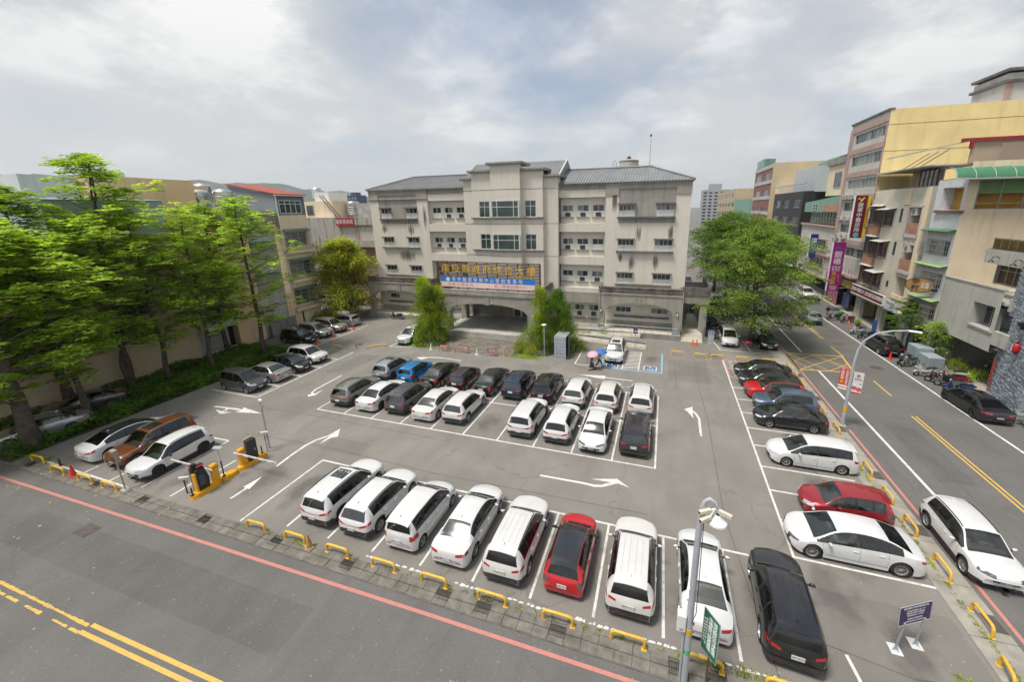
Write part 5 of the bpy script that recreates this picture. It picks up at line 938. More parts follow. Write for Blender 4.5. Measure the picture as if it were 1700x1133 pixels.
mb = MB(); f.sheet(mb, 0, 31.5, -.1, 13.2, [(26.5, 28.2, 6.0, 7.6, .2), (20.5, 22.2, 6.0, 7.6, .2)]); mb.quad(f.P(31.5, -.1), f.P(31.5, -.1, -12), f.P(31.5, 13.2, -12), f.P(31.5, 13.2)); mb.build('wall', M_OCH, OW)
for u in (26.5, 20.5): window(OW, f, u, u + 1.7, 6.0, 7.6, -.1, 2, (), .06, M_GLASS, M_ALU)
mb = MB(); f.sheet(mb, 23.5, 31.2, 13.2, 16.1); mb.quad(f.P(23.5, 13.2, -12), f.P(23.5, 13.2), f.P(23.5, 16.1), f.P(23.5, 16.9, -12)); mb.quad(f.P(31.2, 13.2), f.P(31.2, 13.2, -12), f.P(31.2, 16.9, -12), f.P(31.2, 16.1)); mb.build('clad_storey', M_CLADB, OW); q = MB(); q.add([f.P(23.3, 16.1, .15), f.P(31.4, 16.1, .15), f.P(31.4, 16.95, -12), f.P(23.3, 16.95, -12)], [(0, 1, 2, 3)]); q.build('roof', mat('teal roof sheet', (.20, .32, .30), .5), OW); window(OW, f, 27, 28.2, 14.2, 15.4, .02, 3, (.33, .66), .07, M_GLASS, M_WHITE)
finish(OW, (-50, 10, 0))
YBD = thing('peach_gable_block', 'tall peach block with a white side behind the left treetops', 'building')
mb = MB(); mb.box(-54, -48.5, 22, 30.2, 0, 18.3); mb.build('wall', M_ORG, YBD); mb = MB(); mb.box(-53.5, -50, 18.6, 21.9, 0, 18.2); mb.build('white_wall', mat('whitewashed wall', (.66, .67, .68), .8, .06, .4, streak=.2), YBD); mb = MB(); mb.box(-54, -51, 30.3, 33, 0, 17.9); mb.build('stair_tower', M_ORG, YBD); mb = MB(); mb.cyl((-51.5, 23.2, 18.65), (-51.5, 26, 18.65), .4, None, 14); mb.build('roof_cylinder', M_STEEL, YBD, True, angle=40)
finish(YBD, (-56, 25, 0))
PW = thing('peach_side_house', 'house with bare peach side wall seen through the tree', 'building')
mb = MB(); mb.box(-58, -45.4, 29.6, 32.6, 0, 13.6); mb.build('wall', M_ORG, PW); mb = MB(); mb.box(-58, -45.2, 29.5, 36.4, 13.6, 15.0); mb.build('parapet', mat('brown grey parapet', (.27, .24, .21), .85, .1, .6, streak=.4), PW); mb = MB(); mb.box(-58, -46, 32.65, 36.45, 0, 13.58); mb.build('rear_block', M_GREYP, PW)
for z in (9.4, 5.6): grille(PW, fl(-46, 32.6), .4, 3.2, z, z + 1.9, .6, M_GRILLE, .15, M_GRN, 4)
finish(PW, (-51, 33, 0))
TH = thing('red_roofed_townhouse', 'narrow cream townhouse with grey metal top storey and red roof', 'building')
f = fl(-45, 36.5); wd = 3.95
mb = MB(); f.sheet(mb, 0, wd, -.1, 14.55, [(.4, wd - .4, z, z + 1.9, .3) for z in (10.6, 6.9, 3.2)]); mb.quad(f.P(wd, 0), f.P(wd, 0, -14), f.P(wd, 14.5, -14), f.P(wd, 14.5)); mb.build('front_wall', M_CREAM, TH)
for z in (10.6, 6.9, 3.2): window(TH, f, .4, wd - .4, z, z + 1.9, -.2, 3, (), .06, GL, M_ALU); grille(TH, f, .25, wd - .2, z - .3, z + 2.0, .6, M_GRILLE, .2, M_GRN, 5); q = MB(); f.box(q, .0, wd, z - .75, z - .32, .002, .5); q.build('balcony', M_CREAM, TH)
mb = MB(); f.sheet(mb, 0, wd, 14.55, 16.95, [(.35, wd - .55, 14.75, 16.35, .1)]); f.sheet(mb, 0, 0, 0, 0); mb.add([f.P(0, 14.55), f.P(0, 16.95), f.P(0, 18.3, -7.6), f.P(0, 14.55, -7.6)], [(0, 1, 2, 3)]); mb.quad(f.P(wd, 14.55), f.P(wd, 14.55, -7.6), f.P(wd, 18.3, -7.6), f.P(wd, 16.95)); mb.build('metal_storey', M_CLADG, TH)
window(TH, f, .35, wd - .55, 14.75, 16.35, -.06, 4, (.72,), .08, M_GLASSG, M_WHITE)
q = MB(); q.add([f.P(-.25, 16.98, .35), f.P(wd + .2, 16.98, .35), f.P(wd + .2, 18.38, -7.6), f.P(-.25, 18.38, -7.6), f.P(-.25, 17.08, .35), f.P(wd + .2, 17.08, .35), f.P(wd + .2, 18.48, -7.6), f.P(-.25, 18.48, -7.6)], [(3, 2, 1, 0), (4, 5, 6, 7), (0, 1, 5, 4), (1, 2, 6, 5), (2, 3, 7, 6), (3, 0, 4, 7)]); q.build('red_roof', mat('red sheet roof', (.34, .06, .035), .6, .15, .8), TH); q = MB(); f.box(q, -.3, wd + .25, 16.85, 16.97, .2, .42); q.tube([f.P(-.1, 16.9, .2), f.P(-.1, 3, .12)], .06, 6); q.build('gutter', M_WHITE, TH)
finish(TH, (-49, 38.5, 0))
for k, (x, y, z, r) in enumerate(((-50, 31.4, 15.0, 1.0), (-47.6, 32.4, 15.0, .95), (-53.5, 34.2, 15.9, .95))): tank('water_tank', ('steel water tank, tallest of those beside the red roof', 'steel water tank just left of the red roof', 'steel water tank standing left of the others beyond the peach block')[k], x, y, z, r, 1.7)
SH = thing('solar_heater', 'slanted solar water heater panel beside the roof tanks', 'solar heater', (-49.5, 29.8, 15.2)); q = MB(); q.rbox((0, 0, .8), 2.2, 1.4, .08, .4, 0, .6); q.build('panel', mat('pale panel', (.5, .52, .52), .3), SH); q = MB(); q.cyl((-1, .55, 1.35), (1, .75, 1.35), .26, None, 12); q.build('drum', mat('stainless tank', (.6, .6, .6)), SH, True, angle=40); q = MB(); q.cyl((-.9, .6, 0), (-.9, .6, 1.2), .04, None, 6); q.build('leg', M_STEEL, SH); q = MB(); q.cyl((.9, .7, 0), (.9, .7, 1.2), .04, None, 6); q.build('leg', M_STEEL, SH)
LS = thing('lean_to_shed', 'low lean to shed with white awning and dark doorway behind the left trees', 'shed')
f = fl(-45.6, 25.6); mb = MB(); f.sheet(mb, 0, 7.5, 0, 3.4, [(3.0, 4.4, 0, 2.7, .8), (5.0, 6.8, 1.0, 2.2, .2)]); mb.build('wall', mat('white ribbed sheet', (.46, .46, .43), .7, .08, .6, streak=.35, wave=(4, 'Y')), LS); door_dark(LS, f, 3.0, 4.4, 0, 2.7, -.7); window(LS, f, 5.0, 6.8, 1.0, 2.2, -.1, 3, (), .05, M_GLASS, M_BLACK)
q = MB()
for k in range(6):
 a0, a1 = R(k * 14), R((k + 1) * 14); q.quad(f.P(.0, 3.0 + .8 * math.cos(a0), 1.3 * math.sin(a0)), f.P(3.2, 3.0 + .8 * math.cos(a0), 1.3 * math.sin(a0)), f.P(3.2, 3.0 + .8 * math.cos(a1), 1.3 * math.sin(a1)), f.P(.0, 3.0 + .8 * math.cos(a1), 1.3 * math.sin(a1)))
q.build('awning', M_WHITE, LS, True); q = MB(); q.add([f.P(2.9, 3.45, .3), f.P(7.7, 3.45, .3), f.P(7.7, 4.6, -4), f.P(2.9, 4.6, -4)], [(0, 1, 2, 3)]); q.build('roof', mat('pale tin roof', (.52, .5, .46), .6), LS)
ac_unit(LS, f, .3, 3.9, .05, .9, .7, .35); q = MB(); f.box(q, .1, 2.8, .3, .36, 1.2, 1.25); f.box(q, .1, 2.8, .75, .81, 1.2, 1.25)
for k in range(5): f.box(q, .1 + k * .66, .16 + k * .66, .02, .85, 1.19, 1.26)
q.build('fence_rail', M_WHITE, LS)
finish(LS, (-45.6, 29, 0))
LD = thing('ladder', 'aluminium ladder leaning against the low shed', 'ladder', (-44.9, 31.0, 0)); q = MB(); q.tube([(0, 0, .03), (-.6, .3, 2.6)], .03, 6); q.build('rail', M_ALU, LD); q = MB(); q.tube([(.25, .35, .03), (-.35, .65, 2.6)], .03, 6); q.build('rail', M_ALU, LD)
for k in range(7): t = .12 + k * .13; q = MB(); q.tube([(-.6 * t, .3 * t, 2.6 * t), (.25 - .6 * t, .35 + .3 * t, 2.6 * t)], .018, 6); q.build('rung', M_ALU, LD)
GW = thing('garden_wall', 'grey boundary wall behind the far left cars', 'wall'); mb = MB(); mb.box(-45.4, -45.1, 33.2, 37.6, 0, 1.9); mb.build('wall', mat('grey block wall', (.27, .26, .24), .9, .15, .8, streak=.5), GW); mb = MB(); mb.box(-45.3, -45.05, 37.7, 42.0, 0, 1.6); mb.build('pale_wall', M_CONCL, GW); mb = MB(); mb.box(-45.5, -45.0, 37.5, 37.72, 0, 2.3); mb.build('pier', M_CREAM, GW); finish(GW, (-45.2, 37, 0))
AW = thing('maroon_canopy', 'maroon tent canopy beside the yellow green tree', 'canopy', (-46.2, 40.6, 0)); q = MB(); q.add([(-1.5, -1.4, 3.2), (1.4, -1.2, 3.2), (1.4, 1.4, 3.2), (-1.5, 1.4, 3.2), (0, 0, 4.0)], [(0, 1, 4), (1, 2, 4), (2, 3, 4), (3, 0, 4)]); q.build('cloth', mat('maroon cloth', (.20, .02, .04), .8), AW)
for a, b in ((-1.4, -1.3), (1.3, -1.1), (1.3, 1.3), (-1.4, 1.3)): q = MB(); q.cyl((a, b, 0), (a, b, 3.2), .03, None, 6); q.build('pole', M_STEEL, AW)
LB_ = thing('stained_wall_house', 'black stained concrete house with a red shop sign left of the offices', 'building')
f = fx(50.0); mb = MB(); f.sheet(mb, -62, -49.4, 0, 13.95); mb.build('stained_wall', M_STAIN, LB_); mb = MB(); f.sheet(mb, -49.4, -38, 0, 13.95, [(-49.0, -46.3, 9.9, 12.6, .8), (-45.6, -42.6, 9.9, 12.6, .8)], .8); mb.build('front_wall', M_PINK, LB_)
mb = MB(); f.box(mb, -49.5, -38, 12.85, 14.0, .0, .3); mb.build('parapet', M_STAIN, LB_); q = MB(); f.box(q, -49.4, -46.0, 12.75, 13.95, .31, .45); sb = q.build('red_sign', mat('red shop board', (.42, .02, .05), .5), LB_); lettering('嘉新洗衣店', .66, f, -47.7, 13.33, .46, M_BWH, sb, bold=.01)
for a, b in ((-48.7, -46.5), (-45.2, -43)): window(LB_, f, a, b, 10.0, 12.3, -.7, 3, (), .06, M_GLASS, M_GRILLED)
mb = MB(); f.box(mb, -49.3, -38, 9.6, 9.9, -.8, 1.3); f.box(mb, -46.8, -38, 9.9, 10.6, 1.15, 1.3); f.box(mb, -49.2, -46.8, 9.9, 10.8, 1.1, 1.25); mb.build('balcony', M_CONCL, LB_); mb = MB(); mb.box(-62, -38, 50.1, 62, 0, 13.9); mb.build('block', M_GREYP, LB_)
mb = MB(); mb.box(-60, -52, 52, 58, 13.95, 16.6); mb.build('roof_room', M_CREAM, LB_); window(LB_, fx(52), -57.5, -56, 14.3, 16, .03, 1, (), .06, M_GLASS, M_ALU); q = MB(); q.tube([(-54, 51.6, 17.5), (-50.5, 51.2, 14.0)], .08, 6); q.tube([(-53.4, 51.6, 17.5), (-49.9, 51.2, 14.0)], .08, 6); q.build('stair_rails', M_GRILLED, LB_)
mb = MB(); mb.box(-56.5, -53.5, 53, 57, 16.6, 18.1); mb.build('roof_hut', M_WHITE, LB_); mb = MB(); mb.box(-48, -41, 53, 58, 13.95, 16.2); mb.build('roof_shed', mat('weathered tin', (.33, .31, .3), .7, .3, 1), LB_)
finish(LB_, (-50, 52, 0))
tank('water_tank', 'steel water tank behind the small roof hut', -57.5, 49.5 + 5, 16.6, .8, 1.6); tank('water_tank', 'steel water tank right of the small roof hut', -50.8, 55, 13.9, .9, 1.9)
def farblock(name, label, x, y, w_, d_, h, m, rows, cols, glass=M_GLASS, top=None):
 t_ = thing(name, label, 'building', (x, y, 0)); mb = MB(); f = Fr((-w_ / 2, -d_ / 2, 0), (1, 0, 0)); fh = h / (rows + .5)
 ops = [(w_ * (c_ + .2) / cols, w_ * (c_ + .8) / cols, fh * (r_ + .35), fh * (r_ + .85), .4) for r_ in range(rows) for c_ in range(cols)]
 f.sheet(mb, 0, w_, 0, h, ops); mb.quad((w_ / 2, -d_ / 2, 0), (w_ / 2, d_ / 2, 0), (w_ / 2, d_ / 2, h), (w_ / 2, -d_ / 2, h)); mb.quad((-w_ / 2, d_ / 2, 0), (-w_ / 2, -d_ / 2, 0), (-w_ / 2, -d_ / 2, h), (-w_ / 2, d_ / 2, h)); mb.quad((-w_ / 2, -d_ / 2, h), (w_ / 2, -d_ / 2, h), (w_ / 2, d_ / 2, h), (-w_ / 2, d_ / 2, h)); mb.build('walls', m, t_)
 for o in ops: q = MB(); f.box(q, o[0], o[1], o[2], o[3], -.4, -.35); q.build('window', glass, t_)
 if top: q = MB(); q.box(-w_ * .25, w_ * .2, -d_ * .2, d_ * .3, h, h + top); q.build('roof_house', m, t_)
 return t_
M_FB = mat('far white tile', (.55, .56, .57), .7, .05, .1); M_FN = mat('far navy panel', (.06, .09, .16), .5, .2, .1); M_FG = mat('far grey tile', (.36, .37, .38), .7, .08, .1); M_FC = mat('far cream wall', (.54, .47, .36), .8, .06, .1)
farblock('far_tower', 'white and navy tower far behind the left end of the offices', -300, 331, 14, 14, 31, M_FN, 9, 4, M_FB, 3)
farblock('far_tower', 'grey tower block far up the street, left of the brick house', 40, 385, 22, 16, 29, M_FG, 10, 5, M_GLASS, 5)
FARH = {}; rn = random.Random(77)
cols_ = [M_FB, M_FG, M_FC, mat('far pink wall', (.45, .34, .30), .8, .06, .1), mat('far green roof', (.17, .28, .24), .7, .1, .1), mat('far tin', (.30, .33, .36), .6, .1, .1)]
adj = ['white', 'grey', 'cream', 'pinkish', 'green', 'blue grey']
k = 0
for az0, az1, n_, dmin, dmax in ((-66, -40, 34, 75, 520), (9, 17.5, 13, 115, 420)):
 for i in range(n_):
  az = R(az0 + (az1 - az0) * (i + rn.random()) / n_); d = dmin * (dmax / dmin)**rn.random(); x, y = d * math.sin(az), d * math.cos(az); h = min(14.3 + d * rn.uniform(-.012, .010), 22) if az < 0 else min(11 + d * rn.uniform(-.005, .014), 20); w_ = rn.uniform(7, 14) * (1 + d / 400)
  if x > 14 and y < 250: continue
  if az < 0 and y < 58: y = 58 + rn.uniform(0, 20)
  j = rn.randrange(6); t_ = farblock('far_house', 'x', x, y, w_, rn.uniform(8, 13), max(h, 6), cols_[j], max(2, int(h / 3.4)), max(2, int(w_ / 3.2)), M_GLASS, rn.choice([0, 0, 2.2]))
  side = 'left of the offices' if az < 0 else 'beyond the street trees'
  FARH.setdefault((adj[j], side), []).append((math.atan2(x, y), t_))
for (a_, s_), l_ in FARH.items():
 for i, (q_, t_) in enumerate(sorted(l_, key=lambda v: v[0])): t_['label'] = '%s %s house from the left in the distant roofscape %s' % (ORD[min(i, 13)], a_, s_); t_['group'] = 'distant %s houses %s' % (a_, s_)
mb = MB(); rn = random.Random(9); n_ = 90
def ridge(d, azs, hs, name):
 mb = MB(); A = np.linspace(azs[0], azs[-1], 120); Hh = np.interp(A, azs, hs); V = []
 for i, (a, h) in enumerate(zip(A, Hh)):
  nz = sum(math.sin(a * f_ + p) / f_ for f_, p in ((.9, 1), (2.3, 2.2), (5.1, .4), (11, 3))) * .12; hh = max(5, d * math.tan(R(h + nz)) + 14.8) if h > 0 else 5
  for q, s in ((.55, .0), (.75, .45), (.9, .82), (1.0, 1.0), (1.25, .6)):
   dd = d * q; V.append((dd * math.sin(R(a)), dd * math.cos(R(a)), hh * s * (1 + .1 * math.sin(a * 7 + q * 20))))
 F = [(i * 5 + j, (i + 1) * 5 + j, (i + 1) * 5 + j + 1, i * 5 + j + 1) for i in range(119) for j in range(4)]
 mb.add(V, F); return mb.build(name, mat('wooded hill', (.055, .085, .06), .95, .4, .004, grain=0), None, True, None, 'structure')
ridge(4200, [-95, -80, -67, -60, -54, -48, -43, -38, -30, -20, 0], [3.0, 3.8, 3.6, 3.3, 3.5, 3.0, 2.35, 1.5, .8, .5, .3], 'hills')
# trees and planting
M_BARK = mat('grey brown bark', (0.095, 0.078, 0.06), .95, .3, 3, bump=.8, bscale=18)
M_BARKL = mat('pale bark', (0.17, 0.15, 0.12), .95, .25, 3, bump=.6, bscale=18)
LF1 = leafmat('broad leaf green', (0.15, 0.27, 0.035), (0.42, 0.55, 0.10))
LF6 = leafmat('street leaf green', (0.085, 0.165, 0.025), (0.30, 0.41, 0.085))
LF2 = leafmat('fresh leaf green', (0.19, 0.33, 0.035), (0.52, 0.66, 0.11))
LF3 = leafmat('yellow new leaf', (0.16, 0.27, 0.03), (0.58, 0.54, 0.07))
LF4 = leafmat('dark leaf green', (0.06, 0.13, 0.02), (0.17, 0.28, 0.05))
LF5 = leafmat('conifer yellow green', (0.15, 0.24, 0.02), (0.42, 0.50, 0.06))
def leaves_np(base, dirs, length, width, rs, droop=.25):
 """diamond leaves: base points, directions (n,3)"""
 n = len(base); d = dirs / np.linalg.norm(dirs, axis=1)[:, None]
 r = rs.normal(size=(n, 3)); s = np.cross(d, r); s /= np.linalg.norm(s, axis=1)[:, None] + 1e-9
 up = np.array([0, 0, 1.0]); s = np.cross(d, up + r * .35); s /= np.linalg.norm(s, axis=1)[:, None] + 1e-9
 L = length * rs.uniform(.7, 1.2, (n, 1)); W = width * rs.uniform(.8, 1.2, (n, 1))
 mid = base + d * L * .5; tip = base + d * L; tip[:, 2] -= (L * droop)[:, 0]
 V = np.empty((n, 4, 3)); V[:, 0] = base; V[:, 1] = mid + s * W / 2; V[:, 2] = tip; V[:, 3] = mid - s * W / 2
 return V
def quads_obj(name, V, m, parent, kind=None, loc=None):
 n = len(V); me = bpy.data.meshes.new(name); me.vertices.add(n * 4); me.vertices.foreach_set('co', V.reshape(-1).astype('f'))
 me.loops.add(n * 4); me.loops.foreach_set('vertex_index', np.arange(n * 4, dtype='i')); me.polygons.add(n); me.polygons.foreach_set('loop_start', np.arange(0, n * 4, 4, dtype='i'))
 me.update(calc_edges=True); me.materials.append(m); return link(name, me, parent, loc, kind)
def pad_leaves(c, rad, thick, n, rs, size, whorl):
 """whorls of leaves over a flat dome"""
 a = rs.uniform(0, 6.283, n); r = rad * np.sqrt(rs.uniform(0, 1, n)); h = thick * (1 - (r / rad)**2) + rs.normal(0, thick * .22, n) - thick * .3 * (rs.uniform(0, 1, n) < .25)
 P = np.stack([c[0] + r * np.cos(a), c[1] + r * np.sin(a), c[2] + h], 1)
 if whorl:
  k = whorl; base = np.repeat(P, k, 0); ph = np.tile(np.arange(k) * 6.283 / k, n) + np.repeat(rs.uniform(0, 6.28, n), k)
  tilt = rs.normal(0, .3, (n, 3)); tilt[:, 2] = 0; lift = rs.uniform(-.05, .45, n * k)
  d = np.stack([np.cos(ph), np.sin(ph), lift], 1) + np.repeat(tilt, k, 0) * .4
  return leaves_np(base, d, size, size * .34, rs, .22)
 d = np.stack([np.cos(a) + rs.normal(0, .6, n), np.sin(a) + rs.normal(0, .6, n), rs.normal(.15, .5, n)], 1)
 return leaves_np(P, d, size, size * .5, rs, .15)
def tree(name, label, x, y, H, r0, reach, z0, seed, leaf, whorl=6, size=.33, dens=34, nl=26, bark=None, lean=(0, 0), forks=1, padr=(.7, 1.25), group=None, bias=(0, 0), thick=.38, flat_=.35):
 t_ = thing(name, label, 'tree', (x, y, 0), 0, group); rs = np.random.RandomState(seed); rn = random.Random(seed)
 mb = MB(); br = MB(); pads = []
 stems = []
 for f_ in range(forks):
  a = rn.uniform(0, 6.28); sp = 0 if forks == 1 else reach * .28
  pts = []; zf = 0
  for k in range(9):
   q = k / 8; wob = .12 * H / 12
   off = sp * max(0, q - .18) / .82
   pts.append(Vector((lean[0] * q + off * math.cos(a) + rn.uniform(-wob, wob) * (q > .1), lean[1] * q + off * math.sin(a) + rn.uniform(-wob, wob) * (q > .1), H * .93 * q)))
  rr = [r0 * (1.25 if k == 0 else 1) * (1 - .86 * (k / 8)) / (1 if forks == 1 else 1.25) + .015 for k in range(9)]
  mb.tube(pts, rr, 9); stems.append(pts)
 mb.lathe([(r0 * 1.7, -.05), (r0 * 1.25, .25), (r0 * 1.02, .8)], (0, 0, 0), 9)
 def at(pts, q):
  k = min(int(q * 8), 7); return pts[k].lerp(pts[k + 1], q * 8 - k)
 for i in range(nl):
  st = stems[i % forks]; q = (z0 / H) + (1 - z0 / H) * ((i + rn.random()) / nl)**.9; q = min(q, .98); p = at(st, q); a = i * 2.399 + rn.uniform(-.4, .4)
  prof = math.sin(math.pi * min(1, (q - z0 / H) / (1 - z0 / H) * .78 + .22))**.7
  ln = reach * prof * rn.uniform(.55, 1.15); rise = ln * (.12 + flat_ * rn.random() - .38 * max(0, .5 - q) * 2)
  e = p + Vector((ln * math.cos(a) + bias[0] * prof, ln * math.sin(a) + bias[1] * prof, rise)); m_ = p.lerp(e, .5) + Vector((0, 0, -ln * .05 + rn.uniform(-.1, .2)))
  rb = max(.025, r0 * .30 * (1 - .6 * q)); br.tube([p, m_, e], [rb, rb * .6, rb * .25], 5, False)
  for tq, sc in ((1.0, 1.0), (.72, .95), (.42, .7)):
   if tq < .5 and ln < 1.6: continue
   c = (p.lerp(m_, tq * 2) if tq < .5 else m_.lerp(e, tq * 2 - 1)) + Vector((rn.uniform(-.5, .5), rn.uniform(-.5, .5), rn.uniform(-.05, .35))); pads.append((c, rn.uniform(*padr) * sc))
   if rn.random() < .6: c2 = c + Vector((rn.uniform(-1, 1), rn.uniform(-1, 1), rn.uniform(-.5, .5))) * 1.1; br.tube([c2, c.lerp(m_, .5)], .02, 4, False); pads.append((c2, rn.uniform(*padr) * .75))
 for st in stems: pads.append((st[-1] + Vector((0, 0, .2)), padr[1] * .8))
 trunk = mb.build('trunk', bark or M_BARK, t_, True); br.build('branches', bark or M_BARK, trunk, True)
 VV = [pad_leaves(c, rad, thick * rad, max(6, int(dens * rad * rad * (.8 if whorl else 1))), rs, size, whorl) for c, rad in pads]
 quads_obj('crown', np.concatenate(VV), leaf, t_); return t_
LK2 = dict(thick=.6, padr=(.5, 1.05), flat_=.5)
G1 = 'tall broad leaved trees along the left bed'
tree('street_tree', 'big tree with the thick buttressed trunk at the bottom left corner', -38.9, 11.4, 14.8, .42, 4.6, 3.4, 1, LF2, 6, .39, 29, 48, bias=(-1.2, -.2), group=G1, **LK2)
tree('street_tree', 'tree with a leaning thin trunk next to the thick trunked one', -40.1, 14.6, 14.2, .20, 3.6, 3.6, 2, LF2, 6, .37, 28, 42, lean=(.3, -.6), group=G1, **LK2)
tree('street_tree', 'tree against the ochre wall with trunk near the grey coupe', -44.3, 15.4, 17.5, .30, 3.8, 4.0, 3, LF1, 6, .36, 34, 52, bias=(1.2, 0), group=G1, **LK2)
tree('street_tree', 'tall open tree whose top rises highest above the left roofs', -43.6, 18.9, 20.2, .26, 3.7, 4.0, 4, LF2, 6, .36, 32, 50, forks=2, bias=(1.2, 0), group=G1, **LK2)
tree('street_tree', 'tree at the left edge with crown cut by the picture', -44.0, 8.5, 16.5, .3, 4.8, 3.6, 5, LF2, 6, .38, 32, 52, bias=(.8, 0), group=G1, **LK2)
tree('street_tree', 'slender tree beside the dark grey minivan', -40.9, 23.8, 15.8, .19, 3.3, 3.6, 6, LF2, 6, .36, 24, 34, group=G1, **LK2)
tree('street_tree', 'double stemmed tree standing by the shed awning', -44.5, 27.5, 16.5, .24, 3.5, 4.2, 7, LF1, 6, .36, 24, 34, forks=2, bias=(.9, 0), group=G1, **LK2)
tree('street_tree', 'tree at the right end of the left bed, before the townhouse', -40.0, 28.2, 17.0, .22, 3.9, 3.6, 8, LF2, 6, .36, 24, 38, bias=(.5, .5), group=G1, **LK2)
tree('street_tree', 'tree in the middle of the left bed before the ochre wall', -42.2, 20.9, 15.5, .2, 3.6, 3.8, 9, LF2, 6, .36, 24, 36, group=G1, **LK2)
tree('round_tree', 'round yellow green tree beside the left end of the offices', -43.4, 43.4, 10.8, .25, 4.0, .9, 11, LF3, 0, .30, 150, 64, padr=(.8, 1.4), thick=.8, flat_=.6, bias=(0, 0))
G2 = 'spreading street trees by the side lane'
tree('street_tree', 'spreading bright green tree over the white minivan and black hatchback', 9.8, 45.9, 12.8, .26, 5.6, 2.2, 21, LF6, 0, .25, 105, 66, bark=M_BARK, bias=(.3, -.3), padr=(.75, 1.4), group=G2, flat_=.3, thick=.5)
tree('street_tree', 'tall dark green tree behind the spreading one, nearest the offices', 8.6, 58.6, 14.4, .28, 5.0, 4.0, 22, LF4, 0, .26, 90, 40, padr=(1.0, 1.6), group=G2, flat_=.3)
tree('street_tree', 'green tree behind the spreading one, on the street side', 12.4, 59.5, 13.4, .24, 4.8, 4.0, 23, LF6, 0, .26, 80, 38, padr=(1.0, 1.6), group=G2, flat_=.3)
tree('street_tree', 'far tree further up the side lane', 8.8, 74, 12.5, .25, 5.0, 3.5, 24, LF4, 0, .32, 60, 34, padr=(1.1, 1.7), group=G2)
tree('street_tree', 'farthest tree of the row at the end of the side lane', 11.5, 88, 12.0, .25, 5.4, 3.5, 25, LF4, 0, .36, 50, 32, padr=(1.1, 1.7), group=G2)
tree('street_tree', 'low branching street tree beside the driving silver car lane', 12.8, 66.5, 11.0, .22, 5.0, 3.5, 26, LF6, 0, .3, 64, 34, padr=(1.0, 1.6), group=G2)
tree('young_tree', 'young layered tree before the white tiled house', 24.6, 47.6, 5.2, .09, 1.6, 1.6, 31, LF4, 6, .22, 60, 22, padr=(.4, .7), thick=.2, flat_=.05)
tree('young_tree', 'leafy young tree beside the garage column', 25.0, 44.2, 4.0, .07, 1.0, 1.3, 32, LF1, 0, .2, 260, 16, padr=(.35, .55))
def conifer(label, x, y, H, rad, seed, leaf, n):
 t_ = thing('conifer_shrub', label, 'shrub', (x, y, 0), 0, 'conifers beside the porch'); rs = np.random.RandomState(seed); rn = random.Random(seed)
 mb = MB(); mb.tube([(0, 0, -.02), (.05, .03, H * .5), (0, 0, H * .92)], [.1, .07, .02], 7); mb.build('trunk', M_BARK, t_, True)
 VV = []
 for k in range(n):
  q = rn.random()**.85; z = .25 + (H - .25) * q; r = rad * (1 - q)**.55 * (.72 + .28 * math.sin(q * 11 + seed) + .18 * math.sin(3 * math.atan2(math.sin(k), math.cos(k)) + q * 9)) + .12; a = rn.uniform(0, 6.28); rr = r * rn.uniform(.35, 1.3); c = np.array([rr * math.cos(a), rr * math.sin(a), z])
  m_ = 44; base = c + rs.normal(0, .2, (m_, 3)); d = np.stack([math.cos(a) * .7 + rs.normal(0, .45, m_), math.sin(a) * .7 + rs.normal(0, .45, m_), .8 + rs.normal(0, .35, m_)], 1); VV.append(leaves_np(base, d, .20, .06, rs, 0))
 quads_obj('crown', np.concatenate(VV), leaf, t_); return t_
conifer('tall yellow green conifer left of the porch', -25.9, 37.1, 7.4, 1.9, 41, LF5, 300)
conifer('ragged conifer touching the left porch pillar', -24.7, 38.0, 6.2, 1.6, 42, LF5, 210)
conifer('slim conifer right of the porch beside the blue sign end', -12.2, 38.0, 6.7, 1.4, 43, LF5, 200)
conifer('broad bluish green conifer right of the porch', -10.4, 38.2, 6.4, 2.1, 44, LF4, 330)
def bush(label, x, y, rx, ry, h, seed, leaf, n, size=.14, flower=None):
 t_ = thing('bush', label, 'bush', (x, y, 0)); rs = np.random.RandomState(seed); a = rs.uniform(0, 6.28, n); q = rs.uniform(0, 1, n)**.6; el = np.arccos(rs.uniform(0, 1, n)); lump = 1 + .22 * np.sin(a * 5 + seed) * np.sin(el * 4) + rs.normal(0, .09, n)
 P = np.stack([rx * np.sin(el) * np.cos(a) * lump, ry * np.sin(el) * np.sin(a) * lump, h * np.cos(el) * lump + .05], 1) * (.75 + .25 * q[:, None]); d = P * np.array([1, 1, 1.2]) + rs.normal(0, .5, (n, 3)) * rx * .6
 P[:, 2] = np.maximum(P[:, 2], .02)
 quads_obj('foliage', leaves_np(P, d, size, size * .5, rs, .1), leaf, t_)
 mb = MB()
 for k in range(5): b_ = k * 1.26; mb.tube([(.1 * math.cos(b_), .1 * math.sin(b_), -.02), (rx * .5 * math.cos(b_), ry * .5 * math.sin(b_), h * .6)], [.04, .015], 5)
 mb.build('stems', M_BARK, t_)
 if flower:
  i = rs.choice(n, 70, False); P2 = P[i] * 1.04; quads_obj('flowers', leaves_np(P2, rs.normal(0, 1, (70, 3)), .14, .12, rs, 0), flower, t_)
 return t_
M_FLW = mat('pink blossom', (.55, .12, .12), .7, .2, 5)
conifer('short bushy conifer between the two left of the porch', -25.5, 37.6, 4.6, 1.7, 45, LF5, 200)
conifer('short bushy conifer in front of the broad bluish one', -9.6, 38.0, 4.2, 1.5, 46, LF6, 180)
bush('flowering bush under the left conifers', -25.4, 36.5, 1.9, 1.6, 2.6, 51, LF6, 4200, .17, M_FLW); bush('low hedge bush at the foot of the left conifers', -25.4, 38.2, 1.2, .9, 1.5, 52, LF1, 1400, .16)
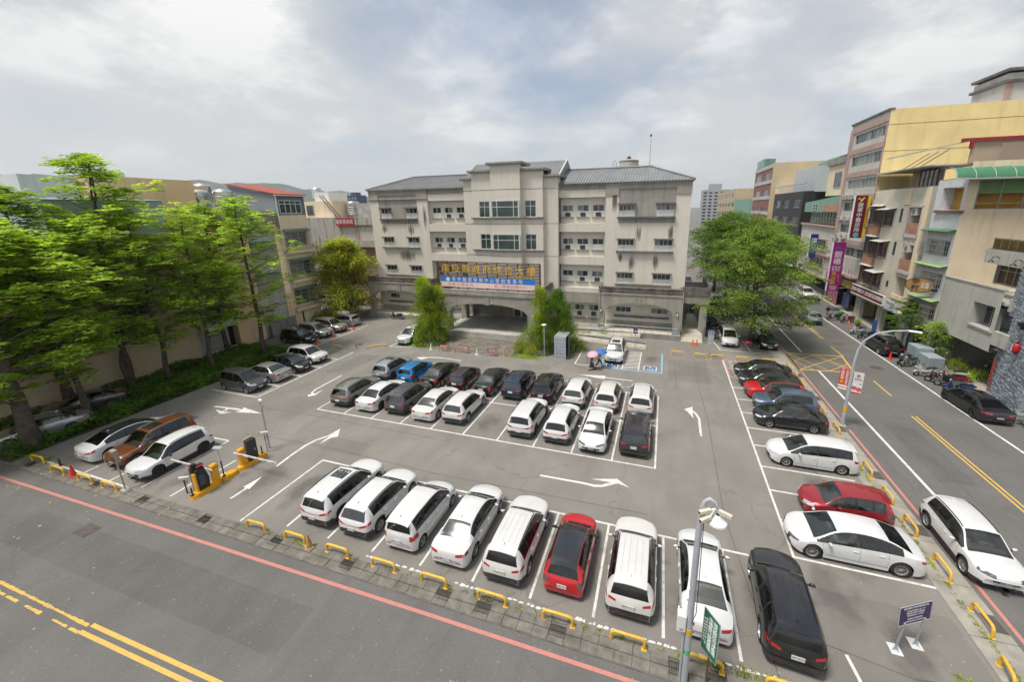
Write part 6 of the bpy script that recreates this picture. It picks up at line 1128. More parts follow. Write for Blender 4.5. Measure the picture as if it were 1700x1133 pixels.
bush('flowering bush right of the porch steps', -12.6, 37.4, 2.1, 1.6, 2.6, 53, LF6, 3800, .17, M_FLW); bush('golden bush, left of the pair before the flowering bush', -14.0, 36.2, .75, .7, 1.15, 54, LF3, 1400, .12); bush('golden bush, right of the pair before the flowering bush', -12.5, 35.8, .65, .6, 1.0, 55, LF3, 1200, .12); bush('green bush behind the metal locker', -8.6, 38.8, 1.2, .9, 1.2, 56, LF2, 1300, .16); bush('small green bush on the ramp wall', -6.3, 43.9, .6, .3, .7, 57, LF2, 500, .14); bush('trailing bush at the ramp corner', -8.3, 43.6, .7, .35, .6, 58, LF5, 500, .14)
bush('shrubs at the foot of the yellow green tree', -42.8, 41.5, 1.6, 1.4, 1.6, 59, LF4, 1800, .2); bush('bushy shrub behind the silver roof box car', -44.2, 39.5, 1.2, 1.4, 1.4, 60, LF1, 1400, .2)
bush('round topiary shrub in a pot before the garage', 25.6, 41.9, .9, .9, 1.2, 61, LF5, 1500, .12); bush('low bonsai shrub by the garage step', 26.3, 40.4, .8, .7, .8, 62, LF2, 900, .12); bush('potted shrub at the slate corner', 24.4, 32.1, .35, .35, .6, 63, LF2, 400, .12)
for x, y, a, b in ((-25.8, 35.3, 1.6, .5), (-13.0, 35.2, 1.7, .5)):
 rs = np.random.RandomState(int(abs(x))); n_ = 2600; P = np.stack([x + rs.normal(0, a * .5, n_), y + rs.normal(0, b * .5, n_), np.full(n_, .02)], 1); o = quads_obj('grass', leaves_np(P, np.stack([rs.normal(0, .5, n_), rs.normal(0, .5, n_), np.ones(n_)], 1), .13, .03, rs, .1), LF2, None, 'stuff'); tag(o, 'short grass patch at the foot of the %s bushes' % ('left' if x < -20 else 'right'), 'grass')
rs = np.random.RandomState(5); n_ = 38000; x = rs.uniform(-45.0, -38.1, n_); y = rs.uniform(10.2, 29.8, n_); kp = ~((x > -44.6) & (x < -39.2) & (y < 17.5) & (y > 10) & (rs.uniform(0, 1, n_) < .8)); x, y = x[kp], y[kp]; n_ = len(x)
hgt = .3 + .7 * (np.sin(x * 1.9 + 1) * np.sin(y * 1.3) * .5 + .5); P = np.stack([x, y, hgt * rs.uniform(.1, 1, n_)], 1); o = quads_obj('ground_cover', leaves_np(P, np.stack([rs.normal(0, 1, n_), rs.normal(0, 1, n_), rs.uniform(-.1, .8, n_)], 1), .24, .13, rs, .2), leafmat('ground cover green', (.06, .14, .02), (.20, .34, .05)), None, 'stuff'); tag(o, 'leafy green ground cover under the left trees', 'ground cover')
# vehicles
def pch(xs, ys):
 """monotone cubic interpolation"""
 xs = np.array(xs, float); ys = np.array(ys, float); h = np.diff(xs); dl = np.diff(ys) / h; n = len(xs); m = np.zeros(n)
 m[0], m[-1] = dl[0], dl[-1]
 for i in range(1, n - 1):
  if dl[i - 1] * dl[i] > 0: w1 = 2 * h[i] + h[i - 1]; w2 = h[i] + 2 * h[i - 1]; m[i] = (w1 + w2) / (w1 / dl[i - 1] + w2 / dl[i])
 def f(x):
  x = min(max(x, xs[0]), xs[-1]); i = min(max(int(np.searchsorted(xs, x)) - 1, 0), n - 2); t = (x - xs[i]) / h[i]
  return float((2 * t**3 - 3 * t**2 + 1) * ys[i] + (t**3 - 2 * t**2 + t) * h[i] * m[i] + (-2 * t**3 + 3 * t**2) * ys[i + 1] + (t**3 - t**2) * h[i] * m[i + 1])
 return f
def paintmat(name, col, metal=0.0, rough=.28):
 if name in MATS: return MATS[name]
 m = mat(name, col, rough, .04, 1.5, metal=metal, coat=1.0, dirt=.10, dscale=2.2, dirtcol=tuple(.5 * q + .06 for q in col))
 t = m.node_tree; b = [x for x in t.nodes if x.type == 'BSDF_PRINCIPLED'][0]; src = b.inputs['Base Color'].links[0].from_socket; g = t.nodes.new('ShaderNodeNewGeometry'); mx = t.nodes.new('ShaderNodeMixRGB'); t.links.new(g.outputs['Backfacing'], mx.inputs[0]); t.links.new(src, mx.inputs[1]); mx.inputs[2].default_value = (.05, .05, .05, 1); t.links.new(mx.outputs[0], b.inputs['Base Color'])   # cabin lining on the inner side
 return m
def clear_glass(name, tint, refl):
 m = bpy.data.materials.new(name); m.use_nodes = True; t = m.node_tree; t.nodes.clear(); n = t.nodes.new; L = t.links.new
 o = n('ShaderNodeOutputMaterial'); tr = n('ShaderNodeBsdfTransparent'); tr.inputs[0].default_value = (*tint, 1); gl = n('ShaderNodeBsdfGlossy'); gl.inputs['Roughness'].default_value = .16; mx = n('ShaderNodeMixShader'); fr = n('ShaderNodeFresnel'); fr.inputs[0].default_value = 1.55; ad = n('ShaderNodeMath'); ad.operation = 'ADD'; ad.inputs[1].default_value = refl; L(fr.outputs[0], ad.inputs[0]); L(ad.outputs[0], mx.inputs[0]); L(tr.outputs[0], mx.inputs[1]); L(gl.outputs[0], mx.inputs[2]); L(mx.outputs[0], o.inputs[0]); return m
M_CGT = clear_glass('clear car glass', (.60, .66, .63), .07); M_CGD = clear_glass('tinted car glass', (.2, .22, .22), .06)
M_SEAT = mat('grey car seat', (.26, .25, .24), .8, .1, 4); M_SEATB = mat('beige car seat', (.36, .30, .22), .8, .1, 4); M_DASH = mat('dashboard', (.075, .075, .078), .7, .15, 4)
M_CGO = mat('black roof glass', (0.016, 0.019, 0.02), .12, .25, 1.2, spec=1.0, coat=.4)
M_CGL = clear_glass('pale reflecting car glass', (.62, .68, .64), .13)
M_CLAD = mat('grey black cladding', (0.035, 0.035, 0.037), .6, .12, 4)
M_HL = mat('headlamp lens', (0.55, 0.58, 0.60), .12, .3, 9, spec=.9, coat=1, metal=.3)
M_HLD = mat('dark headlamp lens', (0.10, 0.11, 0.12), .12, .4, 9, spec=.9, coat=1, metal=.2)
M_TLR = mat('red tail lamp', (0.42, 0.012, 0.015), .15, .2, 8, spec=.8, coat=1)
M_TLC = mat('clear tail lamp', (0.42, 0.36, 0.36), .2, .4, 10, spec=.8, coat=1)
M_CHR = mat('chrome trim', (0.6, 0.6, 0.61), .2, .05, 3, metal=.9)
M_RIM = mat('alloy rim', (0.50, 0.50, 0.50), .35, .1, 5, metal=.6)
M_RIMD = mat('dark alloy rim', (0.06, 0.06, 0.062), .4, .1, 5, metal=.4)
M_PLATE = mat('plate white', (0.66, 0.70, 0.70), .5, .04)
M_PLT = mat('plate print', (0.03, 0.05, 0.08), .6, .02)
M_SEAM = mat('panel gap', (0.03, 0.03, 0.03), .8, .1)
STY = {
'suv': dict(L=4.6, W=1.85, wb=2.69, fo=.93, r=.355, top=[(0, .66), (.03, .88), (.07, 1.0), (.10, 1.06), (.40, 1.60), (.62, 1.655), (1.4, 1.69), (2.2, 1.665), (2.68, 1.60), (3.42, 1.06), (3.8, 1.03), (4.2, .985), (4.42, .95), (4.53, .88), (4.6, .72)], belt=[(0, .60), (.10, 1.04), (.6, 1.08), (2, 1.02), (3.3, .97), (4.2, .87), (4.5, .79), (4.6, .62)], rg=(.13, .40), cowl=3.42, rf=2.68, sg=.55, pil=[(1.12, 1.2), (2.0, 2.1)], wr=.70, clad=1),
'cross': dict(L=4.46, W=1.825, wb=2.64, fo=.92, r=.345, top=[(0, .64), (.03, .86), (.07, .97), (.11, 1.02), (.50, 1.50), (.75, 1.56), (1.5, 1.61), (2.15, 1.585), (2.6, 1.51), (3.34, 1.01), (3.75, .98), (4.1, .93), (4.3, .885), (4.4, .81), (4.46, .67)], belt=[(0, .58), (.11, .99), (.6, 1.03), (2, .97), (3.2, .92), (4.05, .83), (4.38, .73), (4.46, .58)], rg=(.14, .50), cowl=3.34, rf=2.6, sg=.62, pil=[(1.15, 1.23), (1.95, 2.05)], wr=.68, clad=1),
'hatch': dict(L=3.86, W=1.71, wb=2.45, fo=.80, r=.31, top=[(0, .60), (.03, .82), (.07, .93), (.11, .98), (.40, 1.43), (.6, 1.48), (1.3, 1.52), (1.9, 1.495), (2.25, 1.43), (2.98, .98), (3.3, .94), (3.6, .86), (3.75, .79), (3.82, .71), (3.86, .59)], belt=[(0, .54), (.11, .95), (.5, .97), (1.7, .91), (2.9, .87), (3.5, .77), (3.8, .63), (3.86, .5)], rg=(.14, .40), cowl=2.98, rf=2.25, sg=.52, pil=[(1.0, 1.07), (1.68, 1.77)], wr=.68, clad=0),
'sedan': dict(L=4.64, W=1.78, wb=2.70, fo=.94, r=.32, top=[(0, .62), (.03, .84), (.09, .96), (.2, 1.0), (.62, 1.02), (.68, 1.04), (1.32, 1.38), (1.6, 1.43), (2.1, 1.455), (2.55, 1.435), (2.9, 1.36), (3.60, .96), (4.0, .92), (4.3, .84), (4.48, .775), (4.58, .70), (4.64, .57)], belt=[(0, .55), (.09, .90), (.3, .94), (1.2, .95), (2.2, .91), (3.4, .86), (4.2, .76), (4.56, .62), (4.64, .48)], rg=(.70, 1.32), cowl=3.60, rf=2.9, sg=1.0, pil=[(1.34, 1.40), (2.18, 2.27)], wr=.66, clad=0),
'mpv': dict(L=4.24, W=1.70, wb=2.75, fo=.80, r=.31, top=[(0, .66), (.02, .92), (.05, 1.02), (.09, 1.08), (.26, 1.60), (.45, 1.655), (1.2, 1.695), (2.0, 1.68), (2.55, 1.60), (3.42, 1.04), (3.6, 1.0), (3.9, .92), (4.08, .82), (4.18, .70), (4.24, .58)], belt=[(0, .6), (.09, 1.04), (.4, 1.06), (1.8, .98), (3.2, .92), (3.9, .82), (4.15, .64), (4.24, .5)], rg=(.11, .26), cowl=3.42, rf=2.55, sg=.36, pil=[(.98, 1.06), (1.85, 1.95), (2.72, 2.78)], wr=.74, clad=0),
'wagon': dict(L=4.59, W=1.72, wb=2.75, fo=.90, r=.315, top=[(0, .62), (.03, .86), (.08, .97), (.13, 1.02), (.42, 1.46), (.65, 1.52), (1.5, 1.575), (2.2, 1.56), (2.65, 1.49), (3.62, 1.0), (3.9, .95), (4.2, .87), (4.4, .80), (4.52, .71), (4.59, .57)], belt=[(0, .56), (.13, .97), (.5, .99), (2, .94), (3.4, .89), (4.1, .79), (4.5, .6), (4.59, .48)], rg=(.16, .42), cowl=3.62, rf=2.65, sg=.5, pil=[(1.18, 1.28), (2.12, 2.22), (2.98, 3.04)], wr=.72, clad=0),
'fast': dict(L=4.95, W=1.92, wb=3.12, fo=.86, r=.355, top=[(0, .66), (.04, .86), (.12, .97), (.28, 1.02), (.55, 1.09), (1.35, 1.39), (1.8, 1.47), (2.3, 1.50), (2.8, 1.47), (3.2, 1.38), (4.05, .97), (4.35, .91), (4.65, .81), (4.82, .735), (4.9, .66), (4.95, .53)], belt=[(0, .58), (.12, .91), (.4, .97), (1.5, .96), (2.6, .92), (3.9, .87), (4.5, .76), (4.85, .56), (4.95, .44)], rg=(.6, 1.38), cowl=4.05, rf=3.2, sg=.95, pil=[(1.42, 1.48), (2.36, 2.46)], wr=.64, clad=0),
}
NV = [0, .3, .62, .88, 1.0]          # lower side rows
def car_shape(key):
 S = STY[key]; L, W, r = S['L'], S['W'], S['r']; top = pch(*zip(*S['top'])); belt = pch(*zip(*S['belt']))
 xf = L - S['fo']; xr = xf - S['wb']; Ra = r + .055
 zroof = max(z for _, z in S['top'])
 xs = set([0, .012, .03, .06, L, L - .012, L - .03, L - .06, S['cowl'], S['rf'], S['rg'][0], S['rg'][1], S['sg']] + [x for x, _ in S['top']])
 for p in S['pil']: xs |= set(p)
 for c in (xf, xr):
  for k in range(13): xs.add(round(c + Ra * math.cos(math.pi * k / 12), 4))
 x = 0
 while x < L: xs.add(round(x, 3)); x += .11
 xs = sorted(xs); o = [xs[0]]
 crit = {round(q, 4) for q in [S['cowl'], S['rf'], S['rg'][0], S['rg'][1], S['sg'], L] + [v for p in S['pil'] for v in p] + [c + s * Ra for c in (xf, xr) for s in (-1, 1)]}
 for x in xs[1:]:
  if x - o[-1] < .012:
   if round(x, 4) in crit: o[-1] = x
   continue
  o.append(x)
 xs = o; n = len(xs); w0 = W / 2
 clr = .20 if S['clad'] else .17
 rows = []; meta = []
 for x in xs:
  zt = top(x); zb = belt(x); zb = min(zb, zt - .05)
  fe = max(0, (x - (L - .75)) / .75); re = max(0, (.65 - x) / .65)
  w = w0 * (1 - .15 * fe**2.2 - .11 * re**2.2)
  w *= (1 - .10 * max(0, (.13 - x) / .13)**2) * (1 - .13 * max(0, (x - L + .16) / .16)**2)
  bot = clr + (.16 * max(0, (x - (L - .5)) / .5)**1.6) + (.11 * max(0, (.5 - x) / .5)**1.6)
  arch = False
  for c in (xf, xr):
   if abs(x - c) < Ra - 1e-5: bot = max(bot, r + math.sqrt(max(0, Ra**2 - (x - c)**2))); arch = True
  bot = min(bot, zb - .1)
  g = max(0., min(1., (zt - zb - .05) / (zroof - zb - .05)))
  crown = .055 * (1 - g) + .05 * g
  zre = zt - crown; wre = w * (.86 * (1 - g) + (S['wr'] - .05) * (1 - .07 * max(0, (1.3 - x) / 1.3)) * g)
  pts = []
  for v in NV:
   z = bot + (zb - bot) * v
   q = (z - clr) / max(.3, zb - clr)
   k = .945 + .055 * math.sin(math.pi * min(1, max(0, q * .78 + .08))) - .028 * max(0, q - .75) / .25
   if abs(z - .62 * zb) < .12: k += .004
   pts.append((w * min(k, 1.0), z))
  wb_ = pts[-1][0]
  for v in (.06, .30, .62, .93, 1.0):   # greenhouse side
   e = v + .08 * math.sin(math.pi * v) * g
   pts.append((wb_ + (wre - wb_) * (v**1.25 if g > .2 else v), zb + (zre - zb) * min(1, e)))
  for v in (.07, .3, .55, .8, 1.0):          # over the top to the centre line
   pts.append((wre * (1 - v), zre + crown * (1 - (1 - v)**2.2)))
  rows.append(pts); meta.append((zt, zb, zre, g, w, arch))
 bow_f, bow_r = .26, .13
 def P(i, j, s):
  y, z = rows[i][j]; x = xs[i]; q = (y / w0)**2
  if x > L - .9: x -= bow_f * q * ((x - (L - .9)) / .9)**1.5
  if x < .6: x += bow_r * q * ((.6 - x) / .6)**1.5
  return (x - L / 2, y * s, z)
 nv = len(rows[0])
 parts = {}
 def put(part, vs):
  d = parts.setdefault(part, MB()); d.add(vs, [tuple(range(len(vs)))])
 shell = MB()
 def inr(x, a): return a[0] - 1e-4 <= x <= a[1] + 1e-4
 for i in range(n - 1):
  xm = (xs[i] + xs[i + 1]) / 2
  for j in range(nv - 1):
   part = 'body'
   gh = min(meta[i][2] - meta[i][1], meta[i + 1][2] - meta[i + 1][1]); gx = max(meta[i][2] - meta[i][1], meta[i + 1][2] - meta[i + 1][1])
   if j >= 10 or (j == 9 and S['rg'][1] < xm < S['rf']):
    if S['rf'] < xm < S['cowl']: part = 'windshield'
    elif S['rg'][0] < xm < S['rg'][1]: part = 'rear_window'
    elif S['rg'][1] < xm < S['rf']: part = 'roof'
   elif 5 <= j <= 7 and S['sg'] < xm < S['cowl'] - .12 and gx > .09:
    part = 'pillar' if any(p[0] < xm < p[1] for p in S['pil']) else 'side'
    if gh < .05: part = 'body'
   elif j == 0 and S['clad']: part = 'cladding'
   elif j == 0 and not S['clad'] and not (meta[i][5] or meta[i + 1][5]) and Ra + xr < xm < xf - Ra: part = 'sill'
   for s in (1, -1):
    q = [P(i, j, s), P(i + 1, j, s), P(i + 1, j + 1, s), P(i, j + 1, s)]
    if s > 0: q = q[::-1]
    nm = part
    if part == 'side':
     idx = sum(xm > (p[0] + p[1]) / 2 for p in S['pil']); nm = 'side_%d_%d' % (idx, s)
    if part == 'pillar': nm = 'pillar_%d_%d' % (sum(xm > p[1] for p in S['pil']), s)
    put(nm, q); shell.add(q, [(0, 1, 2, 3)])
 for i, rev in ((0, 0), (n - 1, 1)):
  for j in range(nv - 1):
   q = [P(i, j, 1), P(i, j + 1, 1), P(i, j + 1, -1), P(i, j, -1)]
   if not rev: q = q[::-1]
   put('body', q); shell.add(q, [(0, 1, 2, 3)])
 meshes = {}
 for k, mb in parts.items():
  me = mb.mesh(k); bm = bmesh.new(); bm.from_mesh(me); bmesh.ops.remove_doubles(bm, verts=bm.verts, dist=.0008)
  bmesh.ops.dissolve_degenerate(bm, edges=bm.edges, dist=.0005)
  bm.to_mesh(me); bm.free(); me.polygons.foreach_set('use_smooth', [True] * len(me.polygons)); me.set_sharp_from_angle(angle=R(38)); meshes[k] = me
 bvh = BVHTree.FromPolygons([Vector(v) for v in shell.v], shell.f)
 return dict(S=S, meshes=meshes, bvh=bvh, xf=xf - L / 2, xr=xr - L / 2, top=top, belt=belt, parts=parts)
def patch(C, name, end, f0, f1, lo, hi, nu=7, nz=3, off=.006, flat_edge=False):
 """skin patch on the nose (end=1) or tail (-1): angle f0..f1 about a pivot, heights lo/hi as (inner, outer)"""
 S = C['S']; px = end * (S['L'] / 2 - .9); V = []
 for b in range(nz + 1):
  for a in range(nu + 1):
   t = a / nu; ph = R(f0 + (f1 - f0) * t); z0 = lo[0] + (lo[1] - lo[0]) * t; z1 = hi[0] + (hi[1] - hi[0]) * t; z = z0 + (z1 - z0) * b / nz
   d = Vector((end * math.cos(ph), math.sin(ph), 0)); o = Vector((px, 0, z)) + d * 4
   h = C['bvh'].ray_cast(o, -d)
   p = h[0] if h[0] is not None else Vector((px, 0, z)) + d * .9
   V.append(p + d * off)
 F = [(b * (nu + 1) + a, b * (nu + 1) + a + 1, (b + 1) * (nu + 1) + a + 1, (b + 1) * (nu + 1) + a) for b in range(nz) for a in range(nu)]
 if (end > 0) == (f1 > f0): pass
 else: F = [f[::-1] for f in F]
 me = MB().add(V, F).mesh(name); me.polygons.foreach_set('use_smooth', [True] * len(me.polygons)); return me
def mirror_mesh(me):
 m = me.copy(); m.transform(Matrix.Diagonal((1, -1, 1, 1))); m.flip_normals(); return m
def seam(C, pts, s, w=.012, off=.004):
 """thin dark panel gap following (x,z) points on the side"""
 V = []
 for k, (x, z) in enumerate(pts):
  a = pts[max(k - 1, 0)]; b = pts[min(k + 1, len(pts) - 1)]; d = Vector((b[0] - a[0], b[1] - a[1])).normalized(); nn = Vector((-d.y, d.x)) * w / 2
  for q in (-1, 1):
   xx, zz = x + nn.x * q, z + nn.y * q
   h = C['bvh'].ray_cast(Vector((xx, s * 3, zz)), Vector((0, -s, 0))); y = h[0].y if h[0] is not None else s * C['S']['W'] / 2
   V.append((xx, y + s * off, zz))
 F = [(2 * k, 2 * k + 1, 2 * k + 3, 2 * k + 2) for k in range(len(pts) - 1)]
 return V, F
def wheel_meshes(r, dark, spokes):
 t = MB(); hw = .105; ri = r * .66
 t.lathe([(ri, -hw), (r * .9, -hw), (r * .975, -hw * .8), (r, -hw * .45), (r, hw * .45), (r * .975, hw * .8), (r * .9, hw), (ri, hw), (ri * .97, hw * .6), (ri * .97, -hw)], (0, 0, 0), 24, 'Y')
 tyre = t.mesh('tyre'); tyre.polygons.foreach_set('use_smooth', [True] * len(tyre.polygons)); tyre.materials.append(M_RUB)
 m = MB(); yo = -hw * .78
 m.lathe([(ri * .99, -hw * 1.0), (ri * .90, -hw * .98), (ri * .86, -hw * .55), (ri * .86, hw * .3)], (0, 0, 0), 24, 'Y')
 for k in range(spokes):
  a = 2 * math.pi * k / spokes
  for w in ((-.10, .10),) if spokes <= 6 else ((-.06, .06),):
   i0, i1, o0, o1 = a - 2.0 * w[1], a + 2.0 * w[1], a + w[0] * .9, a + w[1] * .9
   ra, rb = ri * .22, ri * .9
   vs = [(ra * math.cos(i0), yo + .012, ra * math.sin(i0)), (ra * math.cos(i1), yo + .012, ra * math.sin(i1)), (rb * math.cos(o1), yo - .012, rb * math.sin(o1)), (rb * math.cos(o0), yo - .012, rb * math.sin(o0))]
   vs += [(x, y + .03, z) for x, y, z in vs]; m.add(vs, [(0, 1, 2, 3), (4, 0, 3, 7), (1, 5, 6, 2)])
 m.cyl((0, yo - .004, 0), (0, yo + .03, 0), ri * .24, None, 10)
 rim = m.mesh('rim'); rim.materials.append(M_RIMD if dark else M_RIM)
 d = MB(); d.cyl((0, -hw * .3, 0), (0, -hw * .25, 0), ri * .95, None, 20); disc = d.mesh('spoke_gap_shade'); disc.materials.append(M_DARK)  # plain near-black disc, its colour stands for the shaded gap behind the spokes
 return tyre, rim, disc
CARC = {}
def get_car(key):
 if key not in CARC: CARC[key] = car_shape(key)
 return CARC[key]
EXTRA = {}
def car_extra(key, look):
 """lamp, grille, plate and trim meshes of a body in a given look; cached"""
 if (key, look) in EXTRA: return EXTRA[(key, look)]
 C = get_car(key); S = C['S']; L = S['L']; E = {}
 zt = C['belt'](.2); zn = C['belt'](L - .25)
 lk = LOOK[look]
 f = lk['front']; E['hl'] = patch(C, 'headlight', 1, f[0], f[1], (zn + f[2], zn + f[3]), (zn + f[4], zn + f[5])); E['hlm'] = mirror_mesh(E['hl'])
 g = lk['grille']; E['gr'] = patch(C, 'grille', 1, -g[0], g[0], (g[1], g[1]), (g[2], g[2]), 8, 2, .005)
 E['gr2'] = patch(C, 'lower_grille', 1, -25, 25, (.30, .30), (.40, .40), 8, 2, .005)
 t = lk['tail']; E['tl'] = patch(C, 'tail_light', -1, t[0], t[1], (zt + t[2], zt + t[3]), (zt + t[4], zt + t[5])); E['tlm'] = mirror_mesh(E['tl'])
 if lk.get('bar'): b = lk['bar']; E['bar'] = patch(C, 'light_bar', -1, -t[0], t[0], (zt + b[0], zt + b[0]), (zt + b[1], zt + b[1]), 8, 1)
 if lk.get('bump'): E['bump'] = patch(C, 'rear_bumper', -1, -62, 62, (.33, .33), (.58, .54), 34, 3, .012)
 E['refl'] = patch(C, 'rear_reflector', -1, 26, 38, (.42, .42), (.46, .46), 4, 1, .012); E['reflm'] = mirror_mesh(E['refl'])
 V = []; F = []
 xf, xr = C['xf'], C['xr']; bel = lambda x: C['belt'](x + L / 2)
 p = S['pil']; bx = [(a + b) / 2 - L / 2 for a, b in p]
 mb = MB()
 for s in (1, -1):
  for x in ([bx[1], bx[0]] if len(bx) < 3 else [bx[1], bx[0]]) + [S['cowl'] - L / 2 - .32]:
   if abs(x - xr) < S['r'] + .1: pts = [(x + .12 + .10 * k, .42 + .12 * k) for k in (3, 4)] + [(x + .02, bel(x) - .02)]; pts = [(xr + S['r'] + .1, .5), (xr + S['r'] + .06, .75), (x + .05, bel(x) - .1), (x, bel(x) - .01)]
   else: pts = [(x, .34), (x, .6), (x, .8), (x, bel(x) - .01)]
   v, f_ = seam(C, pts, s); mb.add(v, f_ if s > 0 else [q[::-1] for q in f_])
  x0 = xr + S['r'] + .1; x1 = xf - S['r'] - .15
  v, f_ = seam(C, [(x0, .36), ((x0 + x1) / 2, .34), (x1, .36)], s); mb.add(v, f_ if s > 0 else [q[::-1] for q in f_])
 E['seam'] = mb.mesh('panel_gaps'); E['seam'].materials.append(M_SEAM)
 hs = []
 for s in (1, -1):
  for x in (bx[1] + .16, bx[0] + .22 if len(bx) < 3 else bx[0] + .2):
   z = bel(x) - .13; h = C['bvh'].ray_cast(Vector((x, s * 3, z)), Vector((0, -s, 0)))
   if h[0] is None: continue
   m = MB(); m.rbox((x, h[0].y + s * .014, z), .19, .03, .03); hs.append(m.mesh('door_handle'))
 E['handles'] = hs
 ms = []
 for s in (1, -1):
  x = S['cowl'] - L / 2 - .50; z = bel(x) + .09; h = C['bvh'].ray_cast(Vector((x, s * 3, bel(x) - .03)), Vector((0, -s, 0))); y = h[0].y
  m = MB(); m.add([(x - .07, y + s * (.05 + a * .2), z - .055 + b * .13) for a in (0, 1) for b in (0, 1)] + [(x + .06 - .05 * a, y + s * (.06 + a * .17), z - .045 + b * .11) for a in (0, 1) for b in (0, 1)], [(0, 1, 3, 2), (4, 6, 7, 5), (0, 4, 5, 1), (2, 3, 7, 6), (0, 2, 6, 4), (1, 5, 7, 3)])
  me = m.mesh('mirror'); bm = bmesh.new(); bm.from_mesh(me); bmesh.ops.bevel(bm, geom=bm.edges[:], offset=.025, segments=2, affect='EDGES'); bmesh.ops.recalc_face_normals(bm, faces=bm.faces); bm.to_mesh(me); bm.free(); me.polygons.foreach_set('use_smooth', [True] * len(me.polygons))
  st = MB(); st.rbox((x, y + s * .02, z - .03), .06, .1, .03); ms.append((me, st.mesh('mirror_arm')))
 E['mirrors'] = ms
 zs = S['belt']; u = MB(); u.box(.5 - L / 2, L / 2 - .45, -S['W'] / 2 * .62, S['W'] / 2 * .62, .19, .62); u.box(xr - .3, xf + .3, -S['W'] / 2 * .9, S['W'] / 2 * .9, .22, .26)
 E['under'] = u.mesh('underbody'); E['under'].materials.append(M_DARK)
 cx = S['cowl'] - L / 2; hw = S['W'] / 2; zb0 = bel(cx - 1.2); q = MB(); q.box(S['sg'] - L / 2 + .1, cx - .1, -hw * .8, hw * .8, .60, .64)
 q.box(cx - .55, cx - .02, -hw * .78, hw * .78, .64, bel(cx - .3) - .03); q.tube([(cx - .62 + .05 * math.sin(R(a)), hw * .38 + .17 * math.cos(R(a)), zb0 - .02 + .15 * math.sin(R(a))) for a in range(0, 361, 30)], .016, 5, False); E['dash'] = q.mesh('dashboard')
 q = MB()
 for sx_, ys in ((cx - 1.35, (-.38, .38)), (cx - 2.15, (-.42, 0, .42))):
  for y in ys: q.rbox((sx_ + .2, y, .72), .5, .46 if len(ys) == 2 else .4, .16); q.rbox((sx_ - .08, y, .98), .16, .46 if len(ys) == 2 else .4, .56, 0, -.22); q.rbox((sx_ - .17, y, 1.30 if S['clad'] or key == 'mpv' else 1.2), .1, .25, .16, 0, -.15)
 E['seats'] = q.mesh('seats')
 def plate(end, z):
  hit = None
  for yy in (-.18, 0, .18):
   h = C['bvh'].ray_cast(Vector((end * 4, yy, z)), Vector((-end, 0, 0)));
   if h[0] is not None: hit = h[0].x * end if hit is None else max(hit, h[0].x * end)
  x = end * (hit + .012); m = MB(); m.rbox((x, 0, z), .014, .38, .16); me = m.mesh('number_plate'); me.materials.append(M_PLATE); return me, x + end * .0085, z
 E['pf'] = plate(1, .46 if not S['clad'] else .52); E['pr'] = plate(-1, lk.get('pz', .74))
 rl = []
 if S['clad'] or lk.get('rails'):
  for s in (1, -1):
   pts = []
   for k in range(9):
    x = S['rg'][1] + .12 + (S['rf'] - S['rg'][1] - .2) * k / 8; h = C['bvh'].ray_cast(Vector((x - L / 2, s * S['W'] / 2 * S['wr'] * .93, 4)), Vector((0, 0, -1))); pts.append(h[0] + Vector((0, 0, .012 if k in (0, 8) else .035)))
   m = MB(); m.tube(pts, .018, 6); rl.append(m.mesh('roof_rail'))
 E['rails'] = rl
 rb = MB()
 if key == 'suv':
  for yy in (-.36, -.13, .13, .36):
   vs = []
   for k in range(7):
    x = S['rg'][1] + .3 + (S['rf'] - S['rg'][1] - .55) * k / 6
    for q in (-.006, .006): h = C['bvh'].ray_cast(Vector((x - L / 2, yy + q, 4)), Vector((0, 0, -1))); vs.append(h[0] + Vector((0, 0, .004)))
   rb.add(vs, [(2 * k, 2 * k + 2, 2 * k + 3, 2 * k + 1) for k in range(6)])
  E['ribs'] = rb.mesh('roof_grooves')
 h = C['bvh'].ray_cast(Vector((S['rg'][1] + .22 - L / 2, 0, 4)), Vector((0, 0, -1))); a = h[0]
 m = MB(); m.add([a + Vector((-.09, -.02, -.01)), a + Vector((.09, -.018, -.01)), a + Vector((.09, .018, -.01)), a + Vector((-.09, .02, -.01)), a + Vector((-.085, 0, .065)), a + Vector((-.03, 0, .06))], [(0, 1, 5, 4), (1, 2, 5), (2, 3, 4, 5), (3, 0, 4), (3, 2, 1, 0)]); E['fin'] = m.mesh('antenna_fin')
 V = []; x0, x1 = S['rf'] - .95, S['rf'] - .22; hw = S['W'] / 2 * S['wr'] * .62
 for b in range(3):
  for q in range(5):
   h = C['bvh'].ray_cast(Vector((x0 + (x1 - x0) * b / 2 - L / 2, -hw + 2 * hw * q / 4, 4)), Vector((0, 0, -1))); V.append(h[0] + Vector((0, 0, .006)))
 m = MB().add(V, [(b * 5 + q, (b + 1) * 5 + q, (b + 1) * 5 + q + 1, b * 5 + q + 1) for b in range(2) for q in range(4)]); E['sun'] = m.mesh('sunroof')
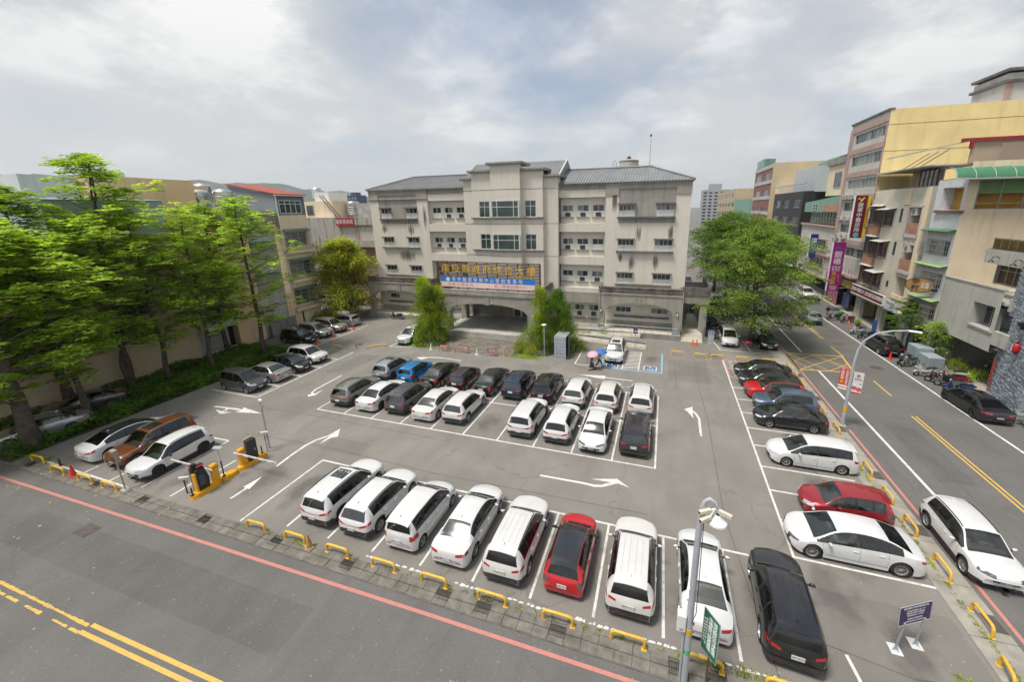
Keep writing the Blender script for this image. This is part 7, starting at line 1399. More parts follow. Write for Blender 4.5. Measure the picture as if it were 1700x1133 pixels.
 if key in ('suv', 'cross', 'hatch', 'mpv', 'wagon'):
  V = []; xx = S['rg'][1] - L / 2
  for q in range(7):
   y = S['W'] / 2 * S['wr'] * (-.92 + 1.84 * q / 6); h = C['bvh'].ray_cast(Vector((xx + .1, y, 4)), Vector((0, 0, -1))); V.append(h[0])
  m = MB(); vs = [];
  for v in V: vs += [v + Vector((.06, 0, .004)), v + Vector((-.26, 0, -.055)), v + Vector((-.25, 0, -.09))]
  m.add(vs, [(3 * q, 3 * q + 1, 3 * q + 4, 3 * q + 3)[::-1] for q in range(6)] + [(3 * q + 1, 3 * q + 2, 3 * q + 5, 3 * q + 4)[::-1] for q in range(6)]); E['spoiler'] = m.mesh('spoiler')
 EXTRA[(key, look)] = E; return E
LOOK = {
'a': dict(front=(24, 58, -.10, -.02, .02, .08), grille=(27, .50, .72), tail=(30, 62, -.20, -.12, -.12, .0), pz=.80, bump=1),
'b': dict(front=(22, 60, -.12, .0, .03, .10), grille=(22, .52, .74), tail=(28, 60, -.24, -.14, -.16, .0), bar=(-.205, -.175), pz=.66, bump=1),
'c': dict(front=(26, 60, -.14, -.02, .02, .10), grille=(20, .44, .60), tail=(36, 62, -.30, -.22, -.06, .0), pz=.70),
'd': dict(front=(26, 58, -.10, -.03, .02, .06), grille=(24, .42, .66), tail=(27, 60, -.17, -.14, -.06, .0), pz=.60),
'e': dict(front=(24, 56, -.08, -.02, .02, .05), grille=(34, .40, .62), tail=(27, 60, -.17, -.12, -.09, -.02), pz=.62),
}
CAR_N = 0
def car(label, key, col, x, y, heading, look='a', glass=None, rglass=None, roof=None, sun=False, dark_rim=False, spokes=5, plate=None, sx=1.0, rails=None, z=0.0, clad=None, lamps=None, name=None, pillar=None):
 """x,y centre on the ground, heading in degrees (0 = +X)"""
 C = get_car(key); E = car_extra(key, look); S = C['S']; L = S['L']
 if key in ('suv', 'cross', 'mpv'): sx *= .955; x -= .1 * math.cos(R(heading)); y -= .1 * math.sin(R(heading))
 t = thing(name or {'suv': 'sport_utility_car', 'cross': 'crossover_car', 'hatch': 'hatchback_car', 'sedan': 'sedan_car', 'mpv': 'minivan', 'wagon': 'estate_car', 'fast': 'fastback_car'}[key], label, 'car', (x, y, z), R(heading), 'parked cars'); t.scale = (sx, 1, 1)
 glass = glass or M_CGT; rglass = rglass or M_CGD
 def part(nm, me, m, par=None):
  if not me.materials: me.materials.append(None)
  o = link(nm, me, par or t); o.material_slots[0].link = 'OBJECT'; o.material_slots[0].material = m; return o
 ms = C['meshes']; body = part('body', ms['body'], col)
 for k in ms:
  if k == 'roof': part('roof', ms[k], roof or col)
  elif k == 'windshield': part('windshield', ms[k], glass)
  elif k == 'rear_window': rw = part('rear_window', ms[k], rglass)
  elif k.startswith('pillar'): part('pillar_trim', ms[k], pillar or M_BLACK)
  elif k.startswith('side_'): part('side_window', ms[k], M_CGT if (key in ('hatch', 'sedan') or k.startswith('side_%d' % len(S['pil']))) and not dark_rim else M_CGD)
  elif k == 'cladding': part('cladding', ms[k], M_CLAD if clad is None else clad)
  elif k == 'sill': part('sill', ms[k], col)
 link('underbody', E['under'], t); st = part('seats', E['seats'], M_SEATB if len(label) % 3 == 0 else M_SEAT); part('dashboard', E['dash'], M_DASH); link('panel_gaps', E['seam'], body)
 hl = lamps or M_HL
 part('headlight', E['hl'], hl); part('headlight', E['hlm'], hl); part('grille', E['gr'], M_BLACK); part('lower_grille', E['gr2'], M_BLACK)
 tl = M_HLD if col in (CR, CDR) else M_TLR; part('tail_light', E['tl'], tl); part('tail_light', E['tlm'], tl)
 if 'bar' in E: part('light_bar', E['bar'], M_TLR)
 if 'bump' in E and S['clad']: part('rear_bumper', E['bump'], M_CLAD if clad is None else clad)
 part('rear_reflector', E['refl'], M_TLR); part('rear_reflector', E['reflm'], M_TLR)
 for h in E['handles']: part('door_handle', h, col)
 for a, b in E['mirrors']: q = part('mirror', a, col if not dark_rim else M_BLACK); part('mirror_arm', b, M_BLACK, q)
 if rails is not False:
  for r_ in E['rails']: part('roof_rail', r_, rails or M_BLACK)
 part('antenna_fin', E['fin'], col)
 if 'ribs' in E: part('roof_grooves', E['ribs'], mat('groove shade', (.32, .32, .32), .6) if col in (CW, CP) else M_BLACK, body)
 if 'spoiler' in E: part('spoiler', E['spoiler'], roof or col)
 if sun: part('sunroof', E['sun'], M_CGO)
 for end, (me, px, pz) in ((1, E['pf']), (-1, E['pr'])):
  o = link('number_plate', me, t)
  if plate:
   tm = text_mesh(plate, .125, False, .001, 1); tm.transform(Matrix.Translation((px, 0, pz)) @ Matrix(((0, 0, end, 0), (end, 0, 0, 0), (0, 1, 0, 0), (0, 0, 0, 1)))); tm.materials.append(M_PLT); link('plate_lettering', tm, o)
 ty, rim, disc = WH(S['r'], dark_rim, spokes)
 for px in (C['xf'], C['xr']):
  for s in (1, -1):
   wv = link('wheel', ty, t, (px, s * (S['W'] / 2 - .115), S['r'])); wv.rotation_euler = (0, random.uniform(0, 6), math.pi if s > 0 else 0)
   link('rim', rim, wv); link('spoke_gap_shade', disc, wv)
 return t
_wh = {}
def WH(r, dark, sp):
 if (r, dark, sp) not in _wh: _wh[(r, dark, sp)] = wheel_meshes(r, dark, sp)
 return _wh[(r, dark, sp)]
CW = paintmat('white car paint', (0.635, 0.635, 0.63)); CP = paintmat('pearl white car paint', (0.62, 0.61, 0.585)); CS = paintmat('silver car paint', (0.42, 0.43, 0.43), .6, .35); CBG = paintmat('beige silver car paint', (0.44, 0.40, 0.34), .6, .35)
CGB = paintmat('silver blue car paint', (0.36, 0.41, 0.45), .6, .35); CBZ = paintmat('bronze grey car paint', (0.24, 0.235, 0.215), .6, .35); CGR = paintmat('dark grey car paint', (0.085, 0.087, 0.095), .4, .3); CK = paintmat('black car paint', (0.016, 0.016, 0.018), .2, .2)
CKP = paintmat('plum black car paint', (0.035, 0.028, 0.034), .3, .25); CKG = paintmat('green black car paint', (0.014, 0.024, 0.022), .3, .22); CNV = paintmat('navy car paint', (0.026, 0.05, 0.085), .4, .25); CBL = paintmat('bright blue car paint', (0.0, 0.21, 0.52), .35, .25); CSB = paintmat('slate blue car paint', (0.11, 0.16, 0.23), .5, .3)
CR = paintmat('red car paint', (0.50, 0.012, 0.018), .1, .22); CDR = paintmat('dark red car paint', (0.33, 0.018, 0.025), .3, .25); CBR = paintmat('copper brown car paint', (0.21, 0.075, 0.03), .5, .28)
def make_cars():
 up, dn, rt, lf = 90, -90, 0, 180
 c = car
 yF = 11.4
 c('white SUV with a sunroof, leftmost in the front row', 'suv', CW, -15.3, yF + 2.28, up, 'b', sun=True, spokes=8, plate='RFY·5720')
 c('white crossover with pale rear glass, second in the front row', 'cross', CW, -12.98, yF + 2.2, up, 'b', rglass=M_CGL, spokes=8, plate='BUV·9321')
 c('white minivan in the front row beside the white sedan', 'mpv', CW, -10.45, yF + 2.1, up, 'c', plate='BEZ·5950')
 c('white sedan with pale rear window, fourth from left in the front row', 'sedan', CW, -7.97, yF + 2.2, up, 'd', rglass=M_CGL, plate='BGW·6172')
 c('white SUV with dark bumper, left of the bright red hatchback', 'suv', CP, -5.47, yF + 2.1, up, 'a', plate='BGF·8575')
 c('bright red hatchback with black roof in the front row', 'hatch', CR, -3.0, yF + 1.95, up, 'c', roof=M_CGO, dark_rim=True, plate='BXB·7762', pillar=M_CGO)
 c('white SUV with dark bumper, right of the bright red hatchback', 'suv', CP, -.45, yF + 2.15, up, 'a', plate='BFV·2115')
 c('white sedan behind the tall camera pole and green sign', 'sedan', CW, 2.2, yF + 2.18, up, 'd', rglass=M_CGL)
 c('glossy black SUV at the right end of the front row', 'suv', CK, 4.95, 13.42, 87.2, 'a', plate='RFP·5795', sx=.99)
 yM = 21.2
 c('bronze grey crossover at the left corner of the middle block', 'cross', CBZ, -23.45, yM + 2.25, up, 'b', rglass=M_CGL)
 c('white sedan with dark rear glass, second in the middle block near row', 'sedan', CW, -20.95, yM + 2.2, up, 'd', dark_rim=True)
 c('dark grey SUV between two white sedans in the middle block', 'suv', CGR, -18.5, yM + 2.4, up, 'a', rglass=M_CGL, sx=.97)
 c('white sedan with greenish rear glass, left of the white estate SUV', 'sedan', CP, -15.95, yM + 2.2, up, 'd', rglass=M_CGL)
 c('white SUV with black roof rails beside the empty bays', 'cross', CP, -13.6, yM + 2.4, up, 'a', rglass=M_CGL)
 c('white crossover with full width tail lamp right of the empty bays', 'suv', CW, -8.45, yM + 2.2, up, 'b', dark_rim=True)
 c('white crossover left of the sedan that faces the camera', 'cross', CW, -5.98, yM + 2.15, up, 'b')
 c('white sedan facing the camera in the middle block', 'sedan', CW, -3.6, yM + 1.85, dn, 'e', glass=M_CGT, plate='BQM·8602', lamps=M_HLD)
 c('black SUV at the near right corner of the middle block', 'suv', CKP, -1.05, yM + 2.2, up, 'a', rglass=M_CGL, rails=M_CHR, sun=True, plate='BAY·1120')
 yB = 25.9
 c('silver blue SUV with black glass roof at the far row left end', 'cross', CGB, -23.6, yB + 2.3, up, 'a', rglass=M_CGL, sun=True, dark_rim=True)
 c('bright blue hatchback in the far row', 'hatch', CBL, -21.05, yB + 2.1, up, 'c')
 c('black sedan with pale rear window beside the bright blue hatchback', 'sedan', CK, -18.55, yB + 2.3, up, 'c', rglass=M_CGL)
 c('plum black hatchback between two dark sedans', 'hatch', CKP, -16.05, yB + 2.05, up, 'a', rglass=M_CGL)
 c('dark green sedan with pale rear window in the far row', 'sedan', CKG, -13.5, yB + 2.3, up, 'c', rglass=M_CGL)
 c('navy blue SUV beside the dark green sedan', 'suv', CNV, -10.95, yB + 2.25, up, 'a', rglass=M_CGL, sx=.98)
 c('black SUV with sunroof left of three white SUVs', 'suv', CK, -8.45, yB + 2.3, up, 'a', sun=True)
 c('white crossover, left of the three white SUVs in the far row', 'cross', CW, -5.96, yB + 2.25, up, 'a', rglass=M_CGL)
 c('white crossover, middle of the three white SUVs in the far row', 'cross', CP, -3.5, yB + 2.25, up, 'a')
 c('white SUV with clear tail lamps at the far row right end', 'suv', CP, -.98, yB + 2.3, up, 'a')
 c('dark grey minivan nosing out of the left column', 'mpv', CGR, -34.1, 21.85, rt, 'e', glass=M_CGT)
 c('silver sedan showing its tail in the left column', 'sedan', CS, -34.35, 24.0, lf, 'd', rglass=M_CGL)
 c('black hatchback beside the silver sedan in the left column', 'hatch', CK, -33.8, 26.15, rt, 'c', glass=M_CGL)
 c('white SUV at the end of the left column by the yellow hoop', 'cross', CP, -34.2, 28.4, rt, 'e', dark_rim=True, rails=False)
 c('black SUV by the laundry wall behind the hedge', 'suv', CK, -40.3, 32.75, rt, 'e', glass=M_CGL)
 c('silver SUV with two orange cones at its nose', 'suv', CS, -40.3, 35.05, rt, 'e', glass=M_CGL)
 c('beige silver SUV beside the grey one with a roof box', 'suv', CBG, -40.2, 37.3, rt, 'e')
 b = c('silver grey estate car with a white roof box', 'wagon', CS, -40.8, 39.9, lf, 'a')
 m = MB(); m.cbox(-.9, .7, -.42, .42, 1.58, 1.92, .12); o = m.build('roof_box', mat('roof box plastic', (.62, .61, .56), .5), b)
 c('white coupe SUV with black glass roof beside the tree', 'fast', CW, -33.3, 11.2 + 2.35, up, 'b', roof=M_CGO, sx=.94, dark_rim=True)
 c('copper brown SUV facing the street', 'suv', CBR, -30.75, 11.1 + 2.3, dn, 'e', rails=M_CHR, sun=True)
 c('white SUV facing the street beside the ticket gate', 'cross', CW, -28.1, 10.75 + 2.15, dn, 'e', dark_rim=True, sx=.95)
 c('silver grey sedan half hidden behind the big tree trunk', 'sedan', CS, -40.6, 12.5, -112, 'e')
 c('dark grey coupe parked against the long ochre wall', 'sedan', CGR, -42.6, 15.6, -115, 'e')
 xR = 6.6
 c('black sedan nearest the yellow hoops, last in the right column', 'sedan', CK, xR + 2.35, 36.45, lf, 'e', glass=M_CGT)
 c('black sedan squeezed against the red SUV in the right column', 'sedan', CK, xR + 2.4, 34.45, lf, 'd', dark_rim=True)
 c('red SUV with black roof in the right column', 'cross', CR, xR + 2.25, 32.35, lf, 'd', roof=CK, rails=False, clad=CR, lamps=M_HLD)
 c('slate blue SUV between red SUV and black sedan', 'cross', CSB, xR + 2.5, 30.3, lf, 'a', clad=CSB)
 c('black sedan with silver wheels beside the slate blue SUV', 'sedan', CK, xR + 2.32, 28.1, lf, 'd', sx=.97)
 c('white estate car with tinted windows in the right column', 'wagon', CW, xR + 2.3, 23.78, lf, 'd')
 c('dark red small hatchback beside the long white saloon', 'hatch', CDR, 7.2 + 1.88, 19.65, lf, 'c', glass=M_CGL, sx=.98)
 c('long white fastback saloon with dark glass, nearest in the right column', 'fast', CW, 6.0 + 2.45, 17.28, lf, 'e', lamps=M_HLD, spokes=10)
 c('white crossover standing at the kerb of the right hand street', 'cross', CW, 13.42, 18.55, -91, 'a', spokes=8, plate='BMB·5953', lamps=M_HLD, z=-.06)
 c('black fastback parked in front of the grey slate wall', 'fast', CK, 22.45, 34.15, 91, 'e', dark_rim=True, sx=.95, z=-.06)
 c('black SUV parked beside the red street cone', 'suv', CK, 22.25, 47.0, 92, 'e', rglass=M_CGL, z=-.06, plate='BLK·2030')
 c('silver SUV driving up the right hand street', 'suv', CGB, 18.75, 57.5, 91, 'a', rglass=M_CGL, z=-.06)
 c('white car parked far up the street by the shops', 'suv', CP, 23.0, 73.2, -90, 'a', z=-.06)
 c('white SUV parked beside the porch shrub', 'suv', CW, -27.75, 34.4 + 2.28, dn, 'b', lamps=M_HLD)
 c('white SUV with sunroof in the wheelchair bay', 'suv', CW, -4.1, 35.3 + 2.25, dn, 'c', sun=True, glass=M_CGL)
 c('white minivan parked beside the side steps', 'mpv', CW, 7.4, 43.2 + 2.1, dn, 'e')
 c('black hatchback parked under the street tree', 'hatch', CK, 11.1, 43.4 + 1.95, -88, 'c', sx=1.05, glass=M_CGL)
 c('white SUV standing crosswise behind the street trees', 'suv', CP, 12.0, 59.3, lf, 'a')
 c('grey sedan standing crosswise behind the street trees', 'sedan', CGR, 8.0, 63.5, lf, 'e')
 c('white car parked far along the side lane', 'sedan', CW, 5.3, 66, 100, 'd')
 c('dark van parked at the far end of the side lane', 'mpv', CGR, 4.6, 80, -90, 'a')
make_cars()
# street furniture
def arc_pts(c, r, a0, a1, n, f): return [f(c, r, R(a0 + (a1 - a0) * k / n)) for k in range(n + 1)]
def hoop(label, a, b, group, m=None, h=.43, tilt=0):
 ax, ay = a; bx_, by = b; c = ((ax + bx_) / 2, (ay + by) / 2, 0); L = math.hypot(bx_ - ax, by - ay); rz = math.atan2(by - ay, bx_ - ax)
 t_ = thing('guard_hoop', label, 'guard rail', c, rz, group); q = MB(); r = .16; w_ = L / 2
 pts = [(-w_, 0, .0), (-w_, 0, h - r)] + [(-w_ + r - r * math.cos(R(a_)), 0, h - r + r * math.sin(R(a_))) for a_ in (22, 45, 68, 90)] + [(w_ - r + r * math.cos(R(a_)), 0, h - r + r * math.sin(R(a_))) for a_ in (90, 68, 45, 22)] + [(w_, 0, h - r), (w_, 0, 0)]
 q.tube(pts, .054, 10); q.build('hoop', m or M_YEL, t_, True, angle=50)
 for s in (-1, 1):
  q = MB(); q.cbox(s * w_ - .09, s * w_ + .09, -.08, .08, 0, .018, .008); q.build('base_plate', m or M_YEL, t_)
 return t_
H_ = [((-18.5, 10.78), (-17.4, 10.8)), ((-16.1, 10.8), (-14.95, 10.8)), ((-13.65, 10.8), (-12.5, 10.8)), ((-11.17, 10.8), (-10.04, 10.8)), ((-8.73, 10.8), (-7.59, 10.8)), ((-6.15, 10.8), (-5.0, 10.8)), ((-3.48, 10.8), (-2.37, 10.8)), ((-.97, 10.8), (.16, 10.8)), ((1.5, 10.8), (2.62, 10.8)), ((3.9, 10.8), (5.0, 10.8)), ((6.4, 10.8), (7.5, 10.8))]
for k, (a, b) in enumerate(H_): hoop('yellow guard hoop, %s from the gate along the front kerb' % ORD[k], (a[0], a[1] - .2), (b[0], b[1] - .2), 'yellow hoops along the front kerb')
H_ = [((-36.9, 10.55), (-35.75, 10.6)), ((-34.2, 10.3), (-33.0, 10.33)), ((-31.5, 10.3), (-30.33, 10.33)), ((-29.26, 10.3), (-28.1, 10.33))]
for k, (a, b) in enumerate(H_): hoop('yellow guard hoop, %s from the left beside the tree and copper car' % ORD[k], a, b, 'yellow hoops at the lower left')
H_ = [(13.5, 12.75), (15.5, 14.5), (17.72, 16.68), (19.98, 18.95), (22.0, 21.0), (24.15, 23.15), (28.5, 27.5), (31.05, 30.0), (35.6, 34.25), (37.4, 36.5), (39.5, 38.6)]
for k, (a, b) in enumerate(H_): hoop('yellow guard hoop, %s from the purple notice along the right kerb' % ORD[k], (11.75 if k else 11.35, a), (11.75 if k else 11.2, b), 'yellow hoops along the right kerb')
H_ = [((1.35, 39.9), (2.5, 39.85)), ((3.55, 39.7), (4.7, 39.68)), ((5.12, 39.75), (6.28, 39.8)), ((7.39, 39.85), (8.53, 39.85)), ((9.7, 39.85), (10.9, 39.85))]
for k, (a, b) in enumerate(H_): hoop('yellow guard hoop, %s from the wheelchair bay below the side steps' % ORD[k], a, b, 'yellow hoops below the side steps')
hoop('lone yellow guard hoop beside the white SUV in the left column', (-34.86, 32.05), (-33.44, 31.95), 'yellow hoops at the left column')
t_ = hoop('yellow guard hoop knocked flat on the asphalt left of the porch', (-30.8, 32.9), (-29.4, 34.1), 'fallen hoop'); t_.rotation_euler[0] = R(-86); t_.location.z = .1; t_['group'] = 'yellow hoops at the left column'
M_CO = mat('orange cone plastic', (.62, .10, .02), .55, .12, 5, dirt=.25, dscale=4); M_COW = mat('white cone band', (.62, .6, .56), .55, .08, 5); M_COR = mat('red cone plastic', (.60, .03, .02), .5, .08, 5); M_COF = mat('faded cone', (.42, .26, .10), .7, .2, 5, dirt=.4, dscale=4)
def cone(label, x, y, m, band=True, h=.7, z=0.0, tilt=(0, 0)):
 t_ = thing('traffic_cone', label, 'traffic cone', (x, y, z), 0, 'traffic cones'); t_.rotation_euler = (tilt[0], tilt[1], random.random())
 q = MB(); q.cbox(-.19, .19, -.19, .19, 0, .035, .02); q.build('base', m, t_); q = MB(); q.lathe([(.15, .035), (.14, .06), (.03, h), (.001, h + .005)], (0, 0, 0), 14); b_ = q.build('cone', m, t_, True, angle=40)
 if band: r1 = .14 - .11 * (.3 * h) / h; q = MB(); q.lathe([(.145 - .115 * .38, h * .40), (.145 - .115 * .66, h * .68)], (0, 0, 0), 14); q.build('band', M_COW, b_, True)
 return t_
cone('bright red cone between the lower left yellow hoops', -32.3, 10.42, M_COR, False, .75); cone('dirty orange cone beside the second front hoop', -14.65, 10.55, M_COF, False, .68, tilt=(.05, .03))
cone('orange cone before the black SUV by the wall', -37.75, 32.7, M_CO, False); cone('orange cone before the silver SUV', -37.8, 35.2, M_CO, False); cone('orange cone, nearer of the pair before the beige SUV', -38.0, 37.6, M_CO, False); cone('orange cone, farther of the pair before the beige SUV', -37.6, 38.2, M_CO, False)
cone('white cone at the left end of the plaza barrier', -23.8, 34.6, M_COW, False, .75); cone('dull brown cone, left of the white one on the plaza', -20.85, 34.5, M_COF, False, .7); cone('white cone in the middle of the plaza edge', -18.2, 34.55, M_COW, False, .75); cone('dull tan cone at the right end of the plaza barrier', -15.15, 34.75, M_COF, False, .7)
cone('orange cone, left of the pair by the side steps', 3.6, 43.5, M_CO); cone('orange cone, right of the pair by the side steps', 4.0, 43.4, M_CO)
cone('red cone behind the black SUV on the street', 21.9, 44.4, M_COR, False, .8, -.06); cone('orange cone by the shop planters across the street', 22.9, 56.5, M_CO, True, .7, -.06); cone('red white cone beside the parked scooters by the pavement', 22.6, 50.2, M_CO, True, .7, -.06)
def fold(label, x, y, m, txt, mt):
 t_ = thing('folding_barrier', label, 'barrier', (x, y, 0), 0, 'folding barriers on the plaza'); f = Fr((0, 0, 0), (1, 0, 0))
 for s in (-1, 1):
  q = MB(); q.tube([(-.5, s * .28, 0), (-.5, 0, .8), (.5, 0, .8), (.5, s * .28, 0)], .018, 6); q.build('frame', M_RUST, t_)
 q = MB(); q.rbox((0, -.17, .58), .86, .02, .3, 0, 0, -.33); b_ = q.build('board', m, t_); lettering(txt, .2, Fr((0, -.175, 0), (1, 0, 0)), 0, .58, .02, mt, b_); return t_
fold('rusty folding barrier with an orange board, left on the plaza', -22.1, 34.6, mat('orange board', (.40, .09, .03), .6), '請勿停車', M_BWH); fold('rusty folding barrier with an orange board, middle of the plaza', -19.75, 34.75, mat('orange board', (.40, .09, .03)), '禁止停車', M_BWH); fold('folding barrier with a magenta board, right on the plaza', -16.5, 34.7, mat('magenta board', (.32, .02, .09), .6), '公務停車', M_BWH)
fold('red folding barrier leaning under the street tree', 9.1, 44.3, mat('red board', (.45, .02, .05), .6), '停', M_BWH)['group'] = 'folding barriers'
CPm = thing('camera_pole', 'tall grey pole with three cameras and a lamp head at the front kerb', 'pole', (1.42, 10.02, 0)); M_POLE = mat('grey pole paint', (.40, .43, .46), .5, .1, 2, dirt=.3, dscale=1.5, dirtcol=(.2, .2, .19))
q = MB(); q.tube([(0, 0, -.06), (0, 0, 2.2), (0, 0, 6.1), (0.02, 0, 6.6), (.09, 0, 6.86), (.2, 0, 6.96), (.32, 0, 6.9), (.40, 0, 6.72)], [.11, .105, .085, .075, .06, .055, .05, .045], 12); q.build('pole', M_POLE, CPm, True, angle=50)
q = MB(); q.cbox(-.36, -.1, -.13, .13, 2.15, 2.75, .02); b_ = q.build('control_box', M_WHITE, CPm); q = MB(); q.box(-.28, -.18, -.145, -.132, 2.22, 2.3); q.build('lock_plate', M_ALU, b_)
for p, d in (((.2, -.05, 6.62), (-1, -.5, -.1)), ((.2, -.12, 6.45), (-.9, -.7, -.12)), ((.5, 0, 6.6), (1, -.35, -.1))):
 p = Vector(p); d = Vector(d).normalized(); q = MB(); q.rbox(p + d * .12, .34, .1, .1, math.atan2(d.y, d.x), .1); c_ = q.build('camera', mat('cream camera', (.66, .61, .48), .45), CPm); q = MB(); q.cyl(p + d * .28, p + d * .30, .04, None, 10); q.build('camera_lens', M_BLACK, c_); q = MB(); q.tube([Vector((.36, 0, 6.68)), p], .025, 5); q.build('camera_arm', M_WHITE, c_)
q = MB(); q.lathe([(.05, 6.5), (.10, 6.42), (.26, 6.30), (.27, 6.25), (.2, 6.22), (.001, 6.20)], (.44, 0, 0), 16); q.build('lamp_head', mat('white lamp head', (.72, .73, .74), .35), CPm, True, angle=40)
q = MB(); q.tube([(.1, -.02, 6.5), (.12, -.1, 4.5), (.14, -.12, 3.0), (.05, -.13, 2.6)], .012, 5); q.build('cable', M_BLACK, CPm); q = MB(); q.cyl((0, 0, 2.0), (0, 0, 2.25), .112, None, 12); q.build('warning_band', M_YEL, CPm); q = MB(); q.cyl((0, 0, 1.22), (0, 0, 1.42), .113, None, 12); q.build('green_sticker', mat('green sticker', (.12, .42, .2), .6, .5, 14), CPm); q = MB(); q.tube([(-.14, -.05, -.06), (-.14, -.05, 2.15)], .035, 8); q.build('conduit', M_POLE, CPm)
GS = thing('green_notice_sign', 'green notice board with white characters on a rusty post before the white sedan', 'sign', (2.1, 10.2, 0)); fr = Fr((0, 0, 0), (.62, -.78, 0)); q = MB(); q.cyl((0, 0, -.06), (0, 0, 1.6), .03, None, 8); q.build('post', M_RUST, GS); q = MB(); fr.box(q, -.3, .3, 1.15, 2.75, .03, .05); b_ = q.build('board', mat('green sign enamel', (.01, .17, .10), .45), GS); q = MB()
for a in ((-.31, -.295, 1.14, 2.76), (.295, .31, 1.14, 2.76), (-.295, .295, 2.745, 2.76), (-.295, .295, 1.14, 1.155)): fr.box(q, a[0], a[1], a[2], a[3], .028, .053)
q.build('edge', M_ALU, b_)
for u, s in ((.16, '南投縣政府停車場'), (-.02, '本場委外經營管理')): lettering(s, .17, fr, u, 1.98, .052, M_BWH, b_, True, spacing=.95)
for u, s in ((-.16, '營業時間二十四小時'), (-.24, '服務電話停車須知')): lettering(s, .075, fr, u, 1.95, .052, M_BWH, b_, True, spacing=1.6, res=1)
PN = thing('purple_notice_sign', 'purple notice board on two steel legs in the lower right corner', 'sign', (8.72, 13.28, 0)); fr = Fr((0, 0, 0), (.88, .47, 0)); M_PUR = mat('purple sign enamel', (.035, .02, .11), .4)
q = MB(); P = fr.P; c0 = [P(-.52, 1.1, .12), P(.52, 1.38, .12), P(.52, 2.12, -.08), P(-.52, 1.84, -.08)]
c0 = [P(-.66, 1.15, .06), P(.66, 1.15, .06), P(.66, 1.86, .0), P(-.66, 1.86, .0)]; nn = (c0[1] - c0[0]).cross(c0[3] - c0[0]).normalized(); q.add(c0 + [v - nn * .02 for v in c0], [(0, 1, 2, 3), (7, 6, 5, 4), (0, 4, 5, 1), (1, 5, 6, 2), (2, 6, 7, 3), (3, 7, 4, 0)]); b_ = q.build('board', M_PUR, PN)
q = MB()
for i in range(4): q.tube([c0[i], c0[(i + 1) % 4]], .014, 5)
q.build('edge', M_ALU, b_)
def on_board(txt, u, v, size, sx=1.0):
 me = text_mesh(txt, size, False, .001, 1, 1.0); e1 = (c0[1] - c0[0]).normalized(); e2 = (c0[3] - c0[0]).normalized(); p = c0[0] + e1 * u + e2 * v + nn * .004; me.transform(Matrix(((e1.x, e2.x, nn.x, p.x), (e1.y, e2.y, nn.y, p.y), (e1.z, e2.z, nn.z, p.z), (0, 0, 0, 1)))); me.materials.append(M_BWH); link('lettering', me, b_)
for v, s, z_ in ((.62, '南投縣政府停車場收費公告', .085), (.50, '小型車計時收費每小時二十元', .06), (.41, '停車時間 月票 身心障礙優惠', .06), (.32, '收費時間 全日二十四小時', .06), (.2, '服務電話 停車場管理規定', .055), (.1, '本場僅提供停車位不負保管責任', .055)): on_board(s, .66, v, z_)
for s in (-.42, .42):
 q = MB(); q.cyl(P(s, .01, 0), P(s, 1.25, .07), .035, None, 10); l_ = q.build('leg', M_STEEL, PN); q = MB(); q.cbox(P(s, 0, 0).x - .17, P(s, 0, 0).x + .17, P(s, 0, 0).y - .2, P(s, 0, 0).y + .2, 0, .015, .004); q.build('base_plate', mat('white base plate', (.6, .62, .62), .5), l_); q = MB(); q.add([P(s - .14, .015, 0), P(s, .015, 0), P(s, .25, 0), P(s - .14, .03, .01)], [(0, 1, 2, 3)]); q.add([P(s, .015, .15), P(s, .015, 0), P(s, .25, 0)], [(0, 1, 2)]); q.build('gusset', M_STEEL, l_)
SLm = thing('street_lamp', 'curved grey street lamp on the right kerb', 'street lamp', (12.42, 28.95, -.02)); q = MB(); q.tube([(0, 0, 0), (0, 0, .6), (0, 0, 4.6), (.08, -.02, 5.6), (.3, -.1, 6.3), (.75, -.3, 6.85), (1.4, -.55, 7.15), (2.1, -.85, 7.32)], [.13, .115, .085, .075, .068, .06, .052, .045], 12); q.build('pole', M_POLE, SLm, True, angle=50); q = MB(); q.add([(2.05 + a * .55, -.83 - a * .24 + b * .09, 7.34 + (.03 if b == 0 else -.02)) for a in (0, 1) for b in (-1, 0, 1)] + [(2.05 + a * .55, -.83 - a * .24 + b * .09, 7.27) for a in (0, 1) for b in (-1, 0, 1)], [(0, 1, 4, 3), (1, 2, 5, 4), (6, 9, 10, 7), (7, 10, 11, 8), (0, 3, 9, 6), (2, 8, 11, 5), (3, 4, 5, 11, 10, 9), (0, 6, 7, 8, 2, 1)]); q.build('lamp_head', M_WHITE, SLm); q = MB(); q.cyl((0, 0, 1.1), (0, 0, 1.5), .117, None, 12); q.build('warning_band', M_YEL, SLm); q = MB(); q.cbox(-.22, .22, -.22, .22, -.02, .12, .04); q.build('footing', M_CONCL, SLm)
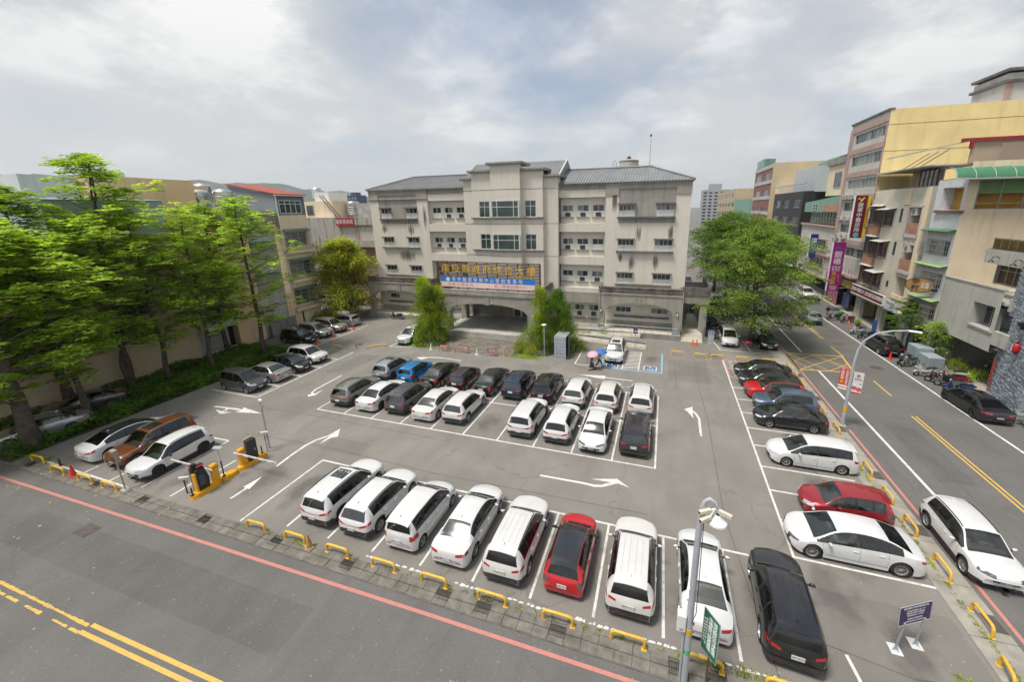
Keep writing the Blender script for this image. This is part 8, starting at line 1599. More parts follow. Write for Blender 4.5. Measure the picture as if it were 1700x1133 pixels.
def pbanner(label, u0, u1, z0, z1, red):
 fr = Fr((12.42, 28.95, 0), (.9, -.35, 0)); t_ = thing('pole_banner', label, 'banner'); q = MB(); fr.box(q, u0, u1, z0, z1, -.008, .008); b_ = q.build('cloth', mat('orange red cloth', (.62, .05, .02), .7) if red else mat('white cloth', (.66, .67, .68), .7, .04), t_); q = MB()
 for z in (z0, z1): q.tube([fr.P(u0 if not red else u0, z, 0), fr.P(u1, z, 0)], .014, 5)
 q.build('rod', M_STEEL, t_); um = (u0 + u1) / 2
 if red:
  q = MB(); fr.box(q, u0, u1, z0, z0 + .32, .009, .011); q.build('white_foot', M_BWH, b_); lettering('守護家園', .2, fr, um - .1, z0 + 1.1, .012, M_BWH, b_, True); lettering('南投縣敬老禮金', .15, fr, um + .14, z0 + .9, .012, M_BWH, b_, True); q = MB(); c_ = fr.P(um - .1, z0 + .55, .01); q.cyl(c_, c_ + fr.n * .003, .1, None, 12); q.build('yellow_disc', M_YSG, b_); lettering('縣政府關心您', .09, fr, um, z0 + .16, .013, mat('banner red print', (.5, .05, .03), .7), b_)
 else:
  q = MB(); fr.box(q, u0, u1, z0, z0 + .12, .009, .011); q.build('red_foot', mat('banner red print', (.5, .05, .03)), b_); lettering('家', .24, fr, um, z1 - .28, .012, mat('banner red print', (.5, .05, .03)), b_); lettering('幸福南投', .1, fr, um, z1 - .5, .012, mat('banner red print', (.5, .05, .03)), b_)
  for du, dz, s, c_ in ((-.14, .42, .14, mat('banner coral', (.6, .12, .08), .7)), (.12, .36, .15, mat('banner coral', (.6, .12, .08))), (-.12, .62, .08, M_BWH), (.14, .62, .09, M_BWH), (.15, .7, .07, M_BLACK)):
   q = MB(); p = fr.P(um + du, z0 + dz, .01); q.cyl(p, p + fr.n * (.002 + .0015 * s * 20), s, None, 12); q.build('print_patch', c_, b_)
 finish(t_, fr.P(um, z0, 0)); return t_
pbanner('orange red banner on the left of the street lamp', -.62, -.12, 2.65, 4.2, True); pbanner('white banner with red figures on the right of the street lamp', .12, .64, 2.5, 4.05, False)
M_ISL = mat('orange yellow island paint', (.70, .34, .01), .45, .10, 3, dirt=.25, dscale=3, dirtcol=(.4, .2, .05)); M_CAB = mat('orange yellow cabinet', (.72, .36, .015), .35, .05, 2)
GI = thing('gate_island', 'yellow low traffic island under the ticket gate machines', 'traffic island')
for (y0_, y1_) in ((11.05, 12.55), (12.58, 13.45), (13.48, 15.2)):
 q = MB(); q.add([(-23.28 + s * w_, y_, z_) for (y_, w_, z_) in ((y0_, .14, 0), (y0_ + .2, .27, 0), (y1_ - .2, .27, 0), (y1_, .14, 0), (y0_ + .04, .12, .2), (y0_ + .22, .22, .24), (y1_ - .22, .22, .24), (y1_ - .04, .12, .2)) for s in (-1, 1)], [(0, 1, 9, 8), (0, 8, 10, 2), (2, 10, 12, 4), (4, 12, 14, 6), (6, 14, 15, 7), (7, 15, 13, 5), (5, 13, 11, 3), (3, 11, 9, 1), (8, 9, 11, 10), (10, 11, 13, 12), (12, 13, 15, 14)]); q.build('island_block', M_ISL, GI)
finish(GI, (-23.28, 13.1, 0))
def cabinet(label, y, arm_dx, z_arm):
 t_ = thing('barrier_gate', label, 'barrier gate', (-23.3, y, .23), 0, 'barrier gates'); q = MB(); q.cbox(-.15, .15, -.17, .17, 0, 1.05, .05); c_ = q.build('cabinet', M_CAB, t_); q = MB(); q.box(-.157, .157, -.177, .177, .86, .885); q.build('lid_gap', mat('dark orange gap', (.25, .10, .01)), c_); q = MB(); q.cyl((arm_dx * .15, -.2, z_arm), (arm_dx * .15, -.16, z_arm), .07, None, 10); q.build('hub', M_BLACK, t_)
 q = MB(); L = 3.1; s = math.copysign(1, arm_dx); q.box(-s * .25, s * L, -.24, -.20, z_arm - .05, z_arm + .05); a_ = q.build('arm', M_WHITE, t_)
 for k in range(5): q = MB(); x0_ = s * (.35 + k * .6); q.box(x0_, x0_ + s * .22, -.243, -.197, z_arm - .02, z_arm + .02); q.build('red_mark', mat('reflective red', (.5, .03, .04), .4), a_)
 return t_
cabinet('yellow exit barrier with white arm reaching left', 12.35, -1, .86); cabinet('yellow entry barrier with white arm reaching right', 13.85, 1, .86)
TK = thing('ticket_kiosk', 'black and yellow ticket machine with red display at the gate', 'ticket machine', (-23.32, 11.65, .2)); q = MB(); q.box(-.22, -.14, -.28, .3, 0, 1.45); q.build('back_panel', mat('kiosk grey', (.08, .085, .09), .4), TK); q = MB(); q.box(-.135, .12, -.28, -.2, 0, 1.1); q.build('yellow_side', M_CAB, TK); q = MB(); q.add([(.0, -.19, 0), (.13, -.19, 0), (.13, .3, 0), (0, .3, 0), (.0, -.19, 1.3), (.13, -.19, 1.25), (.13, .22, 1.3), (0, .22, 1.35), (.15, .36, .6), (0, .36, .6)], [(0, 1, 5, 4), (1, 2, 8, 6, 5), (2, 3, 9, 8), (8, 9, 7, 6), (4, 5, 6, 7), (3, 0, 4, 7, 9)]); q.build('front_panel', M_BLACK, TK); q = MB(); q.box(-.2, -.02, -.25, .0, 1.46, 1.62); q.box(-.02, .1, -.1, .25, 1.38, 1.5); q.build('display', M_BLACK, TK); q = MB(); q.box(-.16, -.06, -.262, -.252, 1.5, 1.58); q.build('red_digits', mat('red led', (.6, .02, .02), .4, 0, emit=.6), TK); q = MB(); q.box(.102, .106, -.08, .23, 1.4, 1.47); q.build('red_digits', mat('red led', (.6, .02, .02)), TK); q = MB(); q.box(.132, .137, -.1, .15, .3, .9); q.build('poster', mat('dark poster', (.05, .055, .065), .3, .5, 6), TK)
PC = thing('control_cabinet', 'dark grey steel cabinet behind the entry barrier', 'cabinet', (-23.3, 14.4, .22)); q = MB(); q.cbox(-.05, .2, -.25, .28, 0, 1.35, .02); b_ = q.build('cabinet', mat('charcoal steel', (.03, .031, .033), .45), PC); q = MB(); q.box(-.13, -.052, -.26, .24, 0, 1.42); q.build('orange_back', mat('faded orange steel', (.6, .34, .14), .5), PC); q = MB(); q.box(.203, .215, .1, .15, .6, .72); q.build('lock', M_ALU, b_)
def gate_post(label, y, h, head):
 t_ = thing('camera_post', label, 'camera post', (-23.28, y, .22)); q = MB(); q.cbox(-.09, .09, -.09, .09, 0, .02, .004); q.build('base_plate', M_BLACK, t_); q = MB(); q.cyl((0, 0, .01), (0, 0, min(h, 1.0)), .035, None, 8); q.build('sleeve', M_BLACK, t_)
 if h > 1.2: q = MB(); q.cyl((0, 0, .9), (0, 0, h), .022, None, 8); q.build('post', M_ALU, t_)
 if head == 'panel': q = MB(); q.rbox((0, 0, h), .42, .28, .03, .5, .2); q.build('solar_panel', M_ALU, t_); q = MB(); q.rbox((-.12, 0, h - .06), .18, .14, .08, .3); q.build('lamp_box', M_WHITE, t_)
 return t_
gate_post('black post with a flat reflector head in the middle of the gate island', 12.75, 1.85, 'panel'); gate_post('short black bollard post at the far end of the gate island', 15.0, .5, ''); gate_post('short black bollard post at the near end of the gate island', 11.15, .45, '')
def bullet(label, x, y, z, rz, pole):
 t_ = thing('plate_camera', label, 'camera', (x, y, 0)); q = MB(); q.cyl((0, 0, 0), (0, 0, z - .05), .035, None, 8); q.build('post', pole, t_); q = MB(); q.rbox((0, 0, z), .42, .14, .13, rz, .25); c_ = q.build('camera', M_WHITE, t_); q = MB(); q.rbox((-.21 * math.cos(rz), -.21 * math.sin(rz), z + .05), .02, .1, .09, rz, .25); q.build('camera_lens', M_BLACK, c_); q = MB(); q.tube([(0, 0, z - .3), (.1, .05, z - .35), (.12, .08, z - .1)], .015, 5); q.build('cable', M_BLACK, t_); return t_
bullet('white bullet camera on a short post at the near end of the gate', -24.1, 11.35, .95, .9, M_BLACK); bullet('white bullet camera on a rusty post at the far end of the gate', -23.45, 15.45, 1.35, 1.1, mat('pale rusty post', (.35, .32, .27), .7, .2, 6))
GP = thing('camera_pole', 'slim grey pole with two cameras behind the gate island', 'pole', (-23.65, 15.75, 0)); q = MB(); q.tube([(0, 0, 0), (0, 0, 3.4)], [.05, .04], 8); q.build('pole', mat('blue grey pole', (.30, .36, .40), .5), GP); q = MB(); q.rbox((.1, -.05, 3.45), .3, .1, .1, -.2, .1); c_ = q.build('camera', M_WHITE, GP); q = MB(); q.rbox((-.08, .05, 3.4), .16, .1, .14, .6); q.build('camera', M_WHITE, GP); q = MB(); q.box(.05, .12, -.06, .06, 2.9, 3.1); q.build('junction_box', M_ALU, GP)
LD2 = thing('vacancy_sign', 'small tilted vacancy display on a rusty post by the white SUV', 'sign', (-27.8, 10.55, 0)); q = MB(); q.tube([(0, 0, 0), (-.02, 0, 1.8)], .04, 8); q.build('post', mat('pale rusty post', (.35, .32, .27)), LD2); q = MB(); q.cbox(-.2, .2, -.1, .1, 1.75, 2.5, .03); b_ = q.build('housing', mat('tan grey housing', (.30, .27, .22), .6), LD2); q = MB(); q.box(-.14, .14, -.112, -.101, 1.82, 2.15); q.build('display', mat('dark red display', (.09, .012, .01), .3), b_); q = MB(); q.box(-.14, .14, -.112, -.101, 2.2, 2.4); q.build('title_plate', mat('brown plate', (.22, .1, .04), .5), b_); q = MB(); q.cbox(-.2, .2, -.16, .16, 0, .05, .02); q.build('footing', M_CONCL, LD2)
SP = thing('stub_post', 'short brown stub post beside the lower left hoops', 'post', (-34.4, 10.75, 0)); q = MB(); q.cbox(-.05, .05, -.05, .05, 0, .5, .02); q.build('post', M_RUST, SP); q = MB(); q.cbox(-.1, .1, -.1, .1, 0, .02, .005); q.build('base_plate', M_RUST, SP)
YP = thing('stub_post', 'short yellow and brown post left of the fallen hoop', 'post', (-32.2, 32.7, 0)); q = MB(); q.cyl((0, 0, 0), (0, 0, .55), .06, None, 10); q.build('post', M_COF, YP); q = MB(); q.cyl((0, 0, .35), (0, 0, .45), .062, None, 10); q.build('band', M_BLACK, YP)
LK_ = thing('metal_locker', 'tall grey printed sheet metal cubicle before the ramp', 'cubicle', (-9.4, 36.45, 0)); M_LOCK = mat('grey printed sheet', (.40, .42, .45), .5, .12, 2.2); q = MB(); q.box(-.6, .6, -.95, .95, 2.36, 2.42); q.build('roof', M_ALU, LK_); q = MB(); q.box(-.6, .6, -.95, -.92, 0, 2.36); q.build('front_panel', M_LOCK, LK_); q = MB(); q.box(-.6, -.57, -.92, .95, 0, 2.36); q.build('side_panel', M_LOCK, LK_); q = MB(); q.box(.57, .6, .1, .95, 0, 2.36); q.build('side_panel', mat('dark sheet panel', (.17, .18, .2), .4), LK_); q = MB(); q.box(-.5, .5, .88, .92, 0, 2.36); q.build('back_panel', M_RUST, LK_)
for k in range(6):
 q = MB()
 for j in range(3): q.box(-.5 + j * .38 + (k % 2) * .08, -.28 + j * .38 + (k % 2) * .08, -.954, -.9505, .25 + k * .36, .33 + k * .36)
 q.build('print_patch', mat('blue print', (.12, .22, .42), .5), LK_)
GLp = thing('garden_lamp', 'slim post lamp with a flat white head by the flower bush', 'lamp', (-11.2, 36.0, 0)); q = MB(); q.tube([(0, 0, 0), (0, 0, 3.35)], [.06, .045], 8); q.build('post', M_POLE, GLp); q = MB(); q.lathe([(.05, 3.3), (.26, 3.38), (.24, 3.44), (.001, 3.52)], (0, 0, 0), 14); q.build('lamp_head', M_WHITE, GLp, True, angle=40)
WS = thing('wheelchair_sign', 'blue wheelchair parking sign on a thin post by the ramp', 'sign', (-2.4, 40.55, 0)); q = MB(); q.cyl((0, 0, 0), (0, 0, 2.35), .03, None, 8); q.build('post', M_STEEL, WS); f = Fr((0, 0, 0), (1, 0, 0)); q = MB(); f.box(q, -.22, .22, 1.78, 2.35, .03, .045); b_ = q.build('board', M_PUR, WS); q = MB(); q.tube([f.P(.12 * math.cos(R(a)), 2.05 + .11 * math.sin(R(a)), .05) for a in range(-200, 60, 26)] , .018, 5); q.tube([f.P(-.03, 2.22, .05), f.P(-.02, 2.07, .05), f.P(.1, 2.06, .05), f.P(.15, 1.93, .05)], .018, 5); q.build('wheelchair_symbol', M_BWH, b_)
PS = thing('parking_notice', 'white parking notice with blue heading on a post behind the yellow hoops', 'sign', (4.95, 39.95, 0)); q = MB(); q.cyl((0, 0, 0), (0, 0, 2.9), .035, None, 8); q.build('post', M_STEEL, PS); q = MB(); f.box(q, -.26, .26, 1.5, 2.9, .04, .055); b_ = q.build('board', mat('white enamel', (.66, .68, .7), .4), PS); lettering('停車', .24, f, 0, 2.76, .056, mat('sign blue print', (.02, .06, .3), .5), b_, bold=.01); lettering('收費', .24, f, 0, 2.5, .056, mat('sign blue print', (.02, .06, .3)), b_, bold=.01)
for k in range(7): lettering('機關洽公停車須知'[k % 3:], .075, f, 0, 2.28 - k * .11, .056, mat('sign grey print', (.12, .13, .15)), b_, res=1)
RM = thing('access_ramp', 'pale concrete access ramp with steel railings before the right wing', 'ramp'); M_RAMP = mat('pale ramp concrete', (.46, .42, .34), .85, .08, 1, dirt=.3)
q = MB(); q.add([(-9.0, 40.9, 0), (-1.25, 40.6, 0), (-1.25, 42.1, 0), (-9.0, 42.4, 0), (-9.0, 40.9, .34), (-1.25, 40.6, .03), (-1.25, 42.1, .03), (-9.0, 42.4, .34)], [(3, 2, 1, 0), (4, 5, 6, 7), (0, 1, 5, 4), (1, 2, 6, 5), (2, 3, 7, 6), (3, 0, 4, 7)]); q.build('lower_ramp', M_RAMP, RM); q = MB(); q.add([(-10.6, 40.95, 0), (-9.01, 40.9, 0), (-9.01, 44.3, 0), (-10.6, 44.3, 0), (-10.6, 40.95, .35), (-9.01, 40.9, .34), (-9.01, 44.3, .36), (-10.6, 44.3, .36)], [(4, 5, 6, 7), (0, 1, 5, 4), (1, 2, 6, 5), (2, 3, 7, 6), (3, 0, 4, 7)]); q.build('landing', M_RAMP, RM); q = MB(); q.add([(-9.0, 42.7, 0), (-2.0, 43.0, 0), (-2.0, 44.4, 0), (-9.0, 44.2, 0), (-9.0, 42.7, .36), (-2.0, 43.0, .58), (-2.0, 44.4, .58), (-9.0, 44.2, .36)], [(4, 5, 6, 7), (0, 1, 5, 4), (1, 2, 6, 5), (2, 3, 7, 6), (3, 0, 4, 7)]); q.build('upper_ramp', M_RAMP, RM); q = MB(); q.box(-9.0, -1.6, 42.42, 42.68, 0, .5); q.build('dwarf_wall', M_CONC, RM)
def rail(a, b, za, zb, n_):
 q = MB(); A, B = Vector((*a, za)), Vector((*b, zb)); up = Vector((0, 0, .85)); q.tube([A + up, B + up], .025, 6); q.tube([A + up * .5, B + up * .5], .018, 6); r_ = q.build('handrail', M_STEEL, RM)
 for k in range(n_): p = A.lerp(B, k / (n_ - 1)); q = MB(); q.cyl(p, p + up, .02, None, 6); q.build('baluster', M_STEEL, r_)
rail((-9.0, 40.98), (-1.3, 40.68), .34, .03, 9); rail((-9.0, 42.8), (-2.0, 43.1), .36, .58, 8); rail((-6.9, 44.38), (1.9, 44.38), .6, .6, 11)
finish(RM, (-5, 42, 0))
UB = thing('utility_box', 'pair of blue grey utility cabinets on the pavement among scooters', 'utility box', (23.9, 42.9, .05)); M_UB = mat('blue grey cabinet', (.30, .35, .38), .5, .08, 2, streak=.2); q = MB(); q.cbox(-.8, .5, .0, 1.6, 0, 1.7, .04); q.build('cabinet', M_UB, UB); q = MB(); q.cbox(-.7, .5, -1.6, -.05, 0, 1.35, .04); q.build('cabinet', M_UB, UB); q = MB(); q.box(-.71, -.702, -1.0, -.8, .8, 1.0); q.build('warning_label', M_YSG, UB); q = MB(); q.box(-.9, .6, -1.7, 1.7, -.05, -.002); q.build('plinth', M_CONCL, UB)
# scooters
def scooter_meshes():
 def poly(side, w0, w1=None, bev=.03):
  w1 = w1 or w0; mb = MB(); n = len(side); mb.add([(x, -w0 / 2, z) for x, z in side] + [(x, w0 / 2, z) for x, z in side], [tuple(range(n)), tuple(range(2 * n - 1, n - 1, -1))] + [(i, n + i, n + (i + 1) % n, (i + 1) % n) for i in range(n)])
  me = mb.mesh('part'); bm = bmesh.new(); bm.from_mesh(me); bmesh.ops.recalc_face_normals(bm, faces=bm.faces); bmesh.ops.bevel(bm, geom=bm.edges[:], offset=bev, segments=2, affect='EDGES', clamp_overlap=True); bm.to_mesh(me); bm.free(); me.polygons.foreach_set('use_smooth', [True] * len(me.polygons)); me.set_sharp_from_angle(angle=R(50)); return me
 D = {}
 D['body'] = poly([(-.80, .60), (-.88, .80), (-.35, .82), (-.02, .74), (.0, .42), (-.25, .34), (-.6, .46)], .30, bev=.05)
 D['seat'] = poly([(-.78, .80), (-.74, .88), (-.25, .86), (.05, .78), (.02, .72), (-.3, .78)], .27, bev=.03)
 D['floor'] = poly([(-.05, .28), (.42, .28), (.44, .36), (-.05, .36)], .30, bev=.02)
 D['front_shield'] = poly([(.38, .30), (.52, .34), (.64, .72), (.60, 1.0), (.50, 1.02), (.50, .70)], .36, bev=.04)
 D['front_fender'] = poly([(.50, .44), (.62, .54), (.80, .53), (.95, .40), (.90, .38), (.78, .47), (.62, .47), (.53, .40)], .13, bev=.015)
 D['headlight'] = poly([(.58, .98), (.66, .94), (.64, 1.06), (.54, 1.1)], .2, bev=.02); D['tail_light'] = poly([(-.90, .70), (-.86, .70), (-.88, .80), (-.92, .78)], .2, bev=.008)
 D['number_plate'] = poly([(-.93, .46), (-.915, .46), (-.905, .62), (-.92, .62)], .24, bev=.004)
 m = MB(); m.tube([(.42, -.34, 1.06), (.5, -.22, 1.1), (.53, 0, 1.08), (.5, .22, 1.1), (.42, .34, 1.06)], .018, 6); m.tube([(.53, 0, 1.08), (.68, 0, .30)], .03, 6); D['handlebar'] = m.mesh('handlebar')
 for s, nm in ((-1, 'mirror_left'), (1, 'mirror_right')):
  m = MB(); m.tube([(.48, s * .24, 1.1), (.5, s * .3, 1.28)], .008, 5); m.lathe([(.001, -.012), (.055, -.008), (.055, .012), (.001, .014)], (.5, s * .33, 1.32), 10, 'X'); D[nm] = m.mesh('mirror')
 m = MB(); m.lathe([(.15, -.045), (.22, -.05), (.245, -.02), (.245, .02), (.22, .05), (.15, .045)], (0, 0, 0), 18, 'Y'); D['tyre'] = m.mesh('wheel'); D['tyre'].polygons.foreach_set('use_smooth', [True] * len(D['tyre'].polygons)); m = MB(); m.lathe([(.15, -.03), (.03, -.04), (.03, .04), (.15, .03)], (0, 0, 0), 12, 'Y'); D['rim'] = m.mesh('rim')
 m = MB(); m.tube([(-.1, .1, .3), (-.15, .28, .01)], .012, 5); D['kickstand'] = m.mesh('kickstand'); m = MB(); m.tube([(-.2, -.17, .3), (-.5, -.19, .33), (-.8, -.19, .42)], [.03, .05, .045], 8); D['exhaust'] = m.mesh('exhaust')
 return D
SCM = scooter_meshes()
SCOL = {'white': paintmat('white scooter paint', (.62, .62, .60)), 'black': paintmat('black scooter paint', (.02, .02, .022)), 'red': paintmat('red scooter paint', (.32, .02, .03)), 'blue': paintmat('blue scooter paint', (.03, .08, .26)), 'silver': paintmat('silver scooter paint', (.3, .31, .32), .5), 'grey': paintmat('grey scooter paint', (.07, .075, .08)), 'teal': paintmat('teal scooter paint', (.02, .07, .10))}
def scooter(label, x, y, rz, col, z=0.0, group='parked scooters', box=False):
 t_ = thing('motor_scooter', label, 'scooter', (x, y, z), R(rz), group); c = SCOL[col]
 def p(nm, key, m, par=None, loc=None):
  me = SCM[key]
  if not me.materials: me.materials.append(None)
  o = link(nm, me, par or t_, loc); o.material_slots[0].link = 'OBJECT'; o.material_slots[0].material = m; return o
 p('body', 'body', c); p('seat', 'seat', M_BLACK); p('floorboard', 'floor', M_CLAD); p('front_shield', 'front_shield', c); p('front_fender', 'front_fender', c); p('headlight', 'headlight', M_HL); p('tail_light', 'tail_light', M_TLR); p('number_plate', 'number_plate', M_PLATE); p('handlebar', 'handlebar', M_BLACK); p('mirror', 'mirror_left', M_BLACK); p('mirror', 'mirror_right', M_BLACK); p('kickstand', 'kickstand', M_STEEL); p('exhaust', 'exhaust', M_STEEL)
 for xx in (.70, -.60): w_ = p('wheel', 'tyre', M_RUB, None, (xx, 0, .245)); p('rim', 'rim', M_RIM, w_)
 if box: q = MB(); q.cbox(-.95, -.5, -.2, .2, .9, 1.25, .04); q.build('delivery_box', mat('green box', (.03, .35, .04), .5), t_)
 t_.rotation_euler[0] = R(random.uniform(-6, -2)); return t_
scooter('dark scooter parked beside the low arcade wall on the left', -35.4, 44.1, 185, 'black')
ZS = -.06
for lab, x, y, rz, col in (('white scooter nearest the orange cone across the street', 22.4, 52.6, 195, 'white'), ('dark teal scooter beside the blue pennant', 22.5, 50.9, 190, 'teal'), ('grey scooter left of the utility cabinets', 22.5, 43.4, 215, 'grey'), ('silver scooter leaning at the utility cabinets', 22.6, 42.7, 205, 'silver'), ('white scooter right of the utility cabinets', 22.7, 40.4, 185, 'white'), ('black scooter with red trim in the group before the garage', 22.9, 38.9, 150, 'black'), ('silver scooter in the group before the garage', 23.2, 38.2, 155, 'silver'), ('red scooter in the group before the garage', 24.0, 39.4, 150, 'red'), ('white scooter behind the red one before the garage', 24.6, 40.3, 160, 'white'), ('blue and white scooter beside the black fastback', 23.3, 37.3, 165, 'blue'), ('black scooter inside the garage', 27.8, 41.6, 200, 'black'), ('dark scooter parked before the karaoke shop', 22.6, 68.0, 200, 'grey')):
 scooter(lab, x, y, rz, col, ZS if x < 24.8 else .05)
scooter('scooter with a bright green delivery box by the shops', 22.0, 58.7, 195, 'grey', ZS, box=True); scooter('dark red scooter next to the one with the green box', 23.2, 57.8, 200, 'red', ZS)
rn = random.Random(17); k = 0
for r_ in range(3):
 for i in range(9):
  x = 6.1 + r_ * 2.15; y = 51.5 + i * .82 + rn.uniform(-.1, .1)
  if r_ == 2 and (i > 4): continue
  scooter('%s scooter from the near end in the %s packed row beside the side porch' % (ORD[i], ('left', 'middle', 'right')[r_]), x + rn.uniform(-.15, .15), y + r_ * 1.6, 180 + rn.uniform(-12, 12) if r_ % 2 == 0 else rn.uniform(-12, 12), rn.choice(['black', 'black', 'grey', 'grey', 'silver', 'teal']), -.012, 'scooters packed in rows beside the side porch')
for i in range(9): scooter('%s scooter from the near end along the right wall of the offices' % ORD[i], 3.9, 57.5 + i * .85, 180 + rn.uniform(-8, 8), rn.choice(['black', 'grey', 'grey', 'blue']), -.012, 'scooters along the right wall of the offices')
scooter('white fronted black scooter at the near end of the packed rows', 6.3, 50.4, 170, 'black', -.012); scooter('pale grey scooter beside the white minivan', 5.6, 46.8, 150, 'silver', -.012)
# people
def skinned(name, verts, edges, radii, m, parent, sub=1):
 me = bpy.data.meshes.new(name); me.from_pydata([tuple(v) for v in verts], edges, []); o = bpy.data.objects.new(name, me); COL.objects.link(o)
 sk = o.modifiers.new('skin', 'SKIN'); sk.use_smooth_shade = True
 for i, r in enumerate(radii): s = me.skin_vertices[0].data[i]; s.radius = (r if isinstance(r, tuple) else (r, r)); s.use_root = (i == 0)
 ss = o.modifiers.new('sub', 'SUBSURF'); ss.levels = sub; ss.render_levels = sub
 dg = bpy.context.evaluated_depsgraph_get(); e = o.evaluated_get(dg); nm = bpy.data.meshes.new_from_object(e); bpy.data.objects.remove(o)
 nm.materials.clear(); nm.materials.append(m); return link(name, nm, parent)
M_SKIN = mat('skin', (.42, .25, .17), .6, .05, 5); M_HAIR = mat('black hair', (.015, .012, .011), .6, .2, 8); M_SHOE = mat('dark shoe', (.03, .028, .027), .6)
def person(label, x, y, rz, shirt, trouser, skirt, hold, h=1.65, lf=.28, lb=-.26, bag=False, z=0.0):
 """local +X is the walking direction; hold = raised hand position carrying the umbrella shaft"""
 t_ = thing('person', label, 'person', (x, y, z), rz, None); s = h / 1.7
 V = [(0, 0, .95), (0, 0, 1.12), (.02, 0, 1.32), (.03, 0, 1.45), (.05, 0, 1.53), (.06, 0, 1.62)]; rad = [(.10, .14), (.10, .135), (.105, .15), (.075, .10), .05, .052]; E_ = [(i, i + 1) for i in range(5)]
 def chain(a, pts, rr):
  i0 = a
  for p, r in zip(pts, rr): V.append(p); rad.append(r); E_.append((i0, len(V) - 1)); i0 = len(V) - 1
  return i0
 for sgn, fx_ in ((1, lf), (-1, lb)):
  kn = (fx_ * .55 + .06, sgn * .1, .52); an = (fx_ if fx_ > 0 else fx_ - .08, sgn * .1, .09 if fx_ > 0 else .13); chain(0, [(0.0, sgn * .1, .88), kn, an, (an[0] + .14, sgn * .12, .045 if fx_ > 0 else .03)], [.085, .06, .042, .035])
 def arm(sgn, el, wr):
  i = chain(3, [(.02, sgn * .19, 1.40), el, wr], [.052, .042, .032]); wv = Vector(wr); d = (Vector(wr) - Vector(el)).normalized(); pl = wv + d * .06; i = chain(i, [tuple(pl)], [.034]); sd_ = d.cross(Vector((0, 1, 0))).normalized()
  for kf in range(4): o_ = sd_ * (.03 - .02 * kf); chain(i, [tuple(pl + d * .04 + o_), tuple(pl + d * (.075 - .006 * abs(kf - 1)) + o_ + Vector((0, -sgn * .012, 0)))], [.011, .009])
  chain(i, [tuple(wv + d * .04 + sd_ * .04 + Vector((0, -sgn * .015, 0)))], [.011])
 el_h = (.16, hold[0] * .22, 1.16); arm(hold[0], el_h, hold[1]); arm(-hold[0], (-.06, -hold[0] * .24, 1.14), (.08, -hold[0] * .25, .90))
 V = [tuple(c * s for c in v) for v in V]; skinned('body', V, E_, rad, M_SKIN, t_)
 q = MB(); q.lathe([(.001, -.125), (.05, -.115), (.078, -.06), (.085, .0), (.088, .05), (.07, .1), (.001, .125)], (0, 0, 0), 12); hd = q.build('head', M_SKIN, t_, True); hd.location = (.07 * s, 0, 1.60 * s)
 q = MB(); q.lathe([(.0935, -.02), (.098, .04), (.082, .1), (.001, .138)], (-.012, 0, 0), 12); q.add([(-.06, -.08, -.1), (-.06, .08, -.1), (-.09, .07, .05), (-.09, -.07, .05)], [(0, 1, 2, 3)]); q.build('hair', M_HAIR, hd, True); q = MB(); q.add([(.078, -.012, -.03), (.078, .012, -.03), (.108, 0, -.028), (.082, 0, .02)], [(0, 2, 3), (2, 1, 3), (0, 1, 2)]); q.build('nose', M_SKIN, hd)
 for sg in (-1, 1): q = MB(); q.lathe([(.001, -.004), (.011, 0), (.001, .004)], (.083, sg * .032, .005), 6, 'X'); q.build('eye', M_BLACK, hd); q = MB(); q.lathe([(.022, -.008), (.026, .0), (.012, .008)], (0, sg * .086, -.01), 8, 'Y'); q.build('ear', M_SKIN, hd)
 q = MB(); q.rbox((.083, 0, -.065), .006, .04, .008); q.build('mouth', mat('lip', (.28, .1, .09), .6), hd)
 sv = [(0, 0, .90), (0, 0, 1.12), (.02, 0, 1.32), (.03, 0, 1.46), (.02, .19, 1.41), (.02, -.19, 1.41)]; e1 = Vector(el_h if hold[0] > 0 else (-.06, .24, 1.14)); e2 = Vector(el_h if hold[0] < 0 else (-.06, -.24, 1.14)); sv += [tuple(Vector(sv[4]).lerp(e1, .8)), tuple(Vector(sv[5]).lerp(e2, .8))]
 skinned('shirt', [tuple(c * s for c in v) for v in sv], [(0, 1), (1, 2), (2, 3), (3, 4), (3, 5), (4, 6), (5, 7)], [(.135, .175), (.13, .165), (.135, .178), (.085, .115), .075, .075, .06, .06], shirt, t_)
 if skirt:
  q = MB(); n = 16
  for zz, ra, rb, ox in ((.98, .12, .165, 0), (.8, .165, .2, 0), (.5, .25, .2, .0), (.33, .32, .2, .0)):
   for k in range(n): a = 2 * math.pi * k / n; q.v.append(((ox + ra * math.cos(a)) * s, rb * math.sin(a) * (1 + .08 * (k % 2)) * s, zz * s))
  for r_ in range(3):
   for k in range(n): q.f.append((r_ * n + k, r_ * n + (k + 1) % n, (r_ + 1) * n + (k + 1) % n, (r_ + 1) * n + k)); q.mi.append(0)
  q.build('skirt', trouser, t_, True)
 else:
  tv = [(0, 0, .98), (0, .1, .86), (lf * .55 + .06, .1, .52), (lf, .1, .14), (0, -.1, .86), (lb * .55 + .06, -.1, .52), (lb - .08, -.1, .18)]
  skinned('trousers', [tuple(c * s for c in v) for v in tv], [(0, 1), (1, 2), (2, 3), (0, 4), (4, 5), (5, 6)], [(.13, .165), .105, .082, .065, .105, .082, .065], trouser, t_)
 for sgn, fx_ in ((1, lf), (-1, lb)): q = MB(); ax = (fx_ if fx_ > 0 else fx_ - .08) * s; q.cbox(ax - .07, ax + .19, sgn * .1 - .045, sgn * .1 + .045, .0, .09, .03); q.build('shoe', M_SHOE, t_)
 return t_
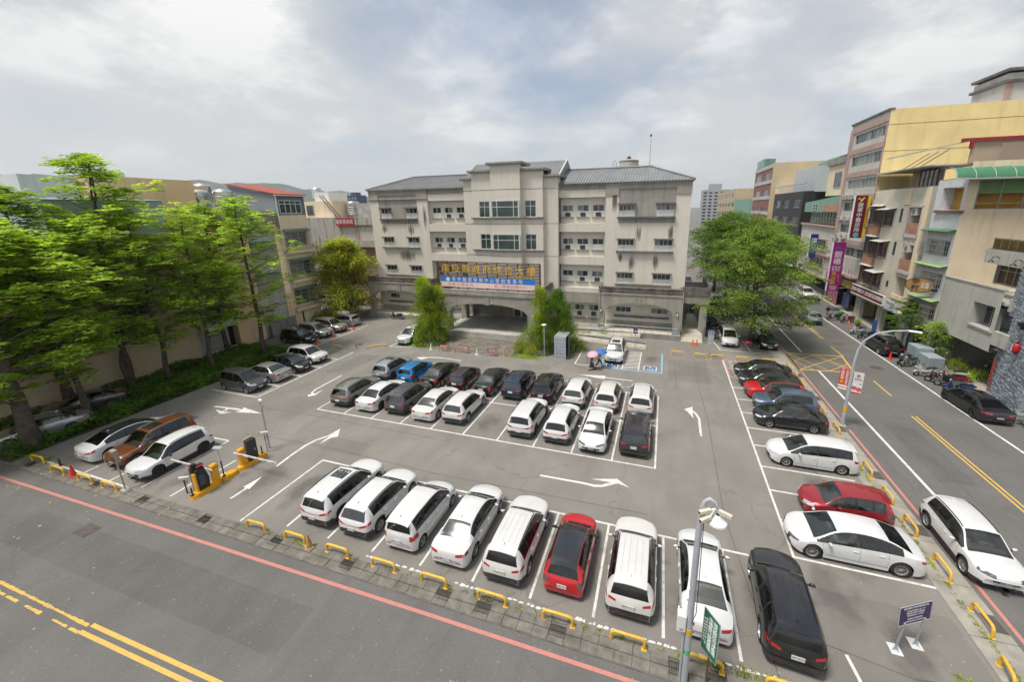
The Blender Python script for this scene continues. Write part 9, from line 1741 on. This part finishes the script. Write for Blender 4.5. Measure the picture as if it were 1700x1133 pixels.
def umbrella(label, x, y, rz, hand, cloth, tilt, rad=.55):
 t_ = thing('umbrella', label, 'umbrella', (x, y, 0), rz); hd = Vector(hand); ax = Vector((math.sin(tilt[0]), math.sin(tilt[1]), 1)).normalized(); top = hd + ax * .62; q = MB(); q.tube([hd - ax * .12, top], .009, 6); q.build('shaft', M_STEEL, t_); q = MB(); q.tube([hd - ax * .16, hd - ax * .02], .018, 6); q.build('handle', M_BLACK, t_)
 a1 = ax.orthogonal().normalized(); a2 = ax.cross(a1); q = MB(); n = 16; rings = ((.02, .0), (.25, -.045), (.45, -.14), (.56, -.23))
 for r_, h_ in rings:
  for k in range(n): a = 2 * math.pi * k / n; rr = r_ * (1 if k % 2 == 0 else .955) * rad / .55; q.v.append(tuple(top + a1 * (rr * math.cos(a)) + a2 * (rr * math.sin(a)) + ax * h_))
 for b in range(3):
  for k in range(n): q.f.append((b * n + k, (b + 1) * n + k, (b + 1) * n + (k + 1) % n, b * n + (k + 1) % n)); q.mi.append(0)
 q.f.append(tuple(range(n))); q.mi.append(0); q.build('canopy', cloth, t_, True, angle=30); q = MB(); q.tube([top, top + ax * .07], .008, 5); q.build('ferrule', M_STEEL, t_)
 for k in range(8): a = 2 * math.pi * k / 8; q = MB(); q.tube([top - ax * .02, top + a1 * (.54 * rad / .55 * math.cos(a)) + a2 * (.54 * rad / .55 * math.sin(a)) - ax * .235], .004, 4); q.build('rib', M_STEEL, t_)
 return t_
hA, hB = (.16, .16, 1.30), (.16, -.18, 1.30)
person('walking person in purple top and long dark skirt under a pink umbrella', -5.85, 33.75, R(25), mat('purple top', (.09, .03, .09), .8), mat('navy print skirt', (.025, .025, .06), .8, .6, 12), True, (1, (.16, .16, 1.26)), 1.56)
umbrella('pink umbrella held over the person in the purple top', -5.85, 33.75, R(25), (.16 * .93, .16 * .93, 1.26 * .93 + .02), mat('pink umbrella cloth', (.68, .38, .46), .7, .04), (-.25, -.25), .5)
person('walking person in pale shirt and dark trousers under a blue umbrella', -5.3, 34.55, R(20), mat('pale green shirt', (.38, .44, .42), .8), mat('dark trousers', (.035, .045, .05), .8), False, (-1, (.16, -.16, 1.28)), 1.68, .32, -.3)
umbrella('blue umbrella held over the person in the pale shirt', -5.3, 34.55, R(20), (.16, -.16, 1.30), mat('blue umbrella cloth', (.03, .14, .45), .7, .04), (.1, -.15), .52)
person('person in black standing beside the green box scooter', 21.5, 59.6, R(-60), mat('black jacket', (.02, .02, .022), .8), mat('light grey trousers', (.3, .28, .26), .8), False, (1, (.22, .16, 1.0)), 1.7, .08, -.02, z=-.06)
PB_ = thing('blue_pennant', 'tall blue advertising pennant by the scooters', 'banner', (23.3, 50.9, .05)); q = MB(); q.cyl((0, 0, 0), (0, 0, 2.2), .02, None, 6); q.build('pole', M_ALU, PB_); q = MB(); q.box(-.45, 0, -.01, .01, .5, 2.15); q.build('cloth', mat('blue pennant cloth', (.04, .10, .30), .7), PB_); q = MB(); q.cbox(-.2, .2, -.2, .2, -.05, .04, .02); q.build('base', M_BLACK, PB_)
SB_ = thing('sandwich_board', 'white sandwich board leaning by the shop entrance', 'sign', (23.9, 48.9, .05)); q = MB(); q.rbox((0, 0, .55), .04, .6, 1.15, .2, .15); q.build('board', mat('white enamel', (.66, .68, .7)), SB_); q = MB(); q.rbox((.25, .05, .53), .03, .6, 1.1, .2, -.18); q.build('back_board', M_ALU, SB_)
def pot(label, x, y, r, m, plant):
 t_ = thing('plant_pot', label, 'plant pot', (x, y, .05)); q = MB(); q.lathe([(.001, 0), (r * .7, 0), (r, r * 1.3), (r * 1.08, r * 1.32), (r * 1.05, r * 1.45), (r * .9, r * 1.4), (r * .85, r * 1.2), (.001, r * 1.2)], (0, 0, 0), 14); q.build('pot', m, t_, True, angle=40); rs = np.random.RandomState(int(x * 10)); n_ = 220; P = rs.normal(0, r * .55, (n_, 3)); P[:, 2] = np.abs(P[:, 2]) * 1.6 + r * 1.3; quads_obj('leaves', leaves_np(P, P * .5 + rs.normal(0, .5, (n_, 3)), .22, .07, rs, .2), plant, t_); return t_
M_TER = mat('terracotta', (.35, .12, .07), .8, .15, 3)
pot('terracotta pot with grassy plant by the shop step', 23.7, 56.2, .3, M_TER, LF2); pot('small terracotta pot before the garage', 25.2, 39.6, .22, M_TER, LF2); pot('dark round pot under the young tree', 25.3, 43.5, .4, mat('dark pot', (.1, .09, .085), .7), LF1); pot('stone pot at the slate corner', 24.3, 32.0, .35, M_CONCL, LF1)
# haze
mb = MB(); mb.box(-5800, 5800, -2900, 8800, -1.2, 420)
hm = bpy.data.materials.new('thin noon haze'); hm.use_nodes = True; ht = hm.node_tree; ht.nodes.clear()
ho = ht.nodes.new('ShaderNodeOutputMaterial'); hv = ht.nodes.new('ShaderNodeVolumePrincipled'); hv.inputs['Color'].default_value = (.90, .95, 1, 1); hv.inputs['Density'].default_value = .0001; hv.inputs['Anisotropy'].default_value = .2
ht.links.new(hv.outputs[0], ho.inputs['Volume'])
o = mb.build('haze', hm, kind='stuff'); tag(o, 'thin bluish haze over the town and hills', 'haze')
